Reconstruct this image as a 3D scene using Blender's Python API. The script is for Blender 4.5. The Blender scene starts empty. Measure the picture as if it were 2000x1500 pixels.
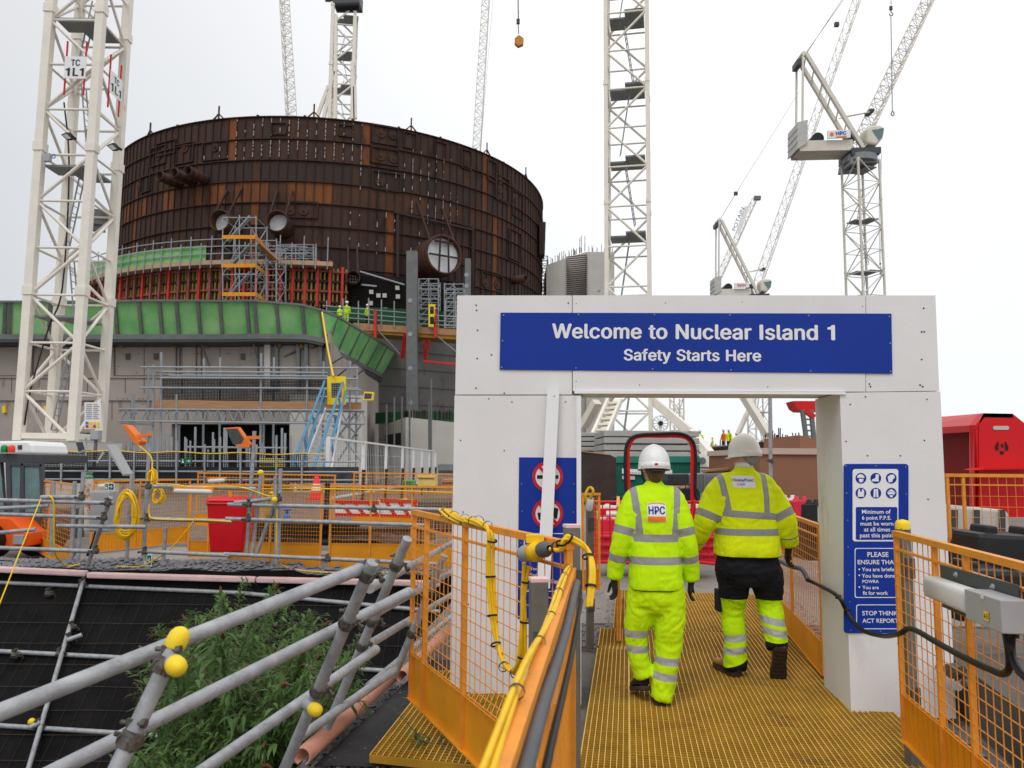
import bpy, bmesh, math, random
from mathutils import Vector, Matrix, noise as mnoise
R = math.radians
rnd = random.Random(7)
C = bpy.context.scene.collection
V = Vector
# ------------------------------------------------------------------ camera, sky, sun, exposure
FPX = 1500.0; PITCH = math.atan(155/1500.0); ROLL = R(0.5); CAMZ = 1.6
_f = V((0, math.cos(PITCH), math.sin(PITCH))); _u0 = V((0, -math.sin(PITCH), math.cos(PITCH))); _r0 = V((1, 0, 0))
_r = _r0*math.cos(ROLL) + _u0*math.sin(ROLL); _u = _u0*math.cos(ROLL) - _r0*math.sin(ROLL)
cam = bpy.data.objects.new('camera', bpy.data.cameras.new('camera')); C.objects.link(cam)
cam.data.sensor_width = 36; cam.data.lens = 27; cam.data.clip_end = 3000; cam.data.clip_start = .05
cam.matrix_world = Matrix(((_r.x, _u.x, -_f.x, 0), (_r.y, _u.y, -_f.y, 0), (_r.z, _u.z, -_f.z, CAMZ), (0, 0, 0, 1)))
cam.data.dof.use_dof = True; cam.data.dof.focus_distance = 5.6; cam.data.dof.aperture_fstop = 5.6
S = bpy.context.scene; S.camera = cam
S.view_settings.view_transform = 'Standard'; S.view_settings.look = 'None'; S.view_settings.gamma = 1
S.view_settings.exposure = 0.03
S.cycles.max_bounces = 6; S.cycles.transparent_max_bounces = 12
W = bpy.data.worlds.new('World'); S.world = W; W.use_nodes = True
def _world():
    nt = W.node_tree; nt.nodes.clear(); N = nt.nodes.new; L = nt.links.new
    out = N('ShaderNodeOutputWorld'); bg = N('ShaderNodeBackground'); L(bg.outputs[0], out.inputs[0])
    sky = N('ShaderNodeTexSky'); sky.sky_type = 'NISHITA'; sky.sun_disc = False
    sky.sun_elevation = R(55); sky.sun_rotation = R(200)
    tc = N('ShaderNodeTexCoord'); sep = N('ShaderNodeSeparateXYZ'); L(tc.outputs['Generated'], sep.inputs[0])
    ramp = N('ShaderNodeValToRGB'); L(sep.outputs['Z'], ramp.inputs[0])       # overcast: the cloud deck is brighter overhead
    e = ramp.color_ramp.elements; e[0].position = 0.0; e[0].color = (.83, .845, .875, 1); e[1].position = 1.0; e[1].color = (1.28, 1.27, 1.26, 1)
    m1 = ramp.color_ramp.elements.new(.32); m1.color = (.92, .935, .955, 1)
    nz = N('ShaderNodeTexNoise'); nz.inputs['Scale'].default_value = 1.6; nz.inputs['Detail'].default_value = 3; L(tc.outputs['Generated'], nz.inputs['Vector'])
    rx = N('ShaderNodeMapRange'); rx.inputs[1].default_value = -.62; rx.inputs[2].default_value = .15; rx.inputs[3].default_value = .70; rx.inputs[4].default_value = 1.06
    L(sep.outputs['X'], rx.inputs[0])                                          # thinner cloud towards the east
    rn = N('ShaderNodeMapRange'); rn.inputs[1].default_value = .3; rn.inputs[2].default_value = .7; rn.inputs[3].default_value = .97; rn.inputs[4].default_value = 1.03
    L(nz.outputs['Fac'], rn.inputs[0])
    mu = N('ShaderNodeMath'); mu.operation = 'MULTIPLY'; L(rx.outputs[0], mu.inputs[0]); L(rn.outputs[0], mu.inputs[1])
    vm = N('ShaderNodeVectorMath'); vm.operation = 'SCALE'; L(ramp.outputs[0], vm.inputs[0]); L(mu.outputs[0], vm.inputs['Scale'])
    sc = N('ShaderNodeVectorMath'); sc.operation = 'SCALE'; sc.inputs['Scale'].default_value = .012; L(sky.outputs[0], sc.inputs[0])
    ad = N('ShaderNodeVectorMath'); ad.operation = 'ADD'; L(vm.outputs[0], ad.inputs[0]); L(sc.outputs[0], ad.inputs[1])
    L(ad.outputs[0], bg.inputs[0]); bg.inputs[1].default_value = 1.0
_world()
sun = bpy.data.objects.new('sun', bpy.data.lights.new('sun', 'SUN')); C.objects.link(sun)
sun.data.energy = .9; sun.data.angle = R(25); sun.data.color = (1, .97, .93)
sun.rotation_euler = (R(38), 0, R(-25))
# ------------------------------------------------------------------ pixel of the photograph -> point of the place
def ray(px, py):
    a = (px-1000)/FPX; b = (750-py)/FPX
    d = _f + _r*a + _u*b
    return d/d.y
def at(px, py, Y):                  # point seen at the pixel, Y metres ahead
    return V((0, 0, CAMZ)) + ray(px, py)*Y
def gz(px, py, z=0.0):              # point seen at the pixel on the level z
    d = ray(px, py); return V((0, 0, CAMZ)) + d*((z-CAMZ)/d.z)
def onp(px, py, P0, n):             # point seen at the pixel on a plane
    d = ray(px, py); o = V((0, 0, CAMZ)); return o + d*((P0-o).dot(n)/d.dot(n))
# ------------------------------------------------------------------ mesh builder
def basis(d, up=None):
    d = d.normalized(); up = up or V((0, 0, 1))
    if abs(d.dot(up)) > .995: up = V((0, 1, 0)) if abs(d.y) < .9 else V((1, 0, 0))
    x = d.cross(up).normalized(); y = x.cross(d).normalized()
    return x, y
WL = {}
class MB:
    def __init__(s): s.v = []; s.f = []; s.m = []; s.s = []; s.cm = 0
    def mat(s, i): s.cm = i; return s
    def add(s, vs, fs, sm=False):
        n = len(s.v); s.v += [V(v) for v in vs]
        for f in fs: s.f.append([i+n for i in f]); s.m.append(s.cm); s.s.append(sm)
        return s
    def box8(s, p): return s.add(p, [(0,3,2,1),(4,5,6,7),(0,1,5,4),(1,2,6,5),(2,3,7,6),(3,0,4,7)])
    def box(s, c, size, rz=0):
        c = V(c); x, y, z = [a/2 for a in size]; M = Matrix.Rotation(rz, 3, 'Z')
        return s.box8([c + M @ V(q) for q in [(-x,-y,-z),(x,-y,-z),(x,y,-z),(-x,y,-z),(-x,-y,z),(x,-y,z),(x,y,z),(-x,y,z)]])
    def bar(s, p, q, w, h=None, up=None):     # rectangular bar, w across, h along up
        p = V(p); q = V(q); h = h or w; x, y = basis(q-p, up); x = x*w/2; y = y*h/2
        return s.box8([p-x-y, p+x-y, p+x+y, p-x+y, q-x-y, q+x-y, q+x+y, q-x+y])
    def tube(s, p, q, r, n=8, r2=None, cap=True, sm=True):
        p = V(p); q = V(q); x, y = basis(q-p); r2 = r if r2 is None else r2
        vs = [p+(x*math.cos(2*math.pi*i/n)+y*math.sin(2*math.pi*i/n))*r for i in range(n)] + [q+(x*math.cos(2*math.pi*i/n)+y*math.sin(2*math.pi*i/n))*r2 for i in range(n)]
        s.add(vs, [(i, (i+1) % n, n+(i+1) % n, n+i) for i in range(n)], sm)
        if cap: s.add(vs, [tuple(range(n-1, -1, -1)), tuple(range(n, 2*n))])
        return s
    def pipe(s, p, q, ro, ri, n=16):          # open-ended hollow pipe
        p = V(p); q = V(q); x, y = basis(q-p); vs = []
        for c, r in ((p, ro), (q, ro), (q, ri), (p, ri)): vs += [c+(x*math.cos(2*math.pi*i/n)+y*math.sin(2*math.pi*i/n))*r for i in range(n)]
        fs = []
        for k in range(4):
            a = k*n; b = ((k+1) % 4)*n
            fs += [(a+i, a+(i+1) % n, b+(i+1) % n, b+i) for i in range(n)]
        return s.add(vs, fs, True)
    def path(s, pts, r, n=8, closed=False, sm=True, sub=0):
        pts = [V(p) for p in pts]
        if sub: pts = smooth_path(pts, sub)
        k = len(pts); vs = []; px = None
        for i in range(k):
            d = (pts[min(i+1, k-1)]-pts[max(i-1, 0)])
            x, y = basis(d)
            if px is not None:
                x = (px - d.normalized()*px.dot(d.normalized())); 
                if x.length < 1e-6: x, y = basis(d)
                x.normalize(); y = x.cross(d.normalized())
            px = x
            rr = r(i/(k-1)) if callable(r) else r
            vs += [pts[i]+(x*math.cos(2*math.pi*j/n)+y*math.sin(2*math.pi*j/n))*rr for j in range(n)]
        fs = [(i*n+j, i*n+(j+1) % n, (i+1)*n+(j+1) % n, (i+1)*n+j) for i in range(k-1) for j in range(n)]
        s.add(vs, fs, sm)
        return s.add(vs[:n]+vs[-n:], [tuple(range(n-1, -1, -1)), tuple(range(n, 2*n))])
    def prism(s, poly, vec):
        n = len(poly); a = [V(p) for p in poly]; vec = V(vec); b = [p+vec for p in a]
        return s.add(a+b, [tuple(range(n-1, -1, -1)), tuple(range(n, 2*n))] + [(i, (i+1) % n, n+(i+1) % n, n+i) for i in range(n)])
    def quad(s, a, b, c, d): return s.add([a, b, c, d], [(0, 1, 2, 3)])
    def ball(s, c, r, n=10, m=6, sc=(1, 1, 1)):
        c = V(c); vs = []; fs = []
        for i in range(m+1):
            t = math.pi*i/m
            for j in range(n):
                a = 2*math.pi*j/n; vs.append(c+V((r*sc[0]*math.sin(t)*math.cos(a), r*sc[1]*math.sin(t)*math.sin(a), r*sc[2]*math.cos(t))))
        for i in range(m):
            for j in range(n): fs.append((i*n+j, (i+1)*n+j, (i+1)*n+(j+1) % n, i*n+(j+1) % n))
        return s.add(vs, fs, True)
    def lathe(s, o, ax, prof, n=16, sm=True):   # prof: (radius, height along ax)
        o = V(o); ax = V(ax).normalized(); x, y = basis(ax); vs = []; fs = []
        for r, h in prof: vs += [o+ax*h+(x*math.cos(2*math.pi*i/n)+y*math.sin(2*math.pi*i/n))*r for i in range(n)]
        for k in range(len(prof)-1): fs += [(k*n+i, k*n+(i+1) % n, (k+1)*n+(i+1) % n, (k+1)*n+i) for i in range(n)]
        return s.add(vs, fs, sm)
    def build(s, name, mats, parent=None, origin=None, bevel=0):
        me = bpy.data.meshes.new(name); off = V((0, 0, 0))
        if parent is not None: off = WL.get(parent.name, V((0, 0, 0)))
        elif origin is not None: off = V(origin)
        elif s.v:
            off = V((sum(v.x for v in s.v)/len(s.v), sum(v.y for v in s.v)/len(s.v), min(v.z for v in s.v)))
        me.from_pydata([tuple(v-off) for v in s.v], [], s.f)
        for mm in (mats if isinstance(mats, (list, tuple)) else [mats]): me.materials.append(mm)
        me.polygons.foreach_set('material_index', s.m); me.polygons.foreach_set('use_smooth', s.s); me.update()
        o = bpy.data.objects.new(name, me); C.objects.link(o)
        if parent is not None: o.parent = parent
        else: o.location = off
        WL[o.name] = off
        if bevel:
            b = o.modifiers.new('bevel', 'BEVEL'); b.width = bevel; b.segments = 2; b.limit_method = 'ANGLE'
        return o
def smooth_path(pts, sub):
    out = []; k = len(pts)
    for i in range(k-1):
        p0 = pts[max(i-1, 0)]; p1 = pts[i]; p2 = pts[i+1]; p3 = pts[min(i+2, k-1)]
        for j in range(sub):
            t = j/sub
            out.append(.5*((2*p1)+(p2-p0)*t+(2*p0-5*p1+4*p2-p3)*t*t+(3*p1-p0-3*p2+p3)*t*t*t))
    out.append(pts[-1]); return out
def tag(o, label=None, cat=None, group=None, kind=None):
    if label: o['label'] = label
    if cat: o['category'] = cat
    if group: o['group'] = group
    if kind: o['kind'] = kind
    return o
def thing(name, loc, label, cat, group=None):
    o = bpy.data.objects.new(name, None); C.objects.link(o); o.location = V(loc); o.empty_display_size = .1
    WL[o.name] = V(loc); return tag(o, label, cat, group)
KIDS = {}
def copy_tree(o, parent=None):
    c = o.copy(); C.objects.link(c)
    if parent is not None: c.parent = parent
    for ch in [x for x in bpy.data.objects if x.parent == o]: copy_tree(ch, c)
    return c
# ------------------------------------------------------------------ materials
def mat(name, col, rough=.6, metal=0., var=.15, scale=6., bump=0., bscale=60., col2=None, stain=0., streak=None, spec=.3, trans=0., alpha=1., emit=None, dirt=None):
    m = bpy.data.materials.new(name); m.use_nodes = True; nt = m.node_tree; N = nt.nodes.new; L = nt.links.new
    b = nt.nodes['Principled BSDF']; b.inputs['Roughness'].default_value = rough; b.inputs['Metallic'].default_value = metal
    b.inputs['Specular IOR Level'].default_value = spec
    tc = N('ShaderNodeTexCoord'); src = tc.outputs['Object']
    c4 = tuple(col)+(1,)
    b.inputs['Base Color'].default_value = c4; cur = None
    if var > 0 or col2:
        nz = N('ShaderNodeTexNoise'); nz.inputs['Scale'].default_value = scale; nz.inputs['Detail'].default_value = 6; nz.inputs['Roughness'].default_value = .65
        if streak:
            mp = N('ShaderNodeMapping'); mp.inputs['Scale'].default_value = streak; L(src, mp.inputs[0]); L(mp.outputs[0], nz.inputs['Vector'])
        else: L(src, nz.inputs['Vector'])
        rp = N('ShaderNodeValToRGB'); L(nz.outputs['Fac'], rp.inputs[0]); e = rp.color_ramp.elements
        e[0].position = .32; e[1].position = .68
        if col2: e[0].color = c4; e[1].color = tuple(col2)+(1,)
        else:
            e[0].color = tuple(max(0, x*(1-var)) for x in col)+(1,); e[1].color = tuple(x*(1+var) for x in col)+(1,)
        cur = rp.outputs[0]
        if rough > .15:
            mr = N('ShaderNodeMapRange'); mr.inputs[3].default_value = max(.05, rough-.1); mr.inputs[4].default_value = min(1, rough+.1); L(nz.outputs['Fac'], mr.inputs[0]); L(mr.outputs[0], b.inputs['Roughness'])
    if dirt:                                   # (colour, scale, threshold): patches of dirt with a shape of their own
        n2 = N('ShaderNodeTexNoise'); n2.inputs['Scale'].default_value = dirt[1]; n2.inputs['Detail'].default_value = 8; n2.inputs['Roughness'].default_value = .7
        if len(dirt) > 3:
            mp = N('ShaderNodeMapping'); mp.inputs['Scale'].default_value = dirt[3]; L(src, mp.inputs[0]); L(mp.outputs[0], n2.inputs['Vector'])
        else: L(src, n2.inputs['Vector'])
        r2 = N('ShaderNodeMapRange'); r2.inputs[1].default_value = dirt[2]; r2.inputs[2].default_value = dirt[2]+.12; L(n2.outputs['Fac'], r2.inputs[0])
        mx = N('ShaderNodeMix'); mx.data_type = 'RGBA'; L(r2.outputs[0], mx.inputs[0])
        if cur: L(cur, mx.inputs[6])
        else: mx.inputs[6].default_value = c4
        mx.inputs[7].default_value = tuple(dirt[0])+(1,); cur = mx.outputs[2]
    if cur: L(cur, b.inputs['Base Color'])
    if bump:
        n3 = N('ShaderNodeTexNoise'); n3.inputs['Scale'].default_value = bscale; n3.inputs['Detail'].default_value = 5; L(src, n3.inputs['Vector'])
        bp = N('ShaderNodeBump'); bp.inputs['Strength'].default_value = bump; bp.inputs['Distance'].default_value = .01; L(n3.outputs['Fac'], bp.inputs['Height']); L(bp.outputs[0], b.inputs['Normal'])
    if trans: b.inputs['Transmission Weight'].default_value = trans
    if alpha < 1: b.inputs['Alpha'].default_value = alpha
    if emit: b.inputs['Emission Color'].default_value = tuple(emit[0])+(1,); b.inputs['Emission Strength'].default_value = emit[1]
    return m
def srgb(r, g, b):
    return tuple((x/255/12.92 if x <= 10 else ((x/255+.055)/1.055)**2.4) for x in (r, g, b))
M = {}
M['galv'] = mat('galvanised tube', srgb(156, 158, 161), .5, .15, .25, 14, .2, 90, dirt=(srgb(112, 104, 96), 22, .60))
M['galvfar'] = mat('galvanised tube far', srgb(150, 155, 160), .5, .2, .15, 3)
M['coupler'] = mat('coupler steel', srgb(96, 92, 86), .55, .5, .4, 40, .3, 120, dirt=(srgb(92, 58, 42), 30, .55))
M['yellowcap'] = mat('yellow plastic cap', srgb(238, 205, 40), .4, 0, .08, 20, dirt=(srgb(150, 125, 40), 25, .68))
M['orange'] = mat('orange painted steel', srgb(226, 146, 48), .42, .0, .12, 12, .05, 80, dirt=(srgb(150, 90, 45), 9, .68))
M['orangetoe'] = mat('orange toe board', srgb(222, 146, 26), .4, 0, .14, 3, .05, 50, dirt=(srgb(160, 100, 40), 5, .66))
M['white'] = mat('white painted board', (.76, .74, .735), .5, 0, .04, 1.6, .08, 40, dirt=(srgb(190, 183, 175), 2.6, .60, (1, 1, .22)))
M['whiteedge'] = mat('white batten', (.82, .82, .83), .45, 0, .02, 3)
M['blue'] = mat('sign blue', srgb(10, 50, 148), .5, 0, .06, 2, spec=.25)
M['signwhite'] = mat('sign white', (.80, .80, .81), .4, 0, .02, 3)
M['signred'] = mat('sign red', srgb(200, 28, 40), .4, 0, .03, 3)
M['black'] = mat('black rubber', (.012, .012, .013), .45, 0, .3, 20)
M['blackmat'] = mat('matt black', (.01, .01, .011), .7, 0, .3, 20)
M['screw'] = mat('screw steel', (.25, .25, .25), .4, .6, .2, 50)
M['dot'] = mat('screw hole', (.04, .035, .03), .8, 0, .2, 50)
M['grating'] = mat('yellow grating', srgb(178, 134, 36), .6, 0, .2, 3, .1, 60, dirt=(srgb(140, 104, 44), 1.3, .55))
M['gratingtop'] = mat('worn grating top', srgb(222, 188, 112), .6, 0, .15, 6, dirt=(srgb(170, 130, 66), 2, .56))
M['yellowcable'] = mat('yellow cable', srgb(236, 190, 20), .4, 0, .12, 15)
M['copper'] = mat('pink foam edging', srgb(198, 140, 118), .5, 0, .14, 5, dirt=(srgb(120, 80, 66), 6, .66))
M['pink'] = mat('pale pink edging', srgb(226, 190, 188), .55, 0, .1, 4, dirt=(srgb(130, 100, 92), 7, .64))
M['steelpost'] = mat('grey steel post', srgb(120, 118, 112), .5, .3, .2, 8, .1, 70)
M['conduit'] = mat('grey conduit', srgb(88, 90, 94), .55, 0, .15, 10)
M['red'] = mat('red paint', srgb(205, 22, 28), .4, 0, .08, 4)
GLYPH = {
'1': (430, '200 0 282 0 282 509 222 509 190 470 140 440 76 430 76 372 200 372', '0,1,2,3,4,8 4,5,6,7,8'),
'C': (510, '267 -7 225 -3 186 7 150 25 119 49 92 79 70 115 53 157 44 203 40 254 44 305 53 352 70 393 92 429 119 459 150 484 186 501 225 512 267 516 293 514 317 511 340 504 362 496 383 485 402 471 419 456 435 438 448 418 459 397 467 373 473 348 408 348 404 365 397 380 389 395 380 407 369 418 357 428 344 437 330 444 315 449 300 453 284 455 267 456 237 453 209 445 184 432 161 414 141 391 125 364 113 332 106 295 103 254 106 213 113 177 125 145 141 117 161 94 184 76 210 63 237 56 267 53 284 54 300 56 315 60 330 65 344 72 357 81 369 90 380 102 389 114 397 128 404 144 408 160 473 160 467 135 459 112 448 91 435 71 420 53 402 38 383 24 363 13 341 5 317 -2 293 -6', '17,19,18 17,20,19 16,20,17 16,21,20 16,22,21 15,22,16 15,23,22 15,24,23 14,24,15 14,25,24 13,44,14 44,43,14 43,25,14 42,25,43 42,26,25 41,26,42 13,45,44 40,26,41 39,26,40 13,46,45 38,26,39 38,27,26 37,27,38 13,47,46 12,47,13 36,27,37 35,27,36 35,28,27 12,48,47 34,28,35 34,29,28 33,29,34 11,48,12 11,49,48 32,29,33 32,30,29 31,30,32 11,50,49 10,50,11 10,51,50 9,51,10 9,52,51 8,52,9 8,53,52 8,54,53 7,54,8 7,55,54 72,74,73 72,75,74 6,55,7 6,56,55 71,75,72 71,76,75 70,76,71 6,57,56 5,57,6 69,76,70 69,77,76 68,77,69 5,58,57 68,78,77 67,78,68 66,78,67 4,58,5 4,59,58 65,78,66 65,79,78 64,79,65 4,60,59 63,79,64 62,79,63 4,61,60 61,79,62 61,80,79 4,80,61 3,80,4 3,81,80 2,81,3 2,82,81 2,83,82 1,83,2 1,84,83 1,85,84 0,85,1'),
'H': (517, '60 0 60 509 125 509 125 289 392 289 392 509 457 509 457 0 392 0 392 232 125 232 125 0', '0,2,1 0,3,2 4,6,5 4,7,6 0,10,3 10,4,3 10,9,4 9,7,4 0,11,10 8,7,9'),
'I': (200, '60 0 136 0 136 509 60 509', '0,1,2,3'),
'L': (393, '60 0 60 509 125 509 125 57 361 57 361 0', '0,2,1 0,3,2 0,4,3 0,5,4'),
'N': (523, '60 0 60 509 136 509 343 183 349 174 355 163 363 151 371 137 379 122 388 107 396 90 405 73 414 55 405 54 403 72 402 90 401 108 400 126 399 142 399 157 399 171 399 184 399 195 399 509 463 509 463 0 387 0 202 290 194 303 186 317 177 331 168 346 159 363 148 381 136 402 123 425 108 452 119 454 120 429 121 406 122 384 123 363 124 345 124 328 125 313 125 301 125 291 125 0', '0,36,1 36,2,1 36,37,2 37,3,2 22,24,23 22,25,24 38,3,37 0,38,36 38,35,36 0,39,38 35,3,38 34,3,35 0,40,39 33,3,34 0,41,40 32,3,33 0,42,41 31,3,32 30,3,31 0,43,42 29,3,30 0,44,43 28,3,29 0,45,44 27,3,28 0,46,45 0,47,46 26,3,27 21,25,22 20,25,21 26,4,3 26,5,4 19,25,20 26,6,5 18,25,19 26,7,6 17,25,18 26,8,7 16,25,17 26,9,8 15,25,16 26,10,9 14,11,15 11,25,15 26,14,10 14,11,10 12,25,11 26,13,14 13,25,12 26,25,13'),
'P': (445, '60 0 60 509 235 509 272 506 305 499 332 487 356 471 375 452 390 430 400 404 407 377 409 348 407 318 400 291 390 265 375 243 356 223 332 207 305 195 272 188 235 186 109 186 109 242 233 242 257 244 279 248 297 256 312 266 324 279 333 294 339 310 343 328 344 348 343 367 339 385 333 402 324 416 312 428 297 439 279 446 257 451 232 452 125 452 125 0', '0,42,1 42,2,1 42,3,2 42,4,3 42,5,4 42,6,5 42,7,6 42,41,7 41,40,7 40,8,7 0,22,42 22,43,42 39,8,40 38,8,39 37,8,38 37,9,8 36,9,37 35,9,36 35,10,9 34,10,35 33,10,34 33,11,10 32,11,33 31,11,32 31,12,11 30,12,31 30,13,12 29,13,30 28,13,29 28,14,13 27,14,28 26,14,27 26,15,14 25,15,26 24,15,25 23,15,24 23,16,15 0,21,22 43,23,22 43,20,23 20,16,23 20,17,16 20,18,17 20,19,18 0,20,21 0,43,20'),
'S': (447, '224 -9 188 -7 156 -1 128 9 102 23 81 40 64 60 51 83 42 109 38 137 104 137 108 118 114 102 123 88 136 76 150 66 166 59 185 53 204 50 224 49 246 50 267 54 286 60 303 69 317 79 329 92 338 106 344 122 346 139 344 154 340 168 332 179 322 189 310 197 296 205 280 211 263 217 245 222 184 239 145 253 112 269 86 289 67 313 56 341 52 372 54 400 62 425 75 448 92 468 113 484 138 498 165 508 195 514 227 516 259 514 289 508 316 498 340 484 360 468 377 449 390 427 398 403 401 378 337 378 332 402 320 421 302 437 280 449 254 456 225 459 204 457 185 454 167 448 152 440 139 430 129 418 121 405 117 391 115 376 117 359 122 345 131 334 142 324 155 315 169 308 184 302 198 297 212 293 264 279 279 275 295 270 312 264 328 256 344 248 359 238 372 226 384 213 395 198 402 180 407 161 408 139 406 112 399 87 386 64 370 43 349 25 323 11 294 0 261 -7', '52,54,53 51,54,52 51,55,54 50,55,51 50,56,55 49,56,50 49,57,56 48,57,49 48,58,57 48,59,58 47,70,48 70,69,48 69,59,48 68,59,69 47,71,70 67,59,68 47,72,71 66,59,67 66,60,59 46,72,47 46,73,72 46,74,73 65,60,66 46,75,74 65,61,60 45,75,46 64,61,65 45,76,75 45,77,76 64,62,61 63,62,64 44,77,45 44,78,77 44,79,78 43,79,44 43,80,79 43,81,80 42,81,43 42,82,81 42,83,82 42,84,83 41,84,42 41,85,84 41,86,85 41,87,86 41,88,87 40,88,41 40,89,88 40,90,89 40,91,90 39,91,40 39,92,91 39,93,92 38,93,39 38,94,93 37,94,38 37,95,94 37,96,95 36,96,37 35,96,36 35,97,96 34,97,35 33,97,34 33,98,97 32,98,33 31,98,32 31,99,98 30,99,31 29,99,30 29,100,99 28,100,29 27,100,28 27,101,100 8,10,9 8,11,10 26,101,27 8,12,11 26,102,101 7,12,8 25,102,26 7,13,12 24,102,25 7,14,13 24,103,102 6,14,7 23,103,24 6,15,14 22,103,23 6,16,15 22,104,103 21,104,22 5,16,6 5,17,16 20,104,21 5,18,17 19,104,20 5,19,18 5,104,19 5,105,104 4,105,5 4,106,105 3,106,4 3,107,106 2,107,3 2,108,107 1,108,2 1,0,108'),
'T': (449, '32 452 32 509 417 509 417 452 257 452 257 0 193 0 193 452', '0,2,1 0,3,2 7,3,0 6,4,7 4,3,7 6,5,4'),
'W': (686, '155 0 16 509 82 509 163 196 167 179 172 162 175 145 179 128 183 111 187 94 190 76 194 58 197 40 189 40 193 58 196 76 200 94 203 111 207 128 211 145 215 162 220 179 224 196 306 509 380 509 462 196 466 179 470 162 474 145 478 128 482 111 486 94 490 76 494 58 497 40 488 40 492 58 495 76 499 94 503 111 506 128 510 145 515 162 519 179 523 196 603 509 670 509 530 0 455 0 368 323 362 345 357 368 351 391 346 417 341 445 336 475 350 475 345 446 340 420 335 395 330 371 324 347 318 323 230 0', '0,2,1 0,3,2 22,55,23 55,24,23 55,56,24 56,25,24 44,46,45 44,47,46 22,54,55 57,25,56 58,53,57 53,25,57 22,58,54 58,53,54 22,59,58 52,25,53 22,60,59 51,25,52 22,61,60 50,25,51 22,62,61 49,25,50 22,63,62 48,25,49 0,4,3 21,63,22 48,26,25 43,47,44 0,5,4 20,63,21 48,27,26 42,47,43 0,6,5 19,63,20 48,28,27 41,47,42 0,7,6 18,63,19 48,29,28 40,47,41 0,8,7 17,63,18 48,30,29 39,47,40 0,9,8 16,63,17 48,31,30 38,47,39 0,10,9 15,63,16 48,32,31 37,47,38 0,14,10 14,11,10 48,36,32 36,33,32 14,11,15 11,63,15 36,33,37 33,47,37 12,63,11 34,47,33 0,13,14 48,35,36 0,12,13 0,63,12 48,34,35 48,47,34'),
'a': (389, '160 -9 137 -7 115 -3 94 5 76 15 60 29 48 45 38 63 32 84 30 108 32 128 36 146 43 161 53 174 64 184 78 193 92 200 108 206 125 211 143 214 161 217 178 220 200 223 218 225 234 227 247 229 257 231 265 235 271 240 274 246 276 255 276 257 275 272 272 285 267 297 260 307 251 315 240 322 227 327 212 330 196 331 178 330 163 327 149 322 137 316 127 309 118 301 110 292 104 283 100 274 41 291 51 313 64 331 79 346 95 358 114 368 133 375 153 380 173 383 194 384 208 384 223 382 239 379 255 375 271 369 286 360 300 350 312 336 322 320 330 301 335 278 337 251 337 0 277 0 277 52 272 52 267 43 260 34 252 25 242 16 229 8 215 1 199 -4 181 -7 170 45 192 47 211 51 228 59 242 68 254 80 263 93 270 108 274 122 276 138 276 190 272 187 267 184 259 182 251 180 241 178 231 176 221 174 210 173 200 171 191 170 182 169 175 168 161 166 147 163 134 159 122 153 112 147 103 139 97 130 93 118 92 105 93 93 96 82 102 72 109 64 119 57 130 52 142 48 156 46', '58,60,59 58,61,60 57,61,58 57,62,61 56,62,57 56,63,62 55,63,56 55,64,63 55,65,64 54,65,55 54,66,65 53,66,54 53,67,66 52,67,53 52,40,67 40,39,67 39,68,67 51,41,52 41,40,52 51,42,41 38,68,39 51,43,42 37,68,38 51,44,43 36,68,37 36,69,68 51,45,44 35,69,36 50,45,51 50,46,45 34,69,35 34,70,69 50,47,46 33,70,34 50,48,47 49,48,50 32,70,33 32,71,70 31,71,32 30,71,31 29,71,30 29,72,71 28,72,29 27,72,28 26,94,27 94,72,27 25,94,26 24,94,25 23,94,24 22,94,23 21,94,22 20,94,21 19,94,20 18,94,19 17,94,18 16,94,17 15,94,16 14,94,15 14,95,94 93,72,94 14,96,95 14,97,96 13,97,14 13,98,97 13,99,98 13,100,99 13,101,100 13,102,101 12,102,13 12,103,102 12,104,103 12,105,104 12,106,105 12,107,106 12,108,107 12,109,108 11,109,12 11,110,109 11,111,110 11,112,111 10,112,11 10,113,112 92,72,93 10,114,113 9,114,10 91,72,92 9,115,114 8,115,9 90,72,91 8,116,115 89,72,90 8,117,116 7,117,8 7,118,117 88,74,89 74,72,89 7,119,118 87,74,88 7,120,119 6,120,7 86,75,87 75,74,87 6,121,120 6,122,121 86,76,75 73,72,74 85,76,86 6,123,122 84,76,85 6,84,123 6,76,84 5,76,6 5,77,76 5,78,77 4,78,5 4,79,78 4,80,79 3,80,4 3,81,80 2,81,3 2,82,81 1,82,2 1,83,82 0,83,1'),
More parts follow.
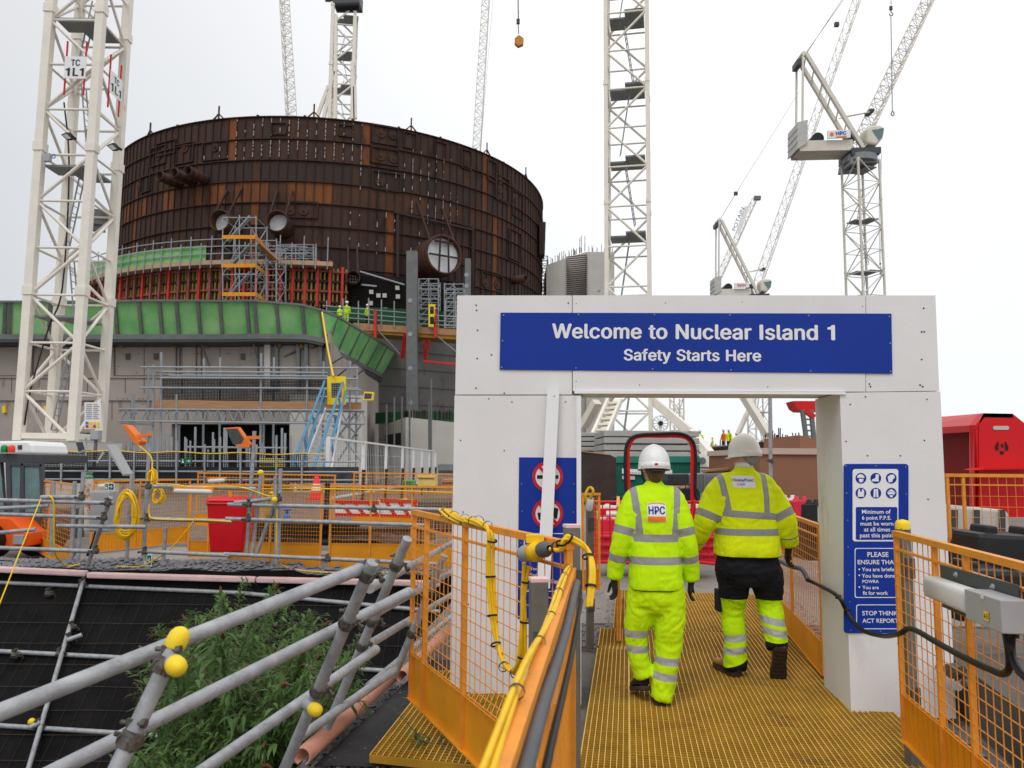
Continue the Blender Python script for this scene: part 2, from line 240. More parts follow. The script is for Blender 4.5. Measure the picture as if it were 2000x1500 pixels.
'c': (396, '207 -8 174 -5 144 3 117 16 93 35 72 58 56 85 44 116 37 150 34 187 37 225 44 260 56 291 72 318 93 341 117 360 144 374 174 382 207 384 226 384 243 381 260 377 276 371 291 364 305 356 318 346 330 335 340 322 349 308 356 293 362 277 303 262 300 272 295 281 290 289 284 297 278 304 270 311 261 316 252 321 242 325 231 328 220 329 207 330 184 328 163 321 145 310 130 296 118 278 108 258 102 236 98 212 96 187 98 163 102 139 108 117 118 97 130 80 145 66 163 55 184 49 207 46 220 47 232 49 243 52 253 55 262 60 271 66 279 73 285 80 292 89 297 98 301 107 304 117 363 102 357 86 350 70 341 56 331 43 319 32 306 21 292 12 277 5 261 -1 244 -5 226 -7', '17,19,18 17,20,19 16,20,17 16,21,20 16,22,21 15,22,16 15,23,22 15,24,23 14,24,15 14,25,24 14,26,25 13,43,14 43,26,14 43,42,26 42,27,26 13,44,43 41,27,42 13,45,44 40,27,41 39,27,40 39,28,27 13,46,45 38,28,39 12,46,13 37,28,38 36,28,37 12,47,46 36,29,28 35,29,36 34,29,35 12,48,47 34,30,29 11,48,12 33,30,34 32,30,33 11,49,48 32,31,30 10,49,11 10,50,49 10,51,50 9,51,10 9,52,51 8,52,9 8,53,52 8,54,53 7,54,8 7,55,54 7,56,55 72,74,73 6,56,7 71,74,72 71,75,74 70,75,71 6,57,56 69,75,70 69,76,75 5,57,6 5,58,57 68,76,69 67,76,68 67,77,76 66,77,67 5,59,58 65,77,66 4,59,5 65,78,77 64,78,65 4,60,59 63,78,64 62,78,63 4,61,60 61,78,62 4,78,61 4,79,78 3,79,4 3,80,79 3,81,80 2,81,3 2,82,81 2,83,82 1,83,2 1,84,83 1,85,84 0,85,1'),
'd': (424, '195 -8 165 -6 137 3 111 16 89 34 70 57 55 84 43 116 36 151 34 189 36 227 43 261 55 293 70 320 89 342 112 361 137 374 165 382 196 384 218 383 237 379 253 373 267 364 278 355 287 346 295 336 301 327 306 319 311 319 311 509 372 509 372 0 313 0 313 59 307 59 301 50 295 41 287 31 277 21 266 12 252 4 236 -3 217 -7 205 47 226 49 246 55 263 65 278 78 290 95 299 115 306 138 310 162 312 189 310 216 306 241 300 263 290 282 278 299 263 312 246 322 227 328 205 330 182 328 162 322 145 311 130 298 118 281 108 261 102 239 98 215 96 189 98 163 102 139 109 117 118 97 130 80 145 66 162 55 182 49', '28,30,29 28,31,30 17,19,18 17,20,19 16,20,17 16,21,20 15,21,16 15,22,21 15,23,22 14,23,15 14,24,23 14,25,24 13,61,14 61,25,14 61,26,25 13,62,61 60,26,61 59,26,60 13,63,62 59,27,26 58,27,59 13,64,63 12,64,13 58,28,27 58,57,28 57,56,28 56,55,28 55,54,28 54,31,28 12,65,64 12,66,65 11,66,12 11,67,66 10,67,11 10,68,67 53,31,54 10,69,68 9,69,10 52,31,53 9,70,69 9,71,70 51,31,52 8,71,9 8,72,71 50,31,51 7,72,8 7,73,72 49,31,50 7,74,73 6,74,7 48,31,49 6,75,74 47,33,48 33,31,48 5,75,6 5,76,75 46,33,47 5,77,76 45,34,46 34,33,46 45,35,34 32,31,33 4,77,5 4,78,77 44,35,45 44,36,35 4,43,78 43,36,44 4,36,43 4,37,36 3,37,4 3,38,37 3,39,38 2,39,3 2,40,39 2,41,40 1,41,2 1,42,41 0,42,1'),
'e': (404, '212 -8 177 -5 145 3 117 16 92 35 72 58 56 85 44 116 37 150 34 187 36 224 44 258 55 290 71 317 91 340 115 359 142 373 172 382 205 384 226 383 246 380 266 374 285 366 303 355 319 341 334 324 347 305 357 282 365 256 370 227 371 194 371 169 75 169 75 221 338 221 310 202 308 226 304 248 298 269 288 286 277 301 263 314 246 323 227 328 205 330 183 328 164 323 146 313 131 301 119 286 109 270 102 251 97 231 96 211 96 178 98 151 102 127 110 106 121 88 135 73 151 61 169 53 190 48 212 46 227 47 241 49 254 53 265 58 276 65 285 73 294 82 300 93 306 105 365 91 358 72 348 55 335 39 320 26 302 14 283 4 261 -3 237 -7', '17,19,18 17,20,19 16,20,17 16,21,20 16,22,21 15,22,16 15,23,22 14,23,15 14,24,23 14,25,24 13,45,14 45,44,14 44,25,14 43,25,44 42,25,43 13,46,45 42,26,25 41,26,42 13,47,46 12,47,13 40,26,41 12,48,47 40,27,26 39,27,40 12,49,48 11,49,12 11,50,49 38,27,39 38,28,27 11,51,50 37,28,38 10,51,11 37,29,28 10,52,51 36,29,37 10,33,52 33,53,52 36,34,29 34,30,29 35,34,36 9,33,10 9,32,33 53,34,33 53,30,34 54,30,53 54,31,30 8,32,9 55,31,54 8,31,32 8,55,31 8,56,55 7,56,8 7,57,56 6,57,7 6,58,57 71,73,72 70,73,71 70,74,73 6,59,58 5,59,6 69,74,70 5,60,59 68,74,69 68,75,74 67,75,68 5,61,60 66,75,67 4,61,5 66,76,75 4,62,61 65,76,66 64,76,65 4,63,62 63,76,64 4,76,63 4,77,76 3,77,4 3,78,77 2,78,3 2,79,78 2,80,79 1,80,2 1,81,80 0,81,1'),
'f': (254, '228 379 228 327 6 327 6 379 81 0 81 432 82 452 87 470 96 486 107 499 120 510 135 519 152 525 169 529 187 530 201 530 212 529 222 527 231 525 238 523 243 521 227 468 224 470 220 471 215 472 209 473 202 474 195 474 178 472 164 468 154 460 147 449 143 435 142 419 142 0', '13,15,14 13,16,15 12,16,13 12,17,16 12,18,17 11,18,12 11,19,18 11,20,19 11,21,20 10,21,11 9,23,10 23,22,10 22,21,10 8,25,9 25,24,9 24,23,9 7,27,8 27,26,8 26,25,8 7,28,27 7,29,28 6,29,7 6,30,29 6,31,30 5,31,6 5,32,31 5,33,32 4,33,5 4,34,33 2,0,3 2,1,0'),
'l': (189, '139 -2 112 0 91 8 74 20 62 37 55 59 53 84 53 509 114 509 114 99 114 83 117 71 120 62 126 57 135 53 146 52 152 52 157 52 160 53 164 53 167 54 170 54 181 3 175 1 169 0 162 -1 154 -2 147 -2', '6,8,7 6,9,8 6,10,9 5,10,6 5,11,10 5,12,11 5,13,12 4,13,5 4,14,13 20,22,21 19,22,20 18,22,19 4,15,14 17,22,18 16,22,17 15,22,16 4,22,15 3,22,4 2,22,3 1,22,2 1,23,22 1,24,23 1,25,24 0,25,1 0,26,25 0,27,26'),
'm': (610, '53 0 53 379 112 379 112 295 108 295 114 314 122 331 132 346 144 358 158 368 172 376 187 382 203 385 219 386 245 383 268 375 287 361 303 342 314 320 321 295 312 295 318 312 326 329 337 343 350 356 364 366 381 375 398 381 417 385 437 386 458 385 478 380 497 372 514 361 529 346 541 328 550 307 555 283 557 255 557 0 496 0 496 254 493 279 485 298 473 313 456 323 438 329 419 330 402 329 387 326 374 320 363 312 353 302 345 290 340 277 336 263 335 247 335 0 274 0 274 260 272 280 265 297 253 311 238 322 220 328 199 330 185 329 171 326 158 320 145 312 135 302 126 289 119 274 115 257 114 238 114 0', '12,14,13 28,30,29 11,14,12 27,30,28 27,31,30 11,15,14 10,15,11 26,31,27 26,32,31 0,2,1 0,4,2 4,3,2 9,15,10 25,32,26 9,16,15 25,33,32 8,16,9 24,33,25 8,17,16 24,34,33 7,17,8 23,34,24 23,35,34 6,17,7 22,47,23 47,35,23 6,65,17 65,18,17 5,66,6 66,65,6 64,18,65 22,48,47 46,35,47 5,67,66 22,49,48 21,49,22 45,35,46 45,36,35 63,18,64 5,68,67 21,50,49 44,36,45 62,18,63 5,69,68 62,19,18 21,51,50 4,69,5 43,36,44 20,51,21 4,70,69 20,52,51 61,19,62 43,37,36 20,53,52 4,71,70 42,37,43 60,20,61 20,19,61 0,72,4 72,71,4 60,53,20 60,54,53 42,38,37 59,54,60 41,38,42 59,55,54 0,73,72 59,56,55 58,56,59 0,74,73 41,39,38 40,39,41 58,57,56 0,75,74'),
'n': (410, '114 227 114 0 53 0 53 379 112 379 112 287 102 287 116 319 132 344 152 362 175 374 200 382 227 384 252 383 275 377 295 369 313 356 328 340 341 321 350 298 355 271 357 240 357 0 296 0 296 235 293 263 286 286 273 304 256 318 235 326 210 329 192 328 176 324 161 317 147 308 136 297 126 283 119 266 115 248', '11,13,12 11,14,13 10,14,11 2,4,3 2,6,4 6,5,4 10,15,14 9,15,10 9,16,15 8,16,9 8,17,16 7,31,8 31,17,8 31,30,17 30,18,17 29,18,30 7,32,31 28,18,29 7,33,32 28,19,18 6,33,7 27,19,28 6,34,33 6,35,34 26,19,27 26,20,19 6,36,35 2,37,6 37,36,6 25,20,26 25,21,20 2,38,37 24,21,25 2,0,38 24,22,21 23,22,24 2,1,0'),
'o': (415, '207 -8 174 -5 144 3 117 16 93 35 72 58 56 85 44 116 37 150 34 187 37 225 44 260 56 291 72 318 93 341 117 360 144 374 174 382 207 384 241 382 271 374 299 360 323 341 343 318 359 291 371 260 379 225 381 187 379 150 371 116 359 85 343 58 323 35 299 16 271 3 241 -5 207 46 231 49 252 55 270 66 285 80 298 97 307 117 314 139 318 163 319 187 318 212 314 236 307 258 298 278 285 296 270 310 252 321 231 328 207 330 184 328 163 321 145 310 130 296 118 278 108 258 102 236 98 212 96 187 98 163 102 139 108 117 118 97 130 80 145 66 163 55 184 49', '17,19,18 16,19,17 16,20,19 15,20,16 15,21,20 14,21,15 14,22,21 13,22,14 13,54,22 54,23,22 13,55,54 53,23,54 13,56,55 52,23,53 13,57,56 51,23,52 12,57,13 51,24,23 12,58,57 50,24,51 12,59,58 49,24,50 11,59,12 49,25,24 11,60,59 48,25,49 10,60,11 48,26,25 10,61,60 47,26,48 10,62,61 46,26,47 46,27,26 9,62,10 9,63,62 45,27,46 8,63,9 8,64,63 44,27,45 44,28,27 8,65,64 43,28,44 43,29,28 7,65,8 7,66,65 42,29,43 7,67,66 41,29,42 6,67,7 41,30,29 6,68,67 40,30,41 5,68,6 40,31,30 5,69,68 39,31,40 5,70,69 38,31,39 4,70,5 38,32,31 4,71,70 37,32,38 4,36,71 36,32,37 4,32,36 3,32,4 3,33,32 2,33,3 2,34,33 1,34,2 1,35,34 0,35,1'),
'r': (259, '53 0 53 379 112 379 112 321 115 321 124 339 137 354 152 367 171 377 191 383 213 385 218 385 223 385 229 384 235 384 240 384 243 384 243 322 241 323 236 324 230 324 223 325 215 326 207 326 190 324 174 321 159 315 146 306 135 296 126 284 119 269 115 254 114 237 114 0', '9,11,10 9,12,11 9,13,12 9,14,13 9,15,14 9,16,15 9,17,16 8,17,9 0,2,1 0,3,2 7,17,8 6,17,7 5,19,6 19,18,6 18,17,6 4,23,5 23,22,5 22,21,5 21,20,5 20,19,5 4,24,23 4,25,24 0,4,3 0,31,4 31,30,4 30,29,4 29,28,4 28,27,4 27,26,4 26,25,4 0,32,31 0,33,32'),
's': (365, '182 -8 157 -7 133 -3 112 3 93 12 76 24 62 38 50 54 41 73 36 94 94 107 101 87 111 72 124 60 141 52 160 47 181 45 206 47 227 53 244 62 258 74 265 88 268 103 266 115 262 126 254 136 243 144 229 150 212 155 149 170 118 180 92 192 72 208 58 227 50 249 47 274 49 295 55 314 65 332 79 347 95 360 115 370 137 378 161 383 187 384 212 383 234 379 254 372 271 363 286 352 299 339 309 324 318 308 324 290 268 277 262 291 254 304 243 316 228 325 210 331 187 333 166 331 147 326 131 317 119 305 111 292 109 277 110 264 115 253 124 243 136 235 152 229 172 223 229 209 261 200 287 187 306 171 320 153 328 131 331 107 329 85 323 65 312 47 298 31 281 18 260 6 236 -2 210 -7', '43,45,44 43,46,45 42,46,43 42,47,46 41,47,42 41,48,47 40,48,41 40,49,48 39,49,40 39,50,49 38,50,39 38,60,50 60,51,50 38,61,60 59,51,60 37,61,38 37,62,61 58,51,59 37,63,62 57,51,58 57,52,51 37,64,63 56,52,57 36,64,37 56,53,52 36,65,64 55,53,56 35,65,36 35,66,65 54,53,55 35,67,66 34,67,35 34,68,67 34,69,68 33,69,34 33,70,69 33,71,70 33,72,71 32,72,33 32,73,72 32,74,73 31,74,32 31,75,74 30,75,31 30,76,75 29,76,30 29,77,76 28,77,29 27,77,28 27,78,77 26,78,27 25,78,26 24,78,25 24,79,78 23,79,24 22,79,23 9,11,10 22,80,79 21,80,22 8,11,9 20,80,21 8,12,11 20,81,80 19,81,20 7,12,8 7,13,12 19,82,81 18,82,19 7,14,13 6,14,7 17,82,18 6,15,14 16,82,17 16,83,82 6,16,15 6,83,16 5,83,6 5,84,83 4,84,5 4,85,84 3,85,4 3,86,85 2,86,3 2,87,86 1,87,2 1,0,87'),
't': (227, '204 379 204 327 6 327 6 379 65 471 126 471 126 98 127 83 130 70 136 61 144 55 156 51 170 50 175 50 180 50 185 51 191 52 197 53 202 54 213 2 207 0 200 -2 192 -3 184 -3 176 -4 168 -4 138 -1 113 7 92 21 77 41 68 64 65 93', '31,5,4 31,6,5 2,0,3 2,1,0 31,7,6 30,7,31 30,8,7 30,9,8 29,9,30 29,10,9 29,11,10 17,19,18 16,19,17 15,19,16 29,12,11 14,19,15 13,19,14 12,19,13 29,19,12 28,19,29 27,19,28 26,19,27 26,20,19 26,21,20 25,21,26 25,22,21 25,23,22 25,24,23'),
'u': (410, '182 -5 158 -3 135 2 115 11 97 23 82 39 69 59 60 82 54 109 53 139 53 379 114 379 114 144 116 117 124 94 137 75 154 61 175 53 200 50 218 51 234 55 249 62 263 71 274 83 283 97 290 113 295 132 296 153 296 379 357 379 357 0 298 0 298 92 307 92 294 60 277 35 257 17 234 5 209 -3', '9,11,10 9,12,11 27,29,28 27,30,29 26,30,27 9,13,12 8,13,9 25,33,26 33,30,26 8,14,13 24,33,25 7,14,8 23,32,24 32,33,24 7,15,14 23,34,32 34,31,32 34,30,33 22,34,23 6,15,7 6,16,15 21,34,22 20,34,21 6,17,16 20,35,34 31,30,34 5,17,6 19,35,20 5,18,17 18,35,19 5,35,18 4,35,5 4,36,35 3,36,4 3,37,36 2,37,3 2,38,37 1,38,2 1,0,38'),
'y': (389, '47 -139 61 -86 71 -87 83 -89 94 -90 104 -89 113 -86 122 -81 130 -74 138 -64 145 -51 151 -36 163 -1 17 379 84 379 165 155 173 132 180 109 187 87 193 64 199 42 206 21 184 21 190 42 196 64 202 87 209 110 216 132 224 155 305 379 371 379 204 -58 196 -77 187 -93 177 -107 165 -119 153 -128 139 -136 125 -141 109 -144 91 -145 82 -145 73 -144 65 -143 57 -142 52 -140', '12,14,13 12,15,14 28,30,29 28,31,30 12,16,15 27,31,28 26,31,27 12,17,16 25,21,26 21,31,26 12,18,17 24,21,25 12,19,18 23,20,24 20,21,24 12,23,19 23,20,19 12,22,23 12,21,22 12,31,21 11,31,12 10,31,11 9,31,10 9,32,31 8,32,9 7,32,8 7,33,32 6,33,7 0,2,1 5,33,6 0,3,2 4,33,5 0,4,3 0,33,4 0,34,33 0,35,34 0,36,35 0,37,36 0,38,37 45,38,0 44,38,45 44,39,38 43,39,44 42,39,43 42,40,39 41,40,42'),
}

def glyph_mesh(body, bold=25):
    vs = []; fs = []
    for lay, (dx, dy) in enumerate(((-bold, 0), (bold, 0), (0, bold*.5), (0, -bold*.5), (0, 0))):
        x = 0
        for ch in body:
            if ch == ' ': x += 230; continue
            adv, v, f = GLYPH[ch]; c = [int(q) for q in v.split()]; n = len(vs)
            vs += [((c[i]+x+dx)/1000, (c[i+1]+dy)/1000, lay*.00015) for i in range(0, len(c), 2)]
            fs += [tuple(int(q)+n for q in p.split(',')) for p in f.split()]; x += adv+12
    return vs, fs
# ------------------------------------------------------------------ the welcome arch
AN = V((.09, 1, 0)).normalized()            # from the front face into the arch
AP = at(1135, 1349, 5.42)
def ap(px, py, off=0.0): return onp(px, py, AP, AN) - AN*off     # point on the arch front, off = metres proud of it
arch = thing('welcome_arch', gz(1380, 1360, 0), 'white boarded archway over the yellow walkway carrying the blue welcome sign', 'archway')
TH = .56
def slab(mb, poly, off=0, th=TH): mb.prism([ap(x, y, off) for x, y in poly], AN*(th+off))
def dots(mb, pts, r=.006, off=.003):
    for x, y in pts:
        p = ap(x, y, 0); mb.prism([p+V((math.cos(a), 0, math.sin(a)))*r - AN*off for a in [k*math.pi/3 for k in range(6)]], AN*off*.9)
def apz(px, py, z, off=0.0):                # on the arch front straight below the pixel at level z
    p = ap(px, py, off); return V((p.x, p.y, z))
mb = MB(); a = ap(889, 771); b = ap(1135, 771); b2 = ap(1135, 765)
def pillar(xl, yl, xr, yr, off=0.):
    mb = MB(); a = ap(xl, yl, off); b = ap(xr, yr, off)
    a0 = V((a.x, a.y, -.03)); b0 = V((b.x, b.y, -.03))
    mb.prism([a0, b0, b, a], AN*(TH+off)); return mb
lp = pillar(888, 772.5, 1134, 772.5, .004); lp.mat(1); dots(lp, [(985,880),(905,1000),(915,1180),(955,779),(1105,785),(900,860),(1000,785)], .005, .007)
lp.build('pillar', [M['white'], M['dot']], arch)
rp_ = pillar(1640, 767, 1836, 764.5, .004); rp_.mat(1)
dots(rp_, [(1660,790),(1652,862),(1694,890),(1758,890),(1805,860),(1812,975),(1690,775),(1810,780),(1650,1130)], .005, .007)
rp_.build('pillar', [M['white'], M['dot']], arch)
mb = MB(); slab(mb, [(893,577),(1117,577),(1117,770.5),(889,770.5)]); mb.mat(1); dots(mb, [(930,596),(931,606),(933,645),(932,700),(930,758),(985,768),(960,693),(1110,592)])
mb.build('lintel_board', [M['white'], M['dot']], arch)
mb = MB(); slab(mb, [(1118.5,577),(1690,577),(1690,765),(1118.5,763.5)], .003); mb.mat(1); dots(mb, [(1126,593),(1126,745),(1685,599),(1698,750),(1300,592),(1450,590),(1250,752),(1500,756)])
mb.build('lintel_board', [M['white'], M['dot']], arch)
mb = MB(); slab(mb, [(1691.5,577),(1827,577),(1834.5,763),(1691.5,765)]); mb.mat(1); dots(mb, [(1804,602),(1800,648),(1805,648),(1800,702),(1802,755),(1700,755),(1797,752)])
mb.build('lintel_board', [M['white'], M['dot']], arch)
mb = MB(); mb.prism([ap(1122, 764, .02), ap(1650, 766, .02), ap(1650, 771, .02), ap(1122, 769, .02)], AN*.022); mb.build('lintel_trim', M['whiteedge'], arch)
mb = MB(); a = ap(1127, 1000, .03); 
mb.prism([ap(1126, 775, .03), ap(1135, 775, .03), V((ap(1135,1000,.03).x, a.y, -.02)), V((a.x, a.y, -.02))], AN*.04); mb.build('corner_batten', M['whiteedge'], arch)
# ------------------------------------------------------------------ lettering
def text(body, p0, p1, mat_, parent, name='lettering', bold=0., height=None, up=None, nrm=None, thick=.0015, sans=False):
    """p0, p1: left and right end of the base line in the place; the words are fitted between them"""
    if sans: gv, gf = glyph_mesh(body)
    else:
        cu = bpy.data.curves.new('tmp', 'FONT'); cu.body = body; cu.size = 1; cu.offset = bold; cu.extrude = 0.0; cu.resolution_u = 3
        to = bpy.data.objects.new('tmp', cu); C.objects.link(to)
        dg = bpy.context.evaluated_depsgraph_get(); me = bpy.data.meshes.new_from_object(to.evaluated_get(dg))
        bpy.data.objects.remove(to); bpy.data.curves.remove(cu)
        gv = [(v.co.x, v.co.y, 0) for v in me.vertices]; gf = [tuple(p.vertices) for p in me.polygons]; bpy.data.meshes.remove(me)
    xs = [v[0] for v in gv]; ys = [v[1] for v in gv]
    x0, x1 = min(xs), max(xs); cap = max(ys)
    p0 = V(p0); p1 = V(p1); ex = (p1-p0); w = ex.length; ex.normalize(); nrm = V(nrm); uz = (up or nrm.cross(ex)*1).normalized()
    if uz.z < 0: uz = -uz
    sx = w/(x1-x0); sy = (height/cap) if height else sx
    off = WL.get(parent.name, V((0,0,0)))
    mb = MB()
    mb.add([p0+ex*(v[0]-x0)*sx+uz*v[1]*sy+nrm*v[2] for v in gv], gf)
    o = mb.build(name, mat_, parent)
    return o
def rrect(x0, y0, x1, y1, r, n=4):
    out = []
    for cx, cy, a0 in ((x1-r, y0+r, -90), (x1-r, y1-r, 0), (x0+r, y1-r, 90), (x0+r, y0+r, 180)):
        for k in range(n+1):
            a = R(a0+90*k/n); out.append((cx+r*math.cos(a), cy+r*math.sin(a)))
    return out
def plate(mb, poly, off, th): mb.prism([ap(x, y, off) for x, y in poly], AN*th)
ws = thing('welcome_sign', ap(1360, 722), 'long blue sign reading Welcome to Nuclear Island 1 across the white arch', 'sign')
mb = MB(); plate(mb, [(978,611),(1740,613),(1742,730),(976,722)], .012, .008)
mb.build('panel', M['blue'], ws, bevel=.002)
text('Welcome to Nuclear Island 1', ap(1078, 660.5, .0135), ap(1630, 664.5, .0135), M['signwhite'], ws, sans=True, nrm=-AN)
text('Safety Starts Here', ap(1218, 704, .0135), ap(1486, 706, .0135), M['signwhite'], ws, sans=True, nrm=-AN)
mb = MB()
for x, y in [(984,616),(1130,615),(1278,615),(1425,616),(1578,617),(1735,619),(982,666),(1737,671),(980,718),(1125,719),(1274,721),(1427,723),(1582,725),(1738,726)]:
    mb = MB(); dots(mb, [(x, y)], .006, .016); mb.build('screw', M['screw'], ws)
def ring_px(mb, cx, cy, r1, r2, off, th, n=28, asp=1.0):
    for k in range(n):
        a, b = 2*math.pi*k/n, 2*math.pi*(k+1)/n
        mb.prism([ap(cx+r1*asp*math.cos(a), cy+r1*math.sin(a), off), ap(cx+r1*asp*math.cos(b), cy+r1*math.sin(b), off), ap(cx+r2*asp*math.cos(b), cy+r2*math.sin(b), off), ap(cx+r2*asp*math.cos(a), cy+r2*math.sin(a), off)], AN*th)
def disc_px(mb, cx, cy, r, off, th, n=28): mb.prism([ap(cx+r*math.cos(-2*math.pi*k/n), cy+r*math.sin(-2*math.pi*k/n), off) for k in range(n)], AN*th)
def outline_px(mb, poly, w, off, th):
    n = len(poly); cx = sum(p[0] for p in poly)/n; cy = sum(p[1] for p in poly)/n
    inn = []
    for i in range(n):
        x, y = poly[i]; d = math.hypot(x-cx, y-cy)
        dx = w if x < cx else -w; dy = w if y < cy else -w
        inn.append((x+dx, y+dy))
    for i in range(n):
        j = (i+1) % n; mb.prism([ap(*poly[i], off), ap(*poly[j], off), ap(*inn[j], off), ap(*inn[i], off)], AN*th)
# no smoking / no drinking sign on the left pillar
ps = thing('prohibition_sign', ap(1070, 1200), 'tall blue sign with red no-smoking and no-drinks roundels behind the white batten', 'sign')
mb = MB(); plate(mb, [(1014,893),(1126,894),(1127,1207),(1011,1208)], .012, .007); mb.build('panel', M['blue'], ps, bevel=.004)
for cy in (931, 1003):
    mb = MB(); disc_px(mb, 1070, cy, 28, .014, .0015); mb.mat(1); ring_px(mb, 1070, cy, 30, 24, .016, .003); mb.prism([ap(1052,cy-17,.0165), ap(1056,cy-21,.0165), ap(1089,cy+17,.0165), ap(1085,cy+21,.0165)], AN*.003)
    mb.mat(2)
    if cy == 931:
        mb.prism([ap(1049,cy-3,.0155), ap(1080,cy-3,.0155), ap(1080,cy+4,.0155), ap(1049,cy+4,.0155)], AN*.002); mb.prism([ap(1083,cy-3,.0155), ap(1091,cy-3,.0155), ap(1091,cy+4,.0155), ap(1083,cy+4,.0155)], AN*.002)
    else:
        mb.prism([ap(1080,cy-12,.0155), ap(1091,cy-10,.0155), ap(1088,cy+10,.0155), ap(1082,cy+9,.0155)], AN*.002); mb.prism([ap(1050,cy-2,.0155), ap(1062,cy-2,.0155), ap(1060,cy+12,.0155), ap(1052,cy+12,.0155)], AN*.002)
    mb.build('roundel', [M['signwhite'], M['signred'], M['black']], ps)
mb = MB(); outline_px(mb, rrect(1024, 1041, 1118, 1155, 5), 1.6, .0135, .0015); mb.build('border', M['signwhite'], ps)
for t, x0, x1, y in (('ONE', 1040, 1062, 1062), ('WORK', 1073, 1097, 1062), ('You', 1035, 1049, 1113), ('Clear', 1075, 1096, 1138), ('Test', 1035, 1050, 1125), ('The', 1035, 1050, 1138), ('Expect', 1035, 1062, 1151)):
    text(t, ap(x0, y, .0135), ap(x1, y, .0135), M['signwhite'], ps, bold=.01, nrm=-AN)
mb = MB()
for x, y in [(1019,945),(1121,945),(1020,998),(1120,1000),(1018,1060),(1016,1150),(1067,897)]: mb = MB(); dots(mb, [(x, y)], .005, .016); mb.build('screw', M['screw'], ps)
# PPE sign on the right pillar
pp = thing('protective_equipment_sign', ap(1710, 1234), 'tall blue sign with six white safety pictograms and rules on the right pillar', 'sign')
mb = MB(); plate(mb, rrect(1647, 906, 1773, 1236, 6)[::1], .012, .007); mb.build('panel', M['blue'], pp)
mb = MB(); plate(mb, rrect(1664, 916, 1753, 1057, 5), .0135, .002); mb.build('white_field', M['signwhite'], pp)
mb = MB(); plate(mb, rrect(1670, 990, 1751, 1054, 3), .0145, .002); mb.build('blue_field', M['blue'], pp)
PK = M['signwhite']
def poly(mb, cx, cy, pts, off=.0165, s=1.0): mb.prism([ap(cx+x*s, cy+y*s, off) for x, y in pts], AN*.0015)
icons = []
for r_, cy in enumerate((934, 963)):
    for c_, cx in enumerate((1680, 1709, 1739)):
        mb = MB(); disc_px(mb, cx, cy, 10.5, .015, .0012); mb.mat(1); k = r_*3+c_
        if k == 0:
            poly(mb, cx, cy, [(-8,-1),(-6,-6),(-2,-8),(3,-7),(6,-4),(7,-1)]); poly(mb, cx, cy, [(-4,1),(5,1),(4,6),(1,8),(-2,8),(-4,5)])
        elif k == 1: poly(mb, cx, cy, [(0,-8),(6,-7),(5,1),(6,6),(-8,6),(-7,2),(-1,0)])
        elif k == 2: poly(mb, cx, cy, [(-7,-3),(-1,-7),(5,-7),(7,-1),(3,2),(2,7),(-5,8),(-6,3)])
        elif k == 3: poly(mb, cx, cy, [(-6,-4),(-4,-8),(-2,-8),(-2,-3),(2,-3),(2,-8),(4,-8),(6,-4),(6,7),(-6,7)])
        elif k == 4:
            poly(mb, cx, cy, [(-4,-8),(0,-8),(-1,8),(-5,8)]); poly(mb, cx, cy, [(.3,-8),(4,-8),(5,8),(1,8)])
        else:
            poly(mb, cx, cy, [(-7,-3),(0,-8),(7,-3)]); poly(mb, cx, cy, [(-8,-2),(8,-2),(6,3),(1,2),(-1,2),(-6,3)]); poly(mb, cx, cy, [(-4,4),(4,4),(2,8),(-2,8)])
        mb.build('pictogram', [M['blue'], M['signwhite']], pp)
for t, x0, x1, y in (('Minimum of', 1682, 1738, 1003), ('6 point P.P.E.', 1682, 1739, 1014.5), ('must be worn', 1679, 1743, 1026), ('at all times', 1686, 1737, 1037.5), ('past this point', 1678, 1746, 1049)):
    text(t, ap(x0, y, .016), ap(x1, y, .016), M['signwhite'], pp, bold=.012, nrm=-AN)
mb = MB(); outline_px(mb, rrect(1668, 1070, 1760, 1167, 4), 1.4, .0135, .0015); outline_px(mb, rrect(1671, 1180, 1762, 1228, 4), 1.4, .0135, .0015); mb.build('border', M['signwhite'], pp)
for t, x0, x1, y in (('PLEASE', 1693, 1734, 1087), ('ENSURE THAT:', 1674, 1754, 1101.5), ('You are briefed', 1682, 1750, 1115), ('You have done a', 1682, 1755, 1127.5), ('POWRA', 1683, 1715, 1138), ('You are', 1683, 1715, 1150), ('fit for work', 1684, 1733, 1161), ('STOP THINK', 1683, 1752, 1201), ('ACT REPORT', 1683, 1753, 1215.5)):
    text(t, ap(x0, y, .0135), ap(x1, y, .0135), M['signwhite'], pp, bold=.012, nrm=-AN)
mb = MB()
for y in (1111.5, 1123, 1146): disc_px(mb, 1677, y, 1.6, .0135, .001, 8)
mb.build('bullets', M['signwhite'], pp)
mb = MB()
for x, y in [(1651,910),(1709,910),(1767,912),(1652,963),(1768,965),(1654,1016),(1655,1068),(1656,1122),(1658,1175),(1660,1230),(1718,1232)]: mb = MB(); dots(mb, [(x, y)], .005, .016); mb.build('screw', M['screw'], pp)
# leaning batten in front of the prohibition sign
mb = MB(); mb.prism([ap(1070,761,.06), ap(1093,761,.06), ap(1075,1145,.10), ap(1050,1145,.10)], AN*.03); mb.mat(1)
dots(mb, [(1083,775),(1078,880),(1070,1000)], .004, .065)
tag(mb.build('white_batten', [M['whiteedge'], M['dot']]), 'long narrow white board leaning against the left pillar over the prohibition sign', 'board')
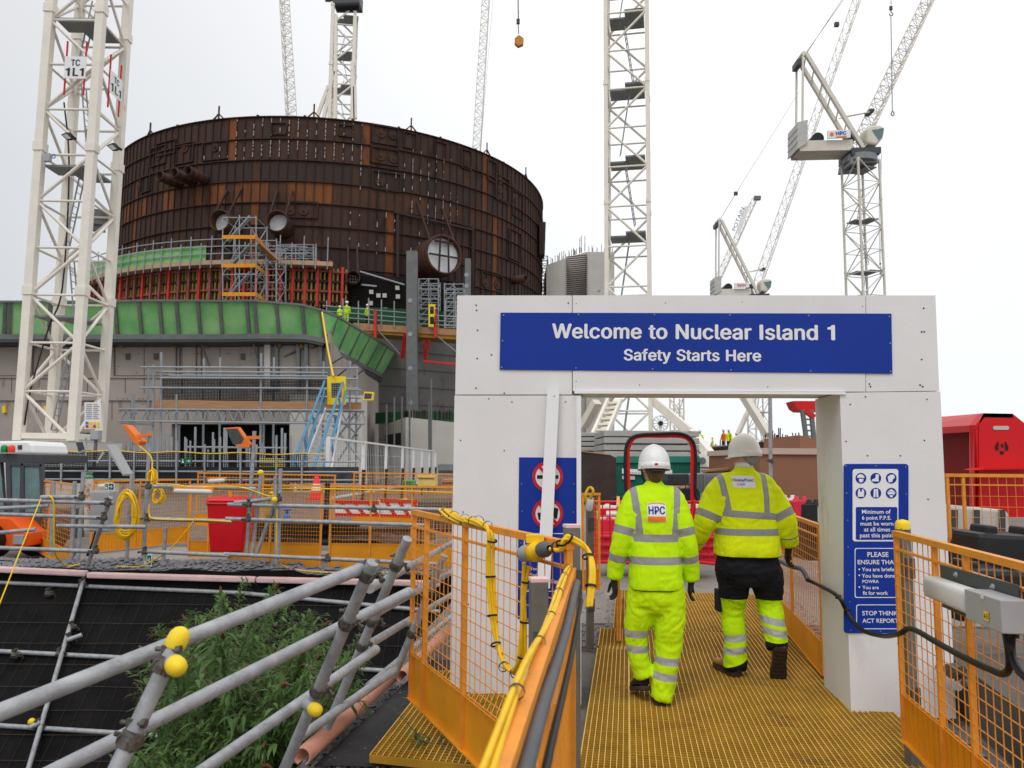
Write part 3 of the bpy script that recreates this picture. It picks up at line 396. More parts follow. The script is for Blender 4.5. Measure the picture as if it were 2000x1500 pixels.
# ------------------------------------------------------------------ ground and walkway
WD = V((.15, 1, 0)).normalized(); WX = V((1, -.15, 0)).normalized()      # along / across the walkway
WO = V((.34, 4.05, 0))                                                    # left edge of the walkway near the picture's bottom
def wk(s, t, z=0.0): p = WO + WX*s + WD*t; return V((p.x, p.y, z))
M['ground'] = mat('stony ground', srgb(112, 106, 100), .9, 0, .3, 2.5, .6, 30, dirt=(srgb(70, 66, 62), 5, .55))
M['concrete_ground'] = mat('concrete slab ground', srgb(140, 136, 130), .85, 0, .15, 1.2, .2, 40, dirt=(srgb(105, 98, 92), 1.5, .58))
M['pit'] = mat('geotextile', (.0075, .007, .0073), .9, 0, .5, 3, .5, 25, spec=.15)
M['gravel'] = mat('gravel stone', srgb(122, 122, 126), .85, 0, .35, 25, .3, 80)
EDGE_Y = 10.25
def edge_x(y): return -1.28 + (y-3.0)*.09                                 # right-hand edge of the excavation
def build_ground():
    mb = MB(); BIG = 900
    zg = -.06
    # sheet to the right of the pit and all round it, with the pit left open
    e0, e1 = edge_x(-6), edge_x(EDGE_Y)
    mb.quad((e0, -6, zg), (BIG, -6, zg), (BIG, EDGE_Y, zg), (e1, EDGE_Y, zg))
    mb.quad((-BIG, EDGE_Y, zg), (BIG, EDGE_Y, zg), (BIG, BIG, zg), (-BIG, BIG, zg))
    mb.quad((-BIG, -BIG, zg), (BIG, -BIG, zg), (BIG, -6, zg), (-BIG, -6, zg))
    mb.quad((-BIG, -6, zg), (-14, -6, zg), (-14, EDGE_Y, zg), (-BIG, EDGE_Y, zg))
    tag(mb.build('ground', M['ground'], origin=(0, 0, 0)), kind='structure')
    # excavation: far slope, side slope, floor
    D = 3.2
    mb = MB(); nx, ny = 60, 16
    def q(x, y, k): return (x, y, zg - k*D + .05*mnoise.noise(V((x*1.3, y*1.3, 7*k)))*(1 if 0 < k < 1 else 0))
    vs = []; fs = []
    for i in range(nx+1):
        for j in range(ny+1):
            k = j/ny; x = -14 + (e1+14)*i/nx; vs.append(q(x + k*(-1.0)*(i/nx), EDGE_Y - k*D*1.0, k))
    fs = [(i*(ny+1)+j, i*(ny+1)+j+1, (i+1)*(ny+1)+j+1, (i+1)*(ny+1)+j) for i in range(nx) for j in range(ny)]
    mb.add(vs, fs, True)
    vs = []; n2 = 40
    for i in range(n2+1):
        y = -6 + (EDGE_Y+6)*i/n2
        for j in range(ny+1):
            k = j/ny; vs.append(q(edge_x(y)-k*1.0, y - k*D*(i/n2), k))
    mb.add(vs, [(i*(ny+1)+j, (i+1)*(ny+1)+j, (i+1)*(ny+1)+j+1, i*(ny+1)+j+1) for i in range(n2) for j in range(ny)], True)
    mb.quad((-14, -6, zg-D), (0, -6, zg-D), (0, EDGE_Y, zg-D), (-14, EDGE_Y, zg-D))
    mb.quad((-14, -6, zg-D), (-14, EDGE_Y-D, zg-D), (-14, EDGE_Y, zg), (-14, -6, zg))
    tag(mb.build('pit_slope', M['pit'], origin=(0, 0, 0)), kind='structure')
    return zg, D
ZG, PD = build_ground()
# concrete pavement behind the arch
mb = MB(); mb.prism([(-.3, 8.2, -.056), (9, 8.2, -.056), (14, 30, -.056), (-2, 30, -.056)], (0, 0, .012)); tag(mb.build('pavement', M['concrete_ground']), kind='structure')
def grating(s0, s1, t0, t1, label, pitch=.035, z=0., group='yellow grating panels of the walkway', corners=None, dz=.03):
    mb = MB(); w = .0055
    if corners is None: c = [wk(s0, t0, z), wk(s1, t0, z), wk(s1, t1, z), wk(s0, t1, z)]
    else: c = corners
    ex = c[1]-c[0]; ey = c[3]-c[0]; nx = max(2, round(ex.length/pitch)); ny = max(2, round(ey.length/pitch)); up = V((0, 0, 1))
    H = V((0, 0, dz))
    for i in range(nx+1):
        u = i/nx; a = c[0].lerp(c[1], u)-H/2; b = c[3].lerp(c[2], u)-H/2
        mb.bar(a, b, w if 0 < i < nx else w*1.6, dz, up); mb.mat(1).bar(a+V((0, 0, dz/2+.0005)), b+V((0, 0, dz/2+.0005)), w*.8, .001, up).mat(0)
    for j in range(ny+1):
        u = j/ny; a = c[0].lerp(c[3], u)-H/2; b = c[1].lerp(c[2], u)-H/2
        a.z -= .002; b.z -= .002; mb.bar(a, b, w if 0 < j < ny else w*1.6, dz, up)
    return tag(mb.build('grating_panel', [M['grating'], M['gratingtop']]), label, 'grating', group)
WW = 1.98
seams = [-1.9, -.62, .46, 1.06, 1.95, 2.9, 3.75, 4.6, 5.45, 6.1]
names = ['below the picture edge nearest the camera', 'in front of the white arch', 'just in front of the arch pillars', 'under the first walker\'s rear boot', 'between the arch pillars', 'just past the arch', 'second past the arch', 'third past the arch', 'last before the concrete']
for i in range(len(seams)-1):
    l = 0 if seams[i] < 3 else .12
    grating(l+ (.27 if seams[i] < 2.5 else 0), WW, seams[i]+.003, seams[i+1]-.003, 'wide yellow grating panel of the walkway ' + names[i])
grating(0, .265, -1.9, .8, 'narrow yellow grating strip along the left fence nearest the camera'); grating(0, .265, .806, 3.0, 'narrow yellow grating strip beside the left arch pillar')
# lone grating panel left of the arch
cs = [gz(723, 1473, .03), gz(985, 1500, .03), gz(1040, 1300, .03), gz(852, 1310, .03)]
grating(0, 0, 0, 0, 'loose yellow grating panel on the ground outside the left fence', corners=cs, group=None, dz=.04)
# dark fabric strip beside it
M['fabric'] = mat('black woven fabric', (.03, .03, .032), .75, 0, .35, 8, .6, 60)
mb = MB(); n = 26; vs = []
for i in range(n+1):
    t = i/n; L_ = gz(612+ (845-612)*t, 1500-(1500-1290)*t, ZG+.02); R_ = gz(760+(885-760)*t, 1500-(1500-1290)*t, ZG+.02)
    for j in range(9):
        p = L_.lerp(R_, j/8); p.z += .018*mnoise.noise(V((p.x*4, p.y*2.2, 1)))+.012; vs.append(p)
mb.add(vs, [(i*9+j, i*9+j+1, (i+1)*9+j+1, (i+1)*9+j) for i in range(n) for j in range(8)], True)
tag(mb.build('membrane_strip', M['fabric']), 'strip of black woven membrane lying between pink edging and loose grating', 'membrane')
# ------------------------------------------------------------------ orange edge-protection panels
def fence_panel(P, Q, z0, z1, label, nv=42, nh=13, toe=.25, ribs=True, group='orange mesh guard panels', wire=.0018, posts=(0, .5, 1), mid=True, name='guard_panel', simple=False, rw=.035):
    P = V((P[0], P[1], 0)); Q = V((Q[0], Q[1], 0)); L_ = (Q-P).length; d = (Q-P)/L_; nrm = V((d.y, -d.x, 0))
    root = thing(name, V((P.x, P.y, z0)), label, 'guard panel', group)
    def p(t, z): v = P.lerp(Q, t); return V((v.x, v.y, z))
    mb = MB(); e = .016/L_; up = V((0, 0, 1))
    mb.bar(p(0, z1), p(1, z1), rw, rw*.86)
    for t in posts:
        tt = min(max(t, e), 1-e); mb.bar(p(tt, z0), p(tt, z1-.015), .024, .024, nrm)
    if mid: mb.bar(p(0, z1-.085), p(1, z1-.085), .018, .012)
    mb.build('frame', M['orange'], root)
    mb = MB(); ztop = z1-.01; zb = z0+toe if toe else z0
    off = nrm*.006
    for i in range(1, nv):
        t = i/nv; mb.bar(p(t, zb-.02)+off, p(t, ztop)+off, wire*2, wire*2)
    for j in range(nh):
        z = zb + (z1-.09-zb)*(j/nh); mb.bar(p(0, z)+off*2, p(1, z)+off*2, wire*2, wire*2)
    mb.build('wire_mesh', M['orange'], root)
    if toe:
        mb = MB(); mb.prism([p(e, z0)-nrm*.012, p(1-e, z0)-nrm*.012, p(1-e, z0+toe)-nrm*.012, p(e, z0+toe)-nrm*.012], nrm*.006)
        mb.prism([p(0, z0)-nrm*.02, p(1, z0)-nrm*.02, p(1, z0)+nrm*.02, p(0, z0)+nrm*.02], (0, 0, .006))
        if ribs:
            for i in range(1, nv):
                t = i/nv; mb.bar(p(t, z0+.005)-nrm*.004, p(t, z0+toe)-nrm*.004, .006, .006)
        mb.build('toe_board', M['orangetoe'], root)
    return root
cor = V((.225, 2.93, 0))                       # corner where the two near panels meet
fence_panel((-.60, 4.8), (cor.x, cor.y), .19, 1.295, 'bent orange mesh guard panel in front of left arch pillar, plain toe board', ribs=False, nv=30, nh=12, posts=(0, .13, .45, 1), toe=.27)
fence_panel((cor.x+.01, cor.y+.02), (cor.x+.01-2.5*.128, cor.y-2.48), .0, 1.2, 'orange mesh guard panel running toward camera under taped yellow cables', nv=40, rw=.026, posts=(0, .5, 1))
p3a = at(1748, 1040, 4.3)
fence_panel((p3a.x, p3a.y), (p3a.x-.15*2.5, p3a.y-2.47), .14, 1.235, 'orange mesh guard panel carrying the grey light fitting', nv=36, nh=12, posts=(0, .22, .36, .6, 1))
fence_panel((2.38, 6.0), (3.02, 9.6), .02, 1.14, 'orange mesh guard panel behind the second walker, right side', nv=48, posts=(0, .35, .7, 1))
fence_panel((.98, 7.1), (1.30, 9.4), .02, 1.2, 'orange mesh guard panel seen edge on, left side past the arch', nv=40)
p6 = at(1846, 928, 7.0)
fence_panel((p6.x, 7.0), (p6.x+2.6, 6.9), .3, p6.z, 'orange mesh guard panel in front of the red machine', nv=34, nh=12, posts=(0, .06, .32, .5, .75, 1), toe=0)
# square steel posts
def post(px, ytop, Y, label, zb=-.04, w=.06, cap=True):
    p = at(px, ytop, Y); r = thing('fence_post', (p.x, p.y, zb), label, 'post', 'steel posts holding the guard panels')
    mb = MB(); mb.box((p.x, p.y, (p.z+zb)/2), (w, w, p.z-zb), .15); mb.build('tube', M['steelpost'], r, bevel=.004)
    if cap:
        mb = MB(); mb.box((p.x, p.y, p.z+.006), (w*1.05, w*1.05, .012), .15); mb.build('cap', M['pink'], r)
    mb = MB(); mb.box((p.x+.01, p.y-w*.62, p.z-.22), (w*.9, .02, .11), .15); mb.box((p.x+.01, p.y-w*.62, .35), (w*.9, .02, .11), .15); mb.build('bracket', M['coupler'], r)
    return r
post(1052, 1135, 2.75, 'short grey square post standing inside the yellow cable corner')
post(1117, 1030, 3.15, 'grey square post at left arch pillar corner')
pr = post(1763, 1030, 4.36, 'grey square post with yellow cap in front of the right pillar', cap=False)
q = at(1763, 1030, 4.36); mb = MB(); mb.lathe((q.x, q.y, q.z-.01), (0, 0, 1), [(.04, 0), (.04, .03), (.03, .048), (.0, .055)], 12); mb.build('cap', M['yellowcap'], pr)
post(1152, 975, 7.05, 'grey square post with taped label, left side past the arch')
# ------------------------------------------------------------------ the two walkers
M['hivis'] = None
def cloth_mat(name, col, tape=srgb(150, 150, 148), rough=.75, piping=None):
    """cloth with sewn-on reflective tape: 'tape' is a signed distance stored on the vertices"""
    m = bpy.data.materials.new(name); m.use_nodes = True; nt = m.node_tree; N = nt.nodes.new; L = nt.links.new
    b = nt.nodes['Principled BSDF']
    at_ = N('ShaderNodeAttribute'); at_.attribute_name = 'tape'
    g = N('ShaderNodeMath'); g.operation = 'GREATER_THAN'; g.inputs[1].default_value = 0; L(at_.outputs['Fac'], g.inputs[0])
    tc = N('ShaderNodeTexCoord'); nz = N('ShaderNodeTexNoise'); nz.inputs['Scale'].default_value = 5; nz.inputs['Detail'].default_value = 5; L(tc.outputs['Object'], nz.inputs['Vector'])
    rp = N('ShaderNodeValToRGB'); L(nz.outputs['Fac'], rp.inputs[0]); e = rp.color_ramp.elements; e[0].position = .3; e[1].position = .7
    e[0].color = tuple(x*.95 for x in col)+(1,); e[1].color = tuple(min(1, x*1.06) for x in col)+(1,)
    a2 = N('ShaderNodeAttribute'); a2.attribute_name = 'alt'; g2 = N('ShaderNodeMath'); g2.operation = 'GREATER_THAN'; g2.inputs[1].default_value = 0; L(a2.outputs['Fac'], g2.inputs[0])
    m2 = N('ShaderNodeMix'); m2.data_type = 'RGBA'; L(g2.outputs[0], m2.inputs[0]); L(rp.outputs[0], m2.inputs[6]); m2.inputs[7].default_value = tuple(piping or (.01, .011, .016))+(1,)
    mx = N('ShaderNodeMix'); mx.data_type = 'RGBA'; L(g.outputs[0], mx.inputs[0]); L(m2.outputs[2], mx.inputs[6]); mx.inputs[7].default_value = tape+(1,)
    L(mx.outputs[2], b.inputs['Base Color']); b.inputs['Roughness'].default_value = rough
    mr = N('ShaderNodeMapRange'); mr.inputs[3].default_value = rough; mr.inputs[4].default_value = .38; L(g.outputs[0], mr.inputs[0]); L(mr.outputs[0], b.inputs['Roughness'])
    b.inputs['Specular IOR Level'].default_value = .2
    n3 = N('ShaderNodeTexNoise'); n3.inputs['Scale'].default_value = 10; n3.inputs['Detail'].default_value = 3; n3.inputs['Distortion'].default_value = 1.2; mp = N('ShaderNodeMapping'); mp.inputs['Scale'].default_value = (1.2, 1.2, .38); mp.inputs['Rotation'].default_value = (0, .35, 0); L(tc.outputs['Object'], mp.inputs[0]); L(mp.outputs[0], n3.inputs['Vector'])
    bp = N('ShaderNodeBump'); bp.inputs['Strength'].default_value = .5; bp.inputs['Distance'].default_value = .03; L(n3.outputs['Fac'], bp.inputs['Height']); L(bp.outputs[0], b.inputs['Normal'])
    return m
HV1 = cloth_mat('lime high visibility cloth', srgb(196, 240, 8), piping=(.03, .05, .01))
HV2 = cloth_mat('yellow high visibility cloth', srgb(226, 242, 14), piping=(.03, .03, .01))
TR1 = cloth_mat('lime overtrousers', srgb(200, 242, 10), tape=srgb(175, 175, 172))
TR2 = cloth_mat('navy and lime work trousers', srgb(196, 240, 10), tape=srgb(175, 175, 172))
M['skin'] = mat('skin', srgb(205, 150, 125), .5, 0, .08, 20)
M['hairgrey'] = mat('grey hair', srgb(150, 145, 138), .6, 0, .25, 40, .5, 150)
M['hairbrown'] = mat('brown hair', srgb(98, 70, 50), .6, 0, .3, 40, .5, 150)
M['glove'] = mat('black work glove', (.018, .018, .019), .6, 0, .3, 30, .3, 90)
M['boot'] = mat('dark boot leather', srgb(38, 30, 25), .5, 0, .25, 20, .2, 60)
M['tanboot'] = mat('tan boot leather', srgb(165, 120, 70), .55, 0, .2, 20, .2, 60)
M['sole'] = mat('boot sole', srgb(66, 52, 40), .8, 0, .25, 25, .3, 60)
M['helmet'] = mat('white hard hat', (.80, .80, .80), .3, 0, .02, 4)
M['helmet2'] = mat('cream hard hat', srgb(246, 243, 236), .32, 0, .03, 4)
M['navy'] = mat('navy cloth', (.012, .014, .025), .85, 0, .3, 8, .3, 40)
def loft(rings, n=28, caps=True):
    """rings: (centre, x-axis*rx, y-axis*ry, power) -> verts, faces"""
    vs = []; fs = []
    for c, ax, ay, p in rings:
        for i in range(n):
            a = 2*math.pi*i/n; ca, sa = math.cos(a), math.sin(a); e = 2/p
            vs.append(V(c)+V(ax)*(abs(ca)**e*(1 if ca >= 0 else -1))+V(ay)*(abs(sa)**e*(1 if sa >= 0 else -1)))
    k = len(rings)
    fs = [(i*n+j, i*n+(j+1) % n, (i+1)*n+(j+1) % n, (i+1)*n+j) for i in range(k-1) for j in range(n)]
    if caps: fs += [tuple(range(n-1, -1, -1)), tuple(range((k-1)*n, k*n))]
    return vs, fs
def interp(keys, m):
    """keys: list of tuples of floats/vectors; Catmull-Rom to m per span"""
    out = []; k = len(keys)
    for i in range(k-1):
        for j in range(m):
            t = j/m; q = []
            for a in range(len(keys[0])):
                p0, p1, p2, p3 = keys[max(i-1, 0)][a], keys[i][a], keys[i+1][a], keys[min(i+2, k-1)][a]
                q.append(.5*(2*p1+(p2-p0)*t+(2*p0-5*p1+4*p2-p3)*(t*t)+(3*p1-p0-3*p2+p3)*(t*t*t)))
            out.append(tuple(q))
    out.append(keys[-1]); return out
def torso_rings(keys, m=5):                # keys: (z, cx, cy, rx, ry, power, twist)
    return [((cx, cy, z), V((math.cos(tw), math.sin(tw), 0))*rx, V((-math.sin(tw), math.cos(tw), 0))*ry, p) for z, cx, cy, rx, ry, p, tw in interp(keys, m)]
def limb_rings(keys, m=5, flat=1.0):       # keys: (point, radius)
    ks = interp([(V(p), r, r2) for p, r, r2 in [(k + (k[1],))[:3] if len(k) == 2 else k for k in keys]], m); out = []; k = len(ks)
    for i in range(k):
        d = ks[min(i+1, k-1)][0]-ks[max(i-1, 0)][0]
        x, y = basis(d, V((0, 1, 0)))
        out.append((ks[i][0], x*ks[i][1], y*ks[i][2], 2.0))
    return out
def remesh(parts, vox=.011, smooth=6, wr=None):
    vs = []; fs = []
    for v, f in parts:
        n = len(vs); vs += v; fs += [tuple(i+n for i in q) for q in f]
    me = bpy.data.meshes.new('tmp'); me.from_pydata([tuple(v) for v in vs], [], fs); o = bpy.data.objects.new('tmp', me); C.objects.link(o)
    r = o.modifiers.new('r', 'REMESH'); r.mode = 'VOXEL'; r.voxel_size = vox
    s = o.modifiers.new('s', 'SMOOTH'); s.iterations = smooth; s.factor = .5
    m2 = bpy.data.meshes.new_from_object(o.evaluated_get(bpy.context.evaluated_depsgraph_get()))
    bpy.data.objects.remove(o); bpy.data.meshes.remove(me)
    if wr:
        nr = [v.normal.copy() for v in m2.vertices]
        for v, q in zip(m2.vertices, nr): v.co += q*wr(v.co, q)
    m2.polygons.foreach_set('use_smooth', [True]*len(m2.polygons))
    return m2
def attr(me, name, fn):
    a = me.attributes.new(name, 'FLOAT', 'POINT'); a.data.foreach_set('value', [fn(v.co) for v in me.vertices])
def put(me, name, mt, parent=None):
    me.name = name; me.materials.append(mt); o = bpy.data.objects.new(name, me); C.objects.link(o)
    if parent: o.parent = parent
    return o
def seg_t(p, pts):
    """nearest position on a polyline: (distance along, distance from)"""
    best = (0, 9e9); acc = 0
    for a, b in zip(pts, pts[1:]):
        d = b-a; l = d.length; t = max(-.2 if a is pts[0] else 0, min(1.25 if b is pts[-1] else 1, (p-a).dot(d)/(l*l))); q = (p-(a+d*t)).length
        if q < best[1]: best = (acc+t*l, q)
        acc += l
    return best
def crease(seed, amp, f=(9, 9, 5)):
    def w(p, n):
        a = mnoise.noise(V((p.x*f[0], p.y*f[1], p.z*f[2]))+V((seed, 0, 0)))
        b = 1-abs(mnoise.noise(V((p.x*f[0]*1.3+3*a, p.y*f[1]*1.3, p.z*f[2]*2.2))+V((seed*2, 5, 0))))*2
        return amp*(a*.7 + .6*b)
    return w
def hand(mb_list, wrist, palm_dir, palm_w, curl=.5, side=1, scale=1.0):
    """glove: palm, four bent fingers of unequal length and a thumb from the side of the palm"""
    d = V(palm_dir).normalized(); w = (V(palm_w) - d*V(palm_w).dot(d)).normalized(); nrm = d.cross(w)*side   # nrm: towards the palm
    W0 = V(wrist); s = scale
    rg = [(W0-d*.03*s, w*.031*s, nrm*.026*s, 2), (W0+d*.01*s, w*.034*s, nrm*.024*s, 2.2), (W0+d*.05*s, w*.044*s, nrm*.020*s, 2.5), (W0+d*.09*s, w*.046*s, nrm*.017*s, 2.6), (W0+d*.10*s, w*.043*s, nrm*.014*s, 2.6)]
    out = [loft(rg, 20)]
    for i, (o, l) in enumerate(((.033, .072), (.011, .082), (-.011, .077), (-.032, .060))):
        p = W0+d*.092*s+w*o*s; pts = [p-d*.02*s, p]; a = 0
        for q, k in ((.45, .35), (.32, .8), (.23, .7)):
            a += curl*k; dd = (d*math.cos(a)+nrm*math.sin(a)+w*o*.6).normalized(); p = p+dd*l*q*s; pts.append(p)
        rr = limb_rings([(pts[0], .0105*s), (pts[1], .0110*s), (pts[2], .0102*s), (pts[3], .0095*s), (pts[4], .0062*s)], 3); out.append(loft(rr, 10))
    p = W0+d*.022*s+w*.034*s; t1 = p+(d*.75+w*.5+nrm*.35).normalized()*.045*s; t2 = t1+(d*.95+nrm*.4).normalized()*.036*s; t3 = t2+(d*.95+nrm*.6-w*.15).normalized()*.026*s
    out.append(loft(limb_rings([(p-w*.012*s, .015*s), (p+d*.006*s, .0155*s), (t1, .0132*s), (t2, .0118*s), (t3, .007*s)], 3), 12))
    mb_list += out
def helmet(root, c, tilt, yaw, m, s=1.0, hz=1.0):
    Mx = Matrix.Translation(V(c)) @ Matrix.Rotation(yaw, 4, 'Z') @ Matrix.Rotation(tilt, 4, 'X')
    mb = MB(); n = 36; prof = []
    for i in range(13):
        t = i/12*math.pi/2; prof.append((math.sin(t), math.cos(t)))
    vs = []; rows = len(prof)
    def hx(a, r, z):
        rx = .118*s; ry = (.142 if math.sin(a) > 0 else .138)*s
        rib = 1+.018*max(0, 1-abs(math.cos(a)*r*rx)/.03)*(1 if z > .25 else 0)
        return V((math.cos(a)*r*rx, math.sin(a)*r*ry, z*.135*s*hz*rib))
    for r, z in prof:
        for i in range(n): vs.append(hx(2*math.pi*i/n, r, z))
    base = len(vs)
    for r, dz in ((1.02, -.012), (1.03, -.035), (1.06, -.042), (1.06, -.047), (.98, -.044)):
        for i in range(n):
            a = 2*math.pi*i/n; pk = max(0, math.sin(a))**3*.22
            q = hx(a, r+pk*(1 if r > 1.04 else 0), 0); q.z += dz*s; vs.append(q)
    R_ = rows+5
    fs = [(i*n+j, (i+1)*n+j, (i+1)*n+(j+1) % n, i*n+(j+1) % n) for i in range(R_-1) for j in range(n)]
    mb.add([Mx @ v for v in vs], fs, True)
    o = mb.build('helmet', m, root)
    # raised rear band and badge
    b = MB(); vs = []
    for i in range(13):
        a = R(-90-60+120*i/12)
        for r, z in ((1.045, .02), (1.075, .0), (1.075, -.28), (1.05, -.30)):
            q = hx(a, r, 0); q.z = z*.135*s; vs.append(Mx @ q)
    b.add(vs, [(i*4+k, (i+1)*4+k, (i+1)*4+k+1, i*4+k+1) for i in range(12) for k in range(3)], True); b.build('rear_band', m, o)
    return o, Mx, hx
from mathutils.bvhtree import BVHTree
def patch(me, name, m, root, x0, x1, z0, z1, off, nx=6, nz=6, top_arc=0):
    """cloth patch laid on the back of a garment"""
    bv = BVHTree.FromPolygons([v.co for v in me.vertices], [tuple(p.vertices) for p in me.polygons])
    mb = MB(); vs = []
    def hit(x, z):
        h = bv.ray_cast(V((x, -2, z)), V((0, 1, 0)))
        return (h[0].y if h[0] else 0)
    for i in range(nx+1):
        x = x0+(x1-x0)*i/nx; arc = top_arc*(1-((i/nx)*2-1)**2)
        for j in range(nz+1):
            z = z0+(z1+arc-z0)*j/nz; vs.append(V((x, hit(x, z)-off, z)))
    mb.add(vs, [(i*(nz+1)+j, (i+1)*(nz+1)+j, (i+1)*(nz+1)+j+1, i*(nz+1)+j+1) for i in range(nx) for j in range(nz)], True)
    mb.v = [v+WL[root.name] for v in mb.v]
    return mb.build(name, m, root), hit
def letters(body, x0, x1, z0, h, hit, off, m, root, name='lettering'):
    gv, gf = glyph_mesh(body); a = min(v[0] for v in gv); b = max(v[0] for v in gv); c = max(v[1] for v in gv)
    mb = MB(); vs = []
    for x, y, w in gv:
        X = x0+(x1-x0)*(x-a)/(b-a); Z = z0+h*y/c; vs.append(V((X, hit(X, Z)-off-w, Z))+WL[root.name])
    mb.add(vs, gf); return mb.build(name, m, root)
def boot(root, heel, yaw, pitch, m, s=1.0, ankle=.11):
    Mx = Matrix.Translation(V(heel)) @ Matrix.Rotation(yaw, 4, 'Z') @ Matrix.Rotation(pitch, 4, 'X')
    keys = [(-.075, .036, .07, .075), (-.06, .040, .085, .09), (.0, .042, .10, .1), (.05, .042, .085, .085), (.10, .046, .06, .065), (.15, .05, .045, .055), (.19, .044, .04, .05), (.215, .028, .033, .035)]
    rg = []
    for y, w, h, top in keys: rg.append((Mx @ V((0, y*s, (.022+h*.5)*s)), (Mx.to_3x3() @ V((w*s, 0, 0))), (Mx.to_3x3() @ V((0, 0, h*.5*s))), 2.6))
    v, f = loft(rg, 18); mb = MB(); off = WL[root.name]; mb.add([q+off for q in v], f, True)
    rg = [(Mx @ V((0, -.02, .05*s)), Mx.to_3x3() @ V((.045*s, 0, 0)), Mx.to_3x3() @ V((0, .06*s, 0)), 2.2), (Mx @ V((0, -.02, .17*s)), Mx.to_3x3() @ V((.05*s, 0, 0)), Mx.to_3x3() @ V((0, .058*s, 0)), 2.2)]
    v, f = loft(rg, 18); mb.add([q+off for q in v], f, True)
    o = mb.build('boot', m, root)
    mb = MB()
    out = [(-.078, .03), (-.06, .042), (0, .044), (.05, .043), (.1, .05), (.15, .054), (.195, .047), (.225, .022)]
    pts = [Mx @ V((w*s, y*s, 0)) for y, w in out]+[Mx @ V((-w*s, y*s, 0)) for y, w in out[::-1]]
    up = Mx.to_3x3() @ V((0, 0, 1)); mb.prism([p+off for p in pts], up*.026*s)
    for k in range(9):
        y = -.065+k*.032; mb.prism([(Mx @ V((x*s, yy*s, 0)))+off for x, yy in ((-.038, y), (.038, y), (.038, y+.016), (-.038, y+.016))], -up*.006)
    mb.build('sole', M['sole'], o); return o
def leg_mesh(legs, hip, seed, wr=.012, vox=.0125):
    parts = [loft(torso_rings(hip), 32)]
    for L_ in legs: parts.append(loft(limb_rings(L_, 6), 24))
    return remesh(parts, vox, 7, crease(seed, wr, (8, 8, 9)))
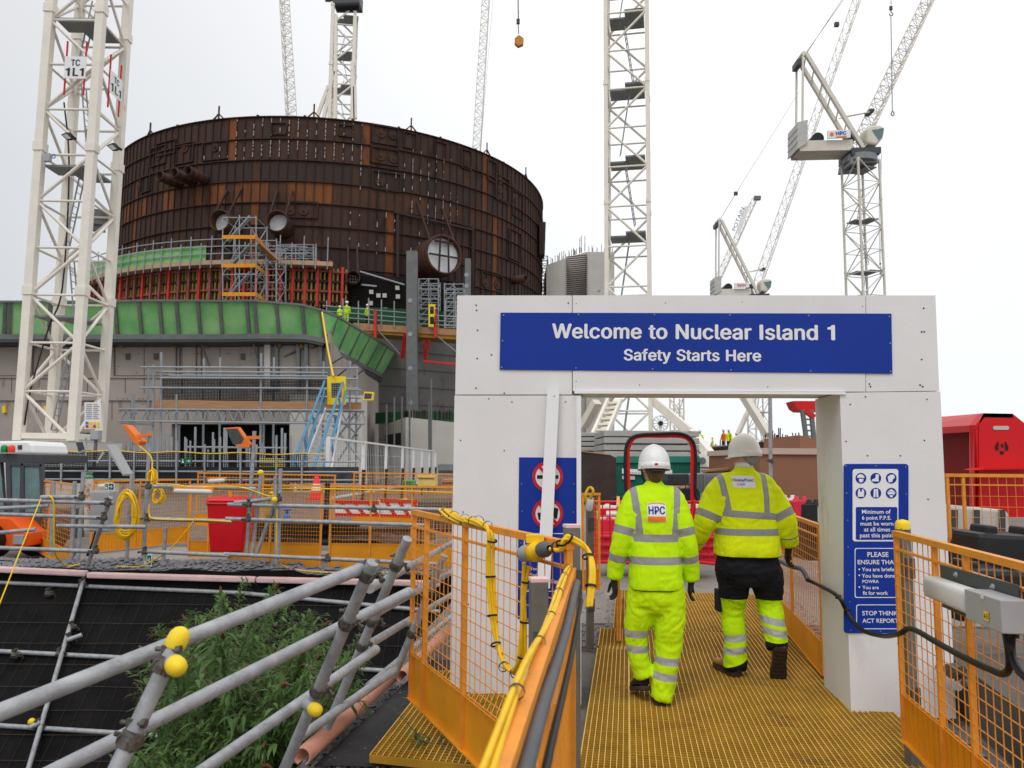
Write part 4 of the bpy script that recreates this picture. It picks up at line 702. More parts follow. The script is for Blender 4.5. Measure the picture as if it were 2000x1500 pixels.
def person(origin, P):
    root_vs = []
    # body: one continuous surface under the clothes (head, neck, trunk, limbs, hands)
    parts = []
    parts.append(loft(torso_rings([(z, cx, cy, rx*.86, ry*.84, p, tw) for z, cx, cy, rx, ry, p, tw in P['trunk']]), 28))
    parts.append(loft(limb_rings(P['neck'], 4), 20))
    hc = V(P['head']); fw = V((-math.sin(P['yaw']), math.cos(P['yaw']), 0)); sd = V((math.cos(P['yaw']), math.sin(P['yaw']), 0)); up = V((0, 0, 1))
    rg = []
    for z, rx, rf, rb, sh in ((-.125, .035, .03, .05, .04), (-.105, .05, .065, .06, .02), (-.07, .062, .088, .078, .005), (-.02, .071, .094, .095, 0), (.03, .076, .092, .102, 0), (.07, .072, .086, .096, 0), (.105, .05, .06, .066, 0), (.12, .02, .025, .03, 0)):
        rg.append((hc+up*z+fw*(sh+(rf-rb)/2), sd*rx, fw*(rf+rb)/2, 2.2))
    parts.append(loft(rg, 24))
    # nose, brow, mouth, chin, ears
    parts.append(loft(limb_rings([(hc+fw*.088+up*.015, .012), (hc+fw*.104-up*.018, .016), (hc+fw*.092-up*.034, .012)], 3), 10))
    parts.append(loft(limb_rings([(hc+fw*.084+up*.028-sd*.04, .012), (hc+fw*.094+up*.03, .012), (hc+fw*.084+up*.028+sd*.04, .012)], 3), 10))
    parts.append(loft(limb_rings([(hc+fw*.082-up*.062-sd*.02, .010), (hc+fw*.09-up*.062, .011), (hc+fw*.082-up*.062+sd*.02, .010)], 3), 10))
    parts.append(loft(limb_rings([(hc+fw*.078-up*.095, .016), (hc+fw*.084-up*.1, .016)], 3), 10))
    for s in (-1, 1):
        e = hc+sd*s*.076-fw*.005; parts.append(loft([(e-up*.03, sd*.010, fw*.010, 2), (e-up*.01+sd*s*.005, sd*.010, fw*.016, 2), (e+up*.015+sd*s*.008, sd*.010, fw*.022, 2), (e+up*.03+sd*s*.005, sd*.008, fw*.016, 2)], 10))
    for a in P['arms']: parts.append(loft(limb_rings([(p, r*.62) for p, r in a], 5), 16))
    for l in P['legs']: parts.append(loft(limb_rings([(p, r*.72) for p, r, *_ in l], 5), 18))
    me = remesh(parts, .0085, 4)
    root = put(me, 'person', M['skin']); root.location = origin; WL[root.name] = V(origin)
    tag(root, P['label'], 'person')
    if P.get('eyes', True):
        for s in (-1, 1):
            mb = MB(); mb.ball(hc+V(origin)+fw*.088+up*.008+sd*s*.031, .012); mb.build('eye', M['signwhite'], root)
    # jacket
    J = [loft(torso_rings(P['jacket']), 40)]
    for a in P['arms']: J.append(loft(limb_rings(a, 6), 26))
    jm = remesh(J, .0115, 7, crease(P['seed'], P.get('wr', .007), (6, 6, 7)))
    keys = P['jacket']; arms = [[p for p, r in a] for a in P['arms']]; arad = [[r for p, r in a] for a in P['arms']]
    def is_arm(p):
        b = None
        for a, rr in zip(arms, arad):
            t, d = seg_t(p, a)
            if d < max(rr)*1.35 and (b is None or d < b[1]): b = (t, d, a)
        if b is None: return None
        # trunk metric at that height
        z = p.z
        for k0, k1 in zip(keys, keys[1:]):
            if k0[0] <= z <= k1[0]:
                u = (z-k0[0])/(k1[0]-k0[0]); cx, cy, rx, ry = [k0[i]+(k1[i]-k0[i])*u for i in (1, 2, 3, 4)]
                e = ((p.x-cx)/rx)**2+((p.y-cy)/ry)**2
                if e < 1.12: return None
                break
        else: return None
        return b
    def tape(p):
        b = is_arm(p); v = -1
        for xa, za, xb, zb in P['braces']:
            if p.z > P['bands'][0][0]-.01 and (not b or p.z > P['bz']):
                u = (p.z-zb)/(za-zb); v = max(v, .024-abs(p.x-(xb+(xa-xb)*u)))
        if b:
            return max(v, max(w/2-abs(b[0]-t0-(b[2][1]-b[2][0]).length) for t0, w in P['armtape'][0 if b[2] is arms[0] else 1]))
        return max(v, max(w/2-abs(p.z-(z0+sl*p.x)) for z0, w, sl in P['bands']))
    attr(jm, 'tape', tape)
    hz = P['jacket'][0][0]
    attr(jm, 'alt', lambda p: (-1 if is_arm(p) else P['piping']-(p.z-hz)))
    jk = put(jm, 'jacket', P['jmat'], root)
    # trousers
    tm = leg_mesh(P['legs_t'], P['hips'], P['seed']+3, P.get('wrt', .012))
    cls = [[p for p, *_ in l] for l in P['legs_t']]
    def which(p):
        a, b = seg_t(p, cls[0]), seg_t(p, cls[1]); return (0, a[0]) if a[1] < b[1] else (1, b[0])
    attr(tm, 'tape', lambda p: (lambda k: max([w/2-abs(p.z-z0-sl*(p.x-cls[k[0]][-1].x)) for z0, w, sl in P['legtape'][k[0]]]) )(which(p)) if p.z < .6 else -1)
    if 'alt' in P: attr(tm, 'alt', lambda p: P['alt'](p, which(p)[0]))
    else: attr(tm, 'alt', lambda p: -1)
    put(tm, 'trousers', P['tmat'], root)
    # gloves
    for wr_, d, w, cu, s in P['hands']:
        hp = []; hand(hp, wr_, d, w, cu, s, P.get('hs', 1.0)); gm = remesh(hp, .0042, 3); put(gm, 'glove', M['glove'], root)
    for b in P['boots']: boot(root, *b)
    return root, jm, hc, fw, sd
# --- first walker: lime suit, HPC patch
o1 = gz(1268, 1373, 0.0)
s1 = 1/290.0
def a1(px, py, y=0.): return V(((px-1268)*s1, y, (1372-py)*s1))
LA = [(a1(1266,962,.0), .040), (a1(1246,968,.0), .056), (a1(1231,997,.0), .068), (a1(1214,1062,-.01), .066), (a1(1206,1105,.02), .060), (a1(1202,1136,.035), .055)]
RA = [(a1(1300,962,.0), .040), (a1(1320,968,.0), .056), (a1(1332,997,.0), .068), (a1(1346,1062,-.01), .066), (a1(1354,1105,.03), .060), (a1(1358,1138,.05), .054)]
cx = .048
jk1 = [(.755, cx+.003, -.01, .180, .135, 2.6, 0), (.83, cx+.002, -.01, .180, .135, 2.5, 0), (.98, cx, -.005, .170, .125, 2.5, 0), (1.10, cx, 0, .165, .122, 2.4, 0), (1.22, cx, 0, .170, .122, 2.4, 0), (1.32, cx, 0, .170, .112, 2.3, 0), (1.39, cx, 0, .150, .092, 2.1, 0), (1.432, cx, .0, .110, .078, 2.0, 0), (1.462, cx, .004, .066, .064, 2, 0), (1.485, cx, .008, .055, .058, 2, 0)]
lg1 = [[(a1(1258,1148,.02), .100, .11), (a1(1254,1195,.02), .098, .105), (a1(1246,1250,.05), .075, .08), (a1(1254,1300,.05), .066, .07), (a1(1262,1324,.05), .066, .078)],
       [(a1(1309,1148,-.01), .100, .11), (a1(1309,1200,-.01), .104, .105), (a1(1307,1262,.0), .088, .088), (a1(1298,1320,-.01), .078, .078), (a1(1291,1364,-.01), .074, .09)]]
P1 = dict(label='person in full lime high-visibility suit and white helmet walking through the arch', trunk=jk1, neck=[(V((cx, .0, 1.40)), .055), (V((cx+.002, .005, 1.47)), .050), (V((cx+.003, .012, 1.54)), .052)], head=(cx+.004, .018, 1.585), yaw=R(-4),
  arms=[LA, RA], legs=lg1, jacket=jk1, seed=3, bz=1.27, bands=[(1.105, .052, 0), (.955, .052, 0)], braces=[(cx-.150, 1.42, cx-.115, 1.10), (cx+.15, 1.42, cx+.118, 1.10)], armtape=[[(.262, .055), (.45, .052)], [(.262, .055), (.445, .052)]], piping=.006, jmat=HV1,
  legs_t=lg1, hips=[(.60, cx+.003, .0, .12, .10, 2.4, 0), (.68, cx+.003, 0, .172, .125, 2.5, 0), (.76, cx+.003, -.004, .172, .128, 2.5, 0), (.9, cx, 0, .155, .115, 2.4, 0)], legtape=[[(.455, .052, 0), (.352, .05, 0)], [(.292, .052, -.1), (.190, .05, -.12)]], tmat=TR1,
  hands=[(a1(1202,1137,.04), (.10, .15, -1), (-.15, 1, .1), .75, -1), (a1(1358,1139,.055), (-.12, .2, -1), (.1, 1, .1), .75, 1)], hs=.92,
  boots=[(a1(1258,1352,.06), R(6), R(-16), M['boot'], .95), (a1(1289,1372,.012), R(-6), 0, M['boot'], .95)])
p1, jm1, hc1, fw1, sd1 = person(o1, P1)
W1 = WL[p1.name]
patch(jm1, 'badge', M['signwhite'], p1, -.022, .105, 1.215, 1.335, .004, top_arc=.012)
_, h1 = patch(jm1, 'badge_band', mat('badge orange', srgb(238, 122, 30), .5, 0, .04, 10), p1, -.019, .102, 1.218, 1.252, .0065)
letters('HPC', -.014, .098, 1.268, .052, h1, .0065, M['blue'], p1)
mb = MB()
for k in range(10):
    x = -.018+.12*k/10; x2 = -.018+.12*(k+1)/10
    def zz(x): u = (x+.018)/.12*2-1; return 1.330+.010*(1-u*u)
    mb.quad(*[V((a, h1(a, b)-.0065, b))+W1 for a, b in ((x, zz(x)), (x2, zz(x2)), (x2, zz(x2)+.005), (x, zz(x)+.005))])
mb.build('badge_arc', bpy.data.materials['badge orange'], p1)
o, Mx, hx = helmet(p1, W1+hc1+V((0, -.003, .020)), R(-6), R(-4), M['helmet'], .92, 1.1)
mb = MB(); bd = [Mx @ (hx(R(-90+6*math.cos(2*math.pi*k/14)), 1.085, 0)+V((0, -.003, (-.12+.055*math.sin(2*math.pi*k/14))*.135))) for k in range(14)]; mb.prism(bd, V((0, .003, 0))); mb.build('badge', M['signred'], o)
hb = MB(); v, f = loft(limb_rings([(hc1+V((0, -.045, .03)), .07), (hc1+V((0, -.052, -.03)), .068), (hc1+V((0, -.05, -.07)), .052), (hc1+V((.004, -.042, -.10)), .034)], 5), 20)
hb.add([q+W1 for q in v], f, True); hb.build('hair', M['hairbrown'], p1)
mb = MB(); mb.path([W1+hc1+V((-.076, .03, .02)), W1+hc1+V((-.074, -.05, .0)), W1+hc1+V((-.04, -.115, -.022)), W1+hc1+V((.0, -.126, -.03)), W1+hc1+V((.04, -.115, -.022)), W1+hc1+V((.074, -.05, .0)), W1+hc1+V((.076, .03, .02))], .011, 8, sub=4)
mb.path([W1+hc1+V((-.085, .0, .01)), W1+hc1+V((-.079, .02, -.07)), W1+hc1+V((-.05, .05, -.12))], .006, 6, sub=3); mb.build('harness', M['black'], o)
# --- second walker: yellow jacket, navy and lime trousers, looking to his left
o2 = at(1462, 1308, 6.06); o2.z = 0
s2 = 1/247.5
def a2(px, py, y=0.): return V(((px-1462)*s2, y, (1308-py)*s2))
LA = [(a2(1446,940,.0), .060), (a2(1424,948,.0), .080), (a2(1403,976,.0), .094), (a2(1386,1016,-.01), .086), (a2(1376,1046,.06), .074), (a2(1371,1070,.16), .064)]
RA = [(a2(1476,940,.0), .060), (a2(1498,948,.0), .080), (a2(1516,976,.0), .094), (a2(1535,1012,-.03), .086), (a2(1543,1040,.0), .076), (a2(1549,1063,.04), .066)]
cx = .0
jk2 = [(.905, .012, .0, .248, .198, 2.6, 0), (.98, .012, 0, .246, .195, 2.5, 0), (1.10, .008, 0, .232, .178, 2.5, 0), (1.25, .0, -.005, .232, .165, 2.4, 0), (1.37, -.005, -.005, .232, .150, 2.3, 0), (1.46, -.008, 0, .208, .125, 2.2, 0), (1.52, -.005, 0, .140, .100, 2.1, 0), (1.56, 0, .0, .082, .080, 2, 0), (1.595, 0, .01, .066, .07, 2, 0)]
lg2 = [[(a2(1437,1115,.02), .125, .13), (a2(1440,1150,.06), .112, .115), (a2(1440,1190,.09), .088, .09), (a2(1441,1240,.05), .082, .084), (a2(1439,1299,.02), .080, .095)],
       [(a2(1498,1115,.0), .125, .13), (a2(1505,1145,.02), .112, .115), (a2(1508,1180,.03), .086, .088), (a2(1508,1215,-.05), .084, .086), (a2(1507,1252,-.12), .074, .08)]]
def alt2(p, k):
    lo = .10 if k == 0 else .285; hi = .575
    return max(p.z-hi, (lo+(.03*(p.x-cls_x[k])/.08 if k == 0 else 0))-p.z)
cls_x = [a2(1441, 0).x, a2(1507, 0).x]
P2 = dict(label='person in yellow high-visibility jacket and navy-topped lime trousers turning to look left', trunk=jk2, neck=[(V((.0, .0, 1.50)), .072), (V((.004, .008, 1.58)), .066), (V((.008, .016, 1.65)), .066)], head=(.012, .022, 1.685), yaw=R(42),
  arms=[LA, RA], legs=lg2, jacket=jk2, seed=11, bz=1.36, bands=[(1.225, .052, -.06), (1.095, .052, 0)], braces=[(-.200, 1.50, -.165, 1.23), (.128, 1.53, .120, 1.23)], armtape=[[(.285, .056), (.5, .014)], [(.272, .056), (.44, .014)]], piping=.007, wr=.009, jmat=HV2,
  legs_t=lg2, hips=[(.68, .012, .02, .17, .15, 2.4, 0), (.78, .012, .01, .238, .175, 2.5, 0), (.88, .012, 0, .222, .168, 2.5, 0), (1.0, .012, 0, .20, .145, 2.4, 0)], legtape=[[(.283, .05, .12), (.193, .05, .14)], [(.425, .05, -.18), (.348, .05, -.2)]], tmat=TR2, alt=alt2, wrt=.016,
  hands=[(a2(1371,1071,.165), (.05, .35, -1), (-.2, .8, .2), .8, -1), (a2(1549,1068,.05), (-.06, .25, -1), (.1, 1, .1), 1.0, 1)], hs=1.1,
  boots=[(a2(1434,1306,.05), R(14), 0, M['tanboot'], 1.08), (a2(1509,1264,-.16), R(-8), R(-62), M['tanboot'], 1.12)])
p2, jm2, hc2, fw2, sd2 = person(o2, P2); W2 = WL[p2.name]
_, h2 = patch(jm2, 'badge', M['signwhite'], p2, -.125, .045, 1.43, 1.515, .004, top_arc=.008)
def letters_f(body, x0, x1, z0, h, hit, off, m, root):
    cu = bpy.data.curves.new('tmp', 'FONT'); cu.body = body; cu.size = 1; cu.offset = .015; cu.resolution_u = 2
    to = bpy.data.objects.new('tmp', cu); C.objects.link(to); me = bpy.data.meshes.new_from_object(to.evaluated_get(bpy.context.evaluated_depsgraph_get()))
    bpy.data.objects.remove(to); gv = [(v.co.x, v.co.y) for v in me.vertices]; gf = [tuple(p.vertices) for p in me.polygons]; bpy.data.meshes.remove(me)
    a = min(v[0] for v in gv); b = max(v[0] for v in gv); c = max(v[1] for v in gv); mb = MB(); vs = []
    for x, y in gv:
        X = x0+(x1-x0)*(x-a)/(b-a); Z = z0+h*y/c; vs.append(V((X, hit(X, Z)-off, Z))+WL[root.name])
    mb.add(vs, gf); return mb.build('lettering', m, root)
letters_f('HinkleyPoint', -.120, .026, 1.478, .022, h2, .0065, M['blue'], p2); letters_f('C', .027, .040, 1.478, .019, h2, .0065, M['signred'], p2)
letters_f('EDF', -.07, -.035, 1.448, .014, h2, .0065, M['blue'], p2)
mb = MB()
for k in range(6):
    a = k*math.pi/3; c_ = V((-.085, 0, 1.456)); q = c_+V((math.cos(a)*.009, 0, math.sin(a)*.009)); mb.add([V((x, h2(x, z)-.0065, z))+W2 for x, z in ((q.x-.003, q.z-.003), (q.x+.003, q.z-.003), (q.x+.003, q.z+.003), (q.x-.003, q.z+.003))], [(0, 1, 2, 3)])
mb.build('badge_mark', bpy.data.materials['badge orange'], p2)
o, Mx, hx = helmet(p2, W2+hc2+V((-.002, -.008, .022)), R(-5), R(42), M['helmet2'], .92, 1.16)
hb = MB(); v, f = loft([(hc2+V((0, 0, .05))-fw2*.014, sd2*.080, fw2*.094, 2.2), (hc2+V((0, 0, .0))-fw2*.028, sd2*.078, fw2*.08, 2.2), (hc2+V((0, 0, -.05))-fw2*.042, sd2*.066, fw2*.058, 2.2), (hc2+V((0, 0, -.085))-fw2*.045, sd2*.048, fw2*.04, 2.2)], 24)
hb.add([q+W2 for q in v], f, True); hb.build('hair', M['hairgrey'], p2)
mb = MB(); rg = [(W2+V((.003, .008, 1.585)), V((.070, 0, 0)), V((0, .074, 0)), 2), (W2+V((.005, .012, 1.622)), V((.066, 0, 0)), V((0, .07, 0)), 2)]
v, f = loft(rg, 24); mb.add(v, f, True); mb.build('shirt_collar', M['signwhite'], p2)
gl = MB(); e = W2+hc2+V((0, 0, .012)); gl.path([e+sd2*.078-fw2*.01, e+sd2*.079+fw2*.06, e+sd2*.062+fw2*.1, e+fw2*.112, e-sd2*.062+fw2*.1, e-sd2*.079+fw2*.06, e-sd2*.078-fw2*.01], .0035, 6, sub=3); gl.build('glasses', M['black'], p2)
mb = MB(); q = W2; 
for (px, py, k) in ((1413, 1172, .1), (1527, 1165, .06)):
    c_ = a2(px, py, k)+q; mb.box(c_, (.03, .12, .17))
mb.build('knee_pocket', M['navy'], p2, bevel=.012)
# ------------------------------------------------------------------ scaffold guard rails round the excavation
TR = .0218
def tube_px(mb, a, b, r=TR, n=14):        # a, b = (px, py, Y)
    mb.tube(at(*a), at(*b), r, n)
def coupler(root, p, ax1, ax2, s=1.0):
    """right-angle coupler: two hinged collars with flap bolts"""
    p = V(p); mb = MB()
    for ax, o in ((V(ax1).normalized(), -1), (V(ax2).normalized(), 1)):
        x, y = basis(ax); c = p
        mb.lathe(c-ax*.026*s, ax, [(.0255*s, 0), (.033*s, .003*s), (.034*s, .026*s), (.033*s, .049*s), (.0255*s, .052*s)], 12, False)
        side = x if o > 0 else y
        mb.bar(c+side*.026*s, c+side*.062*s, .026*s, .014*s); mb.tube(c+side*.05*s-ax.cross(side)*.034*s, c+side*.05*s+ax.cross(side)*.036*s, .0075*s, 8)
        q = c+side*.05*s+ax.cross(side)*.034*s; mb.tube(q, q+ax.cross(side)*.014*s, .014*s, 6, sm=False)
    return mb.build('coupler', M['coupler'], root)
def capball(root, p, d, r=.0245):
    d = V(d).normalized(); mb = MB(); mb.lathe(V(p)-d*.018, d, [(r*1.12, -.012), (r*1.28, -.004), (r*1.3, .012), (r*1.22, .028), (r*.85, .040), (r*.35, .046), (0, .047)], 16); return mb.build('end_cap', M['yellowcap'], root)
def rail_px(px0, py0, Y0, px1, py1, Y1): return at(px0, py0, Y0), at(px1, py1, Y1)
near = thing('scaffold_guard_rail', gz(700, 1480, -.05), 'near grey scaffold tube guard rail with raking posts and yellow end caps', 'guard rail')
def ntube(p, q, r=TR):
    mb = MB(); mb.tube(p, q, r, 18); return mb.build('tube', M['galv'], near)
def npost(a, b, r=TR):
    p, q = at(*a), at(*b); ntube(p, q, r); return p, q
def cpl(px, py, Y, d1, d2): coupler(near, at(px, py, Y), d1, d2)
RD = V((.15, 1, 0))
# rails: (start pixel, depth) -> (end pixel, depth), all at one level each
def lev(px, py, z): p = gz(px, py, z); return p
def rail(px0, py0, Y0, px1, py1, Y1):
    p, q = at(px0, py0, Y0), at(px1, py1, Y1); ntube(p, q); return p, q
rails = {}
rails['top'] = rail(-60, 1415, 1.85, 712, 1108, 2.8)
rails['top2'] = rail(722, 1150, 3.6, 905, 1048, 7)
rails['mid'] = rail(40, 1540, 2.05, 800, 1156, 3.3)
rails['mid2'] = rail(740, 1194, 3.9, 905, 1105, 7)
rails['low'] = rail(385, 1512, 2.75, 735, 1268, 3.75)
rails['low2'] = rail(722, 1258, 4.0, 890, 1157, 7)
rails['base'] = rail(720, 1340, 4.4, 890, 1197, 7.5)
rails['base2'] = rail(585, 1440, 3.6, 770, 1310, 4.4)
def rpost(px0, py0, px1, py1, Y0, Y1=None):
    p, q = at(px0, py0, Y0), at(px1, py1, Y1 or Y0); ntube(p, q); return p, q
d1 = rpost(349, 1245, 215, 1530, 2.1, 2.0)
d2 = rpost(728, 1098, 548, 1520, 2.76, 3.2)
d3 = rpost(796, 1052, 640, 1420, 3.5, 4.0)
d4 = rpost(868, 1085, 770, 1320, 4.6, 4.8)
for (px, py, dd) in ((318, 1300, d1), (238, 1448, d1), (705, 1118, d2), (668, 1215, d2), (612, 1352, d2), (770, 1100, d3), (733, 1208, d3), (712, 1262, d3), (835, 1160, d4), (800, 1238, d4)):
    a, b = dd; ty = min(range(40), key=lambda k: abs((lambda q: 750-FPX*((q-V((0,0,CAMZ))).dot(_u)/(q-V((0,0,CAMZ))).dot(_f)))(a.lerp(b, k/39))-py)); pt = a.lerp(b, ty/39)
    coupler(near, pt, RD, b-a, .85)
capball(near, d1[0], d1[0]-d1[1], .0215); e = at(345, 1302, 2.02); ntube(e+V((-.05, .08, 0)), e); capball(near, e, V((.35, -.5, 0)), .020)
e = at(617, 1387, 2.95); ntube(e+V((-.06, .08, 0)), e, .02); capball(near, e, V((.4, -.5, 0)), .019)
# ------------------------------------------------------------------ far rails and rakers on the slope
def zs(y): return ZG-(EDGE_Y-y)        # slope level at distance y
def gs(px, py, h=.04):                 # slope point under the pixel (45 degree slope)
    d = ray(px, py); # z = CAMZ + d.z*t ; slope: z = ZG-(EDGE_Y-t)+h
    t = (CAMZ-ZG+EDGE_Y-h)/(1-d.z); return V((0, 0, CAMZ))+d*t
fs_ = thing('slope_scaffold', gs(120, 1300), 'grey scaffold tubes lying on the dark far slope of the pit', 'scaffold')
def ft(p, q, r=.027):
    mb = MB(); mb.tube(p, q, r, 10); return mb.build('tube', M['galv'], fs_)
ft(at(216, 972, 9.75), gs(168, 1115, .12)); ft(gs(168, 1115, .12), gs(50, 1520, .12))
ft(gs(-20, 1137), gs(470, 1158)); ft(gs(470, 1158), gs(860, 1195))
ft(gs(-20, 1271), gs(420, 1294)); ft(gs(560, 1300), gs(790, 1312)); ft(gs(-20, 1416), gs(360, 1440)); ft(gs(480, 1455), gs(640, 1468))
ft(gs(132, 1250, .17), gs(160, 1240, .17)); ft(gs(60, 1420, .17), gs(78, 1411, .17))
for px, py in ((160, 1142), (95, 1160), (140, 1225), (135, 1248), (117, 1277), (30, 1280), (75, 1418)):
    coupler(fs_, gs(px, py, .09), V((1, 0, 0)), V((0, 1, 1)), 1.3)
capball(fs_, gs(61, 1409, .17), V((-.3, -.6, .6)), .03)
# pit mesh lines: reinforcement grid over the geotextile
mb = MB()
M['meshwire'] = mat('rusty mesh wire', srgb(66, 56, 50), .8, .2, .3, 20)
for k in range(1, 17):
    y = EDGE_Y-.2*k; pts = [V((x, y, zs(y)+.03+.012*mnoise.noise(V((x*2, k, 0))))) for x in [-9+.35*i for i in range(24)]]
    mb.path(pts, .0045, 4)
for i in range(56):
    x = -9.2+.16*i
    mb.path([V((x+.03*mnoise.noise(V((i, j*.7, 3))), EDGE_Y-.25*j, zs(EDGE_Y-.25*j)+.028)) for j in range(13)], .0026, 3)
tag(mb.build('slope_mesh', M['meshwire']), 'wire mesh grid pinned over the black fabric of the far pit slope', 'wire mesh')
# pale pink edging along the far lip
mb = MB(); segs = [(-30, 1104, 170, 1113), (172, 1116, 500, 1125), (502, 1125, 860, 1133)]
mb = None
for i, (x0, y0, x1, y1) in enumerate(segs):
    p, q = at(x0, y0+7, EDGE_Y-.04), at(x1, y1+7, EDGE_Y-.04); mb = MB(); mb.bar(p, q, .10, .075); 
    tag(mb.build('edge_pad', M['pink'], bevel=.02), 'pale pink foam edging on the far pit lip, ' + ['left of the raking tube', 'between raking tube and red bin', 'below the orange guard panels'][i], 'edging', 'pink foam edging pads')
# copper-pink half-pipe pads along the near lip
def halfpipe(a, b, label, r=.048):
    mb = MB(); d = (b-a); x, y = basis(d); n = 16
    def arc(c, rr): return [c+x*rr*math.cos(t)+y*rr*math.sin(t) for t in [R(-62+304*k/n) for k in range(n+1)]]
    A0, A1, B0, B1 = arc(a, r), arc(a, r-.008), arc(b, r), arc(b, r-.008); m = n+1
    mb.add(A0+B0+B1+A1, [(k*m+i, k*m+i+1, ((k+1) % 4)*m+i+1, ((k+1) % 4)*m+i) for k in range(4) for i in range(n)], True)
    mb.add([A0[0], B0[0], B1[0], A1[0]], [(0, 1, 2, 3)]); mb.add([A0[-1], B0[-1], B1[-1], A1[-1]], [(0, 3, 2, 1)])
    tag(mb.build('edge_pad', M['copper']), label, 'edging', 'pink foam edging pads')
halfpipe(gz(590, 1478, .05), gz(768, 1318, .05), 'copper pink split foam tube on the near lip, closest to the camera')
halfpipe(gz(785, 1322, .06), gz(880, 1228, .06), 'copper pink split foam tube on the near lip behind the bent guard panel')
# loose stones: scattered pieces, nobody could count them
def bank_z(x, y): u = (y-EDGE_Y)/1.9; return ZG+(.34 if x < -2.8 else .28)*min(max(0, 1-u)**.8, .66+1.6*u)+.03*mnoise.noise(V((x*2.5, y*2.5, 0)))
def stones(n, fn, name, rmin, rmax, seed):
    r_ = random.Random(seed); mb = MB()
    for i in range(n):
        p = fn(r_); s = r_.uniform(rmin, rmax); pts = []
        for v in ((0,0,1),(.9,.1,.1),(.2,.9,-.1),(-.8,.4,.1),(-.5,-.8,0),(.5,-.7,.1),(0,0,-.7)):
            pts.append(V(p)+V((v[0]*s*r_.uniform(.6,1.3), v[1]*s*r_.uniform(.6,1.3), v[2]*s*r_.uniform(.4,.9))))
        mb.add(pts, [(0,1,2),(0,2,3),(0,3,4),(0,4,5),(0,5,1),(6,2,1),(6,3,2),(6,4,3),(6,5,4),(6,1,5)])
    return tag(mb.build(name, M['gravel']), kind='stuff')
def f1(r_):
    t = r_.random(); p = gz(600+ (830-600)*t + r_.gauss(30, 28), 1500-(1500-1290)*t, ZG+.01); return p
stones(700, f1, 'gravel', .012, .034, 1)
def f2(r_): p = gz(r_.uniform(640, 1000), r_.uniform(1478, 1560), ZG+.01); return p
stones(600, f2, 'gravel', .008, .022, 2)
BK = MB(); nx = 60
for i in range(nx+1):
    for j in range(9):
        x = -9+8.6*i/nx; y = EDGE_Y+.02+1.85*j/8; BK.v.append(V((x, y, bank_z(x, y))))
for i in range(nx):
    for j in range(8): BK.f.append([i*9+j, (i+1)*9+j, (i+1)*9+j+1, i*9+j+1]); BK.m.append(0); BK.s.append(True)
BF = MB()
for i in range(nx):
    p, q = BK.v[i*9].copy(), BK.v[(i+1)*9].copy(); BF.quad((p.x, EDGE_Y-.01, ZG-.06), (q.x, EDGE_Y-.01, ZG-.06), q, p)
tag(BF.build('gravel_bank_face', M['pit']), kind='structure')
tag(BK.build('gravel_bank', M['gravel']), kind='structure')
def bankp(r_, a, b):
    x = r_.uniform(a, b); y = EDGE_Y+.03+1.8*r_.random()**1.3; return V((x, y, (bank_z(x, y) if y > EDGE_Y else ZG+.05+.15*r_.random())+.01))
def f3(r_): return bankp(r_, -7.8, -3.1)
stones(2600, f3, 'gravel', .02, .06, 3)
def f4(r_): return bankp(r_, -3.2, -.6)
stones(700, f4, 'gravel', .02, .05, 4)
def f5(r_): 
    t = r_.random(); p = wk(2.02+r_.random()*.28, -.4+6.5*t, ZG+.01); return p
stones(900, f5, 'gravel', .008, .03, 5)
def f6(r_): return wk(-.02-r_.random()*.3, 3.1+5*r_.random(), ZG+.01) if r_.random() < .6 else wk(.02+.1*r_.random(), 3.1+3*r_.random(), ZG+.01)
stones(500, f6, 'gravel', .01, .03, 6)
# ------------------------------------------------------------------ plants
def leafmat(name, c1, c2):
    m = mat(name, c1, .5, 0, .2, 5, col2=c2, dirt=((.15, .17, .045), 3.1, .64)); b = m.node_tree.nodes['Principled BSDF']; b.inputs['Subsurface Weight'].default_value = 0
    nt = m.node_tree; tr = nt.nodes.new('ShaderNodeBsdfTranslucent'); tr.inputs[0].default_value = tuple(x*1.5 for x in c2)+(1,); mx = nt.nodes.new('ShaderNodeMixShader'); mx.inputs[0].default_value = .25
    nt.links.new(b.outputs[0], mx.inputs[1]); nt.links.new(tr.outputs[0], mx.inputs[2]); nt.links.new(mx.outputs[0], nt.nodes['Material Output'].inputs[0]); return m
M['leaf'] = leafmat('buddleia leaf', (.036, .09, .018), (.11, .205, .05))
M['stem'] = mat('woody stem', srgb(110, 92, 70), .8, 0, .3, 20)
M['deadflower'] = mat('dried flower head', srgb(96, 62, 40), .9, 0, .3, 30)
def leaf(mb, p, d, l, w, droop, up):
    d = d.normalized(); sx, uy = basis(d, up); a = p; vs = [a]; c = p
    for k, ww in ((.3, .9), (.6, .85)):
        q = p+d*l*k-V((0, 0, droop*l*k*k)); vs += [q-sx*w*ww+uy*w*.25, q, q+sx*w*ww+uy*w*.25]
    vs.append(p+d*l-V((0, 0, droop*l)))
    mb.add(vs, [(0, 2, 1), (0, 3, 2), (1, 2, 5, 4), (2, 3, 6, 5), (4, 5, 7), (5, 6, 7)])
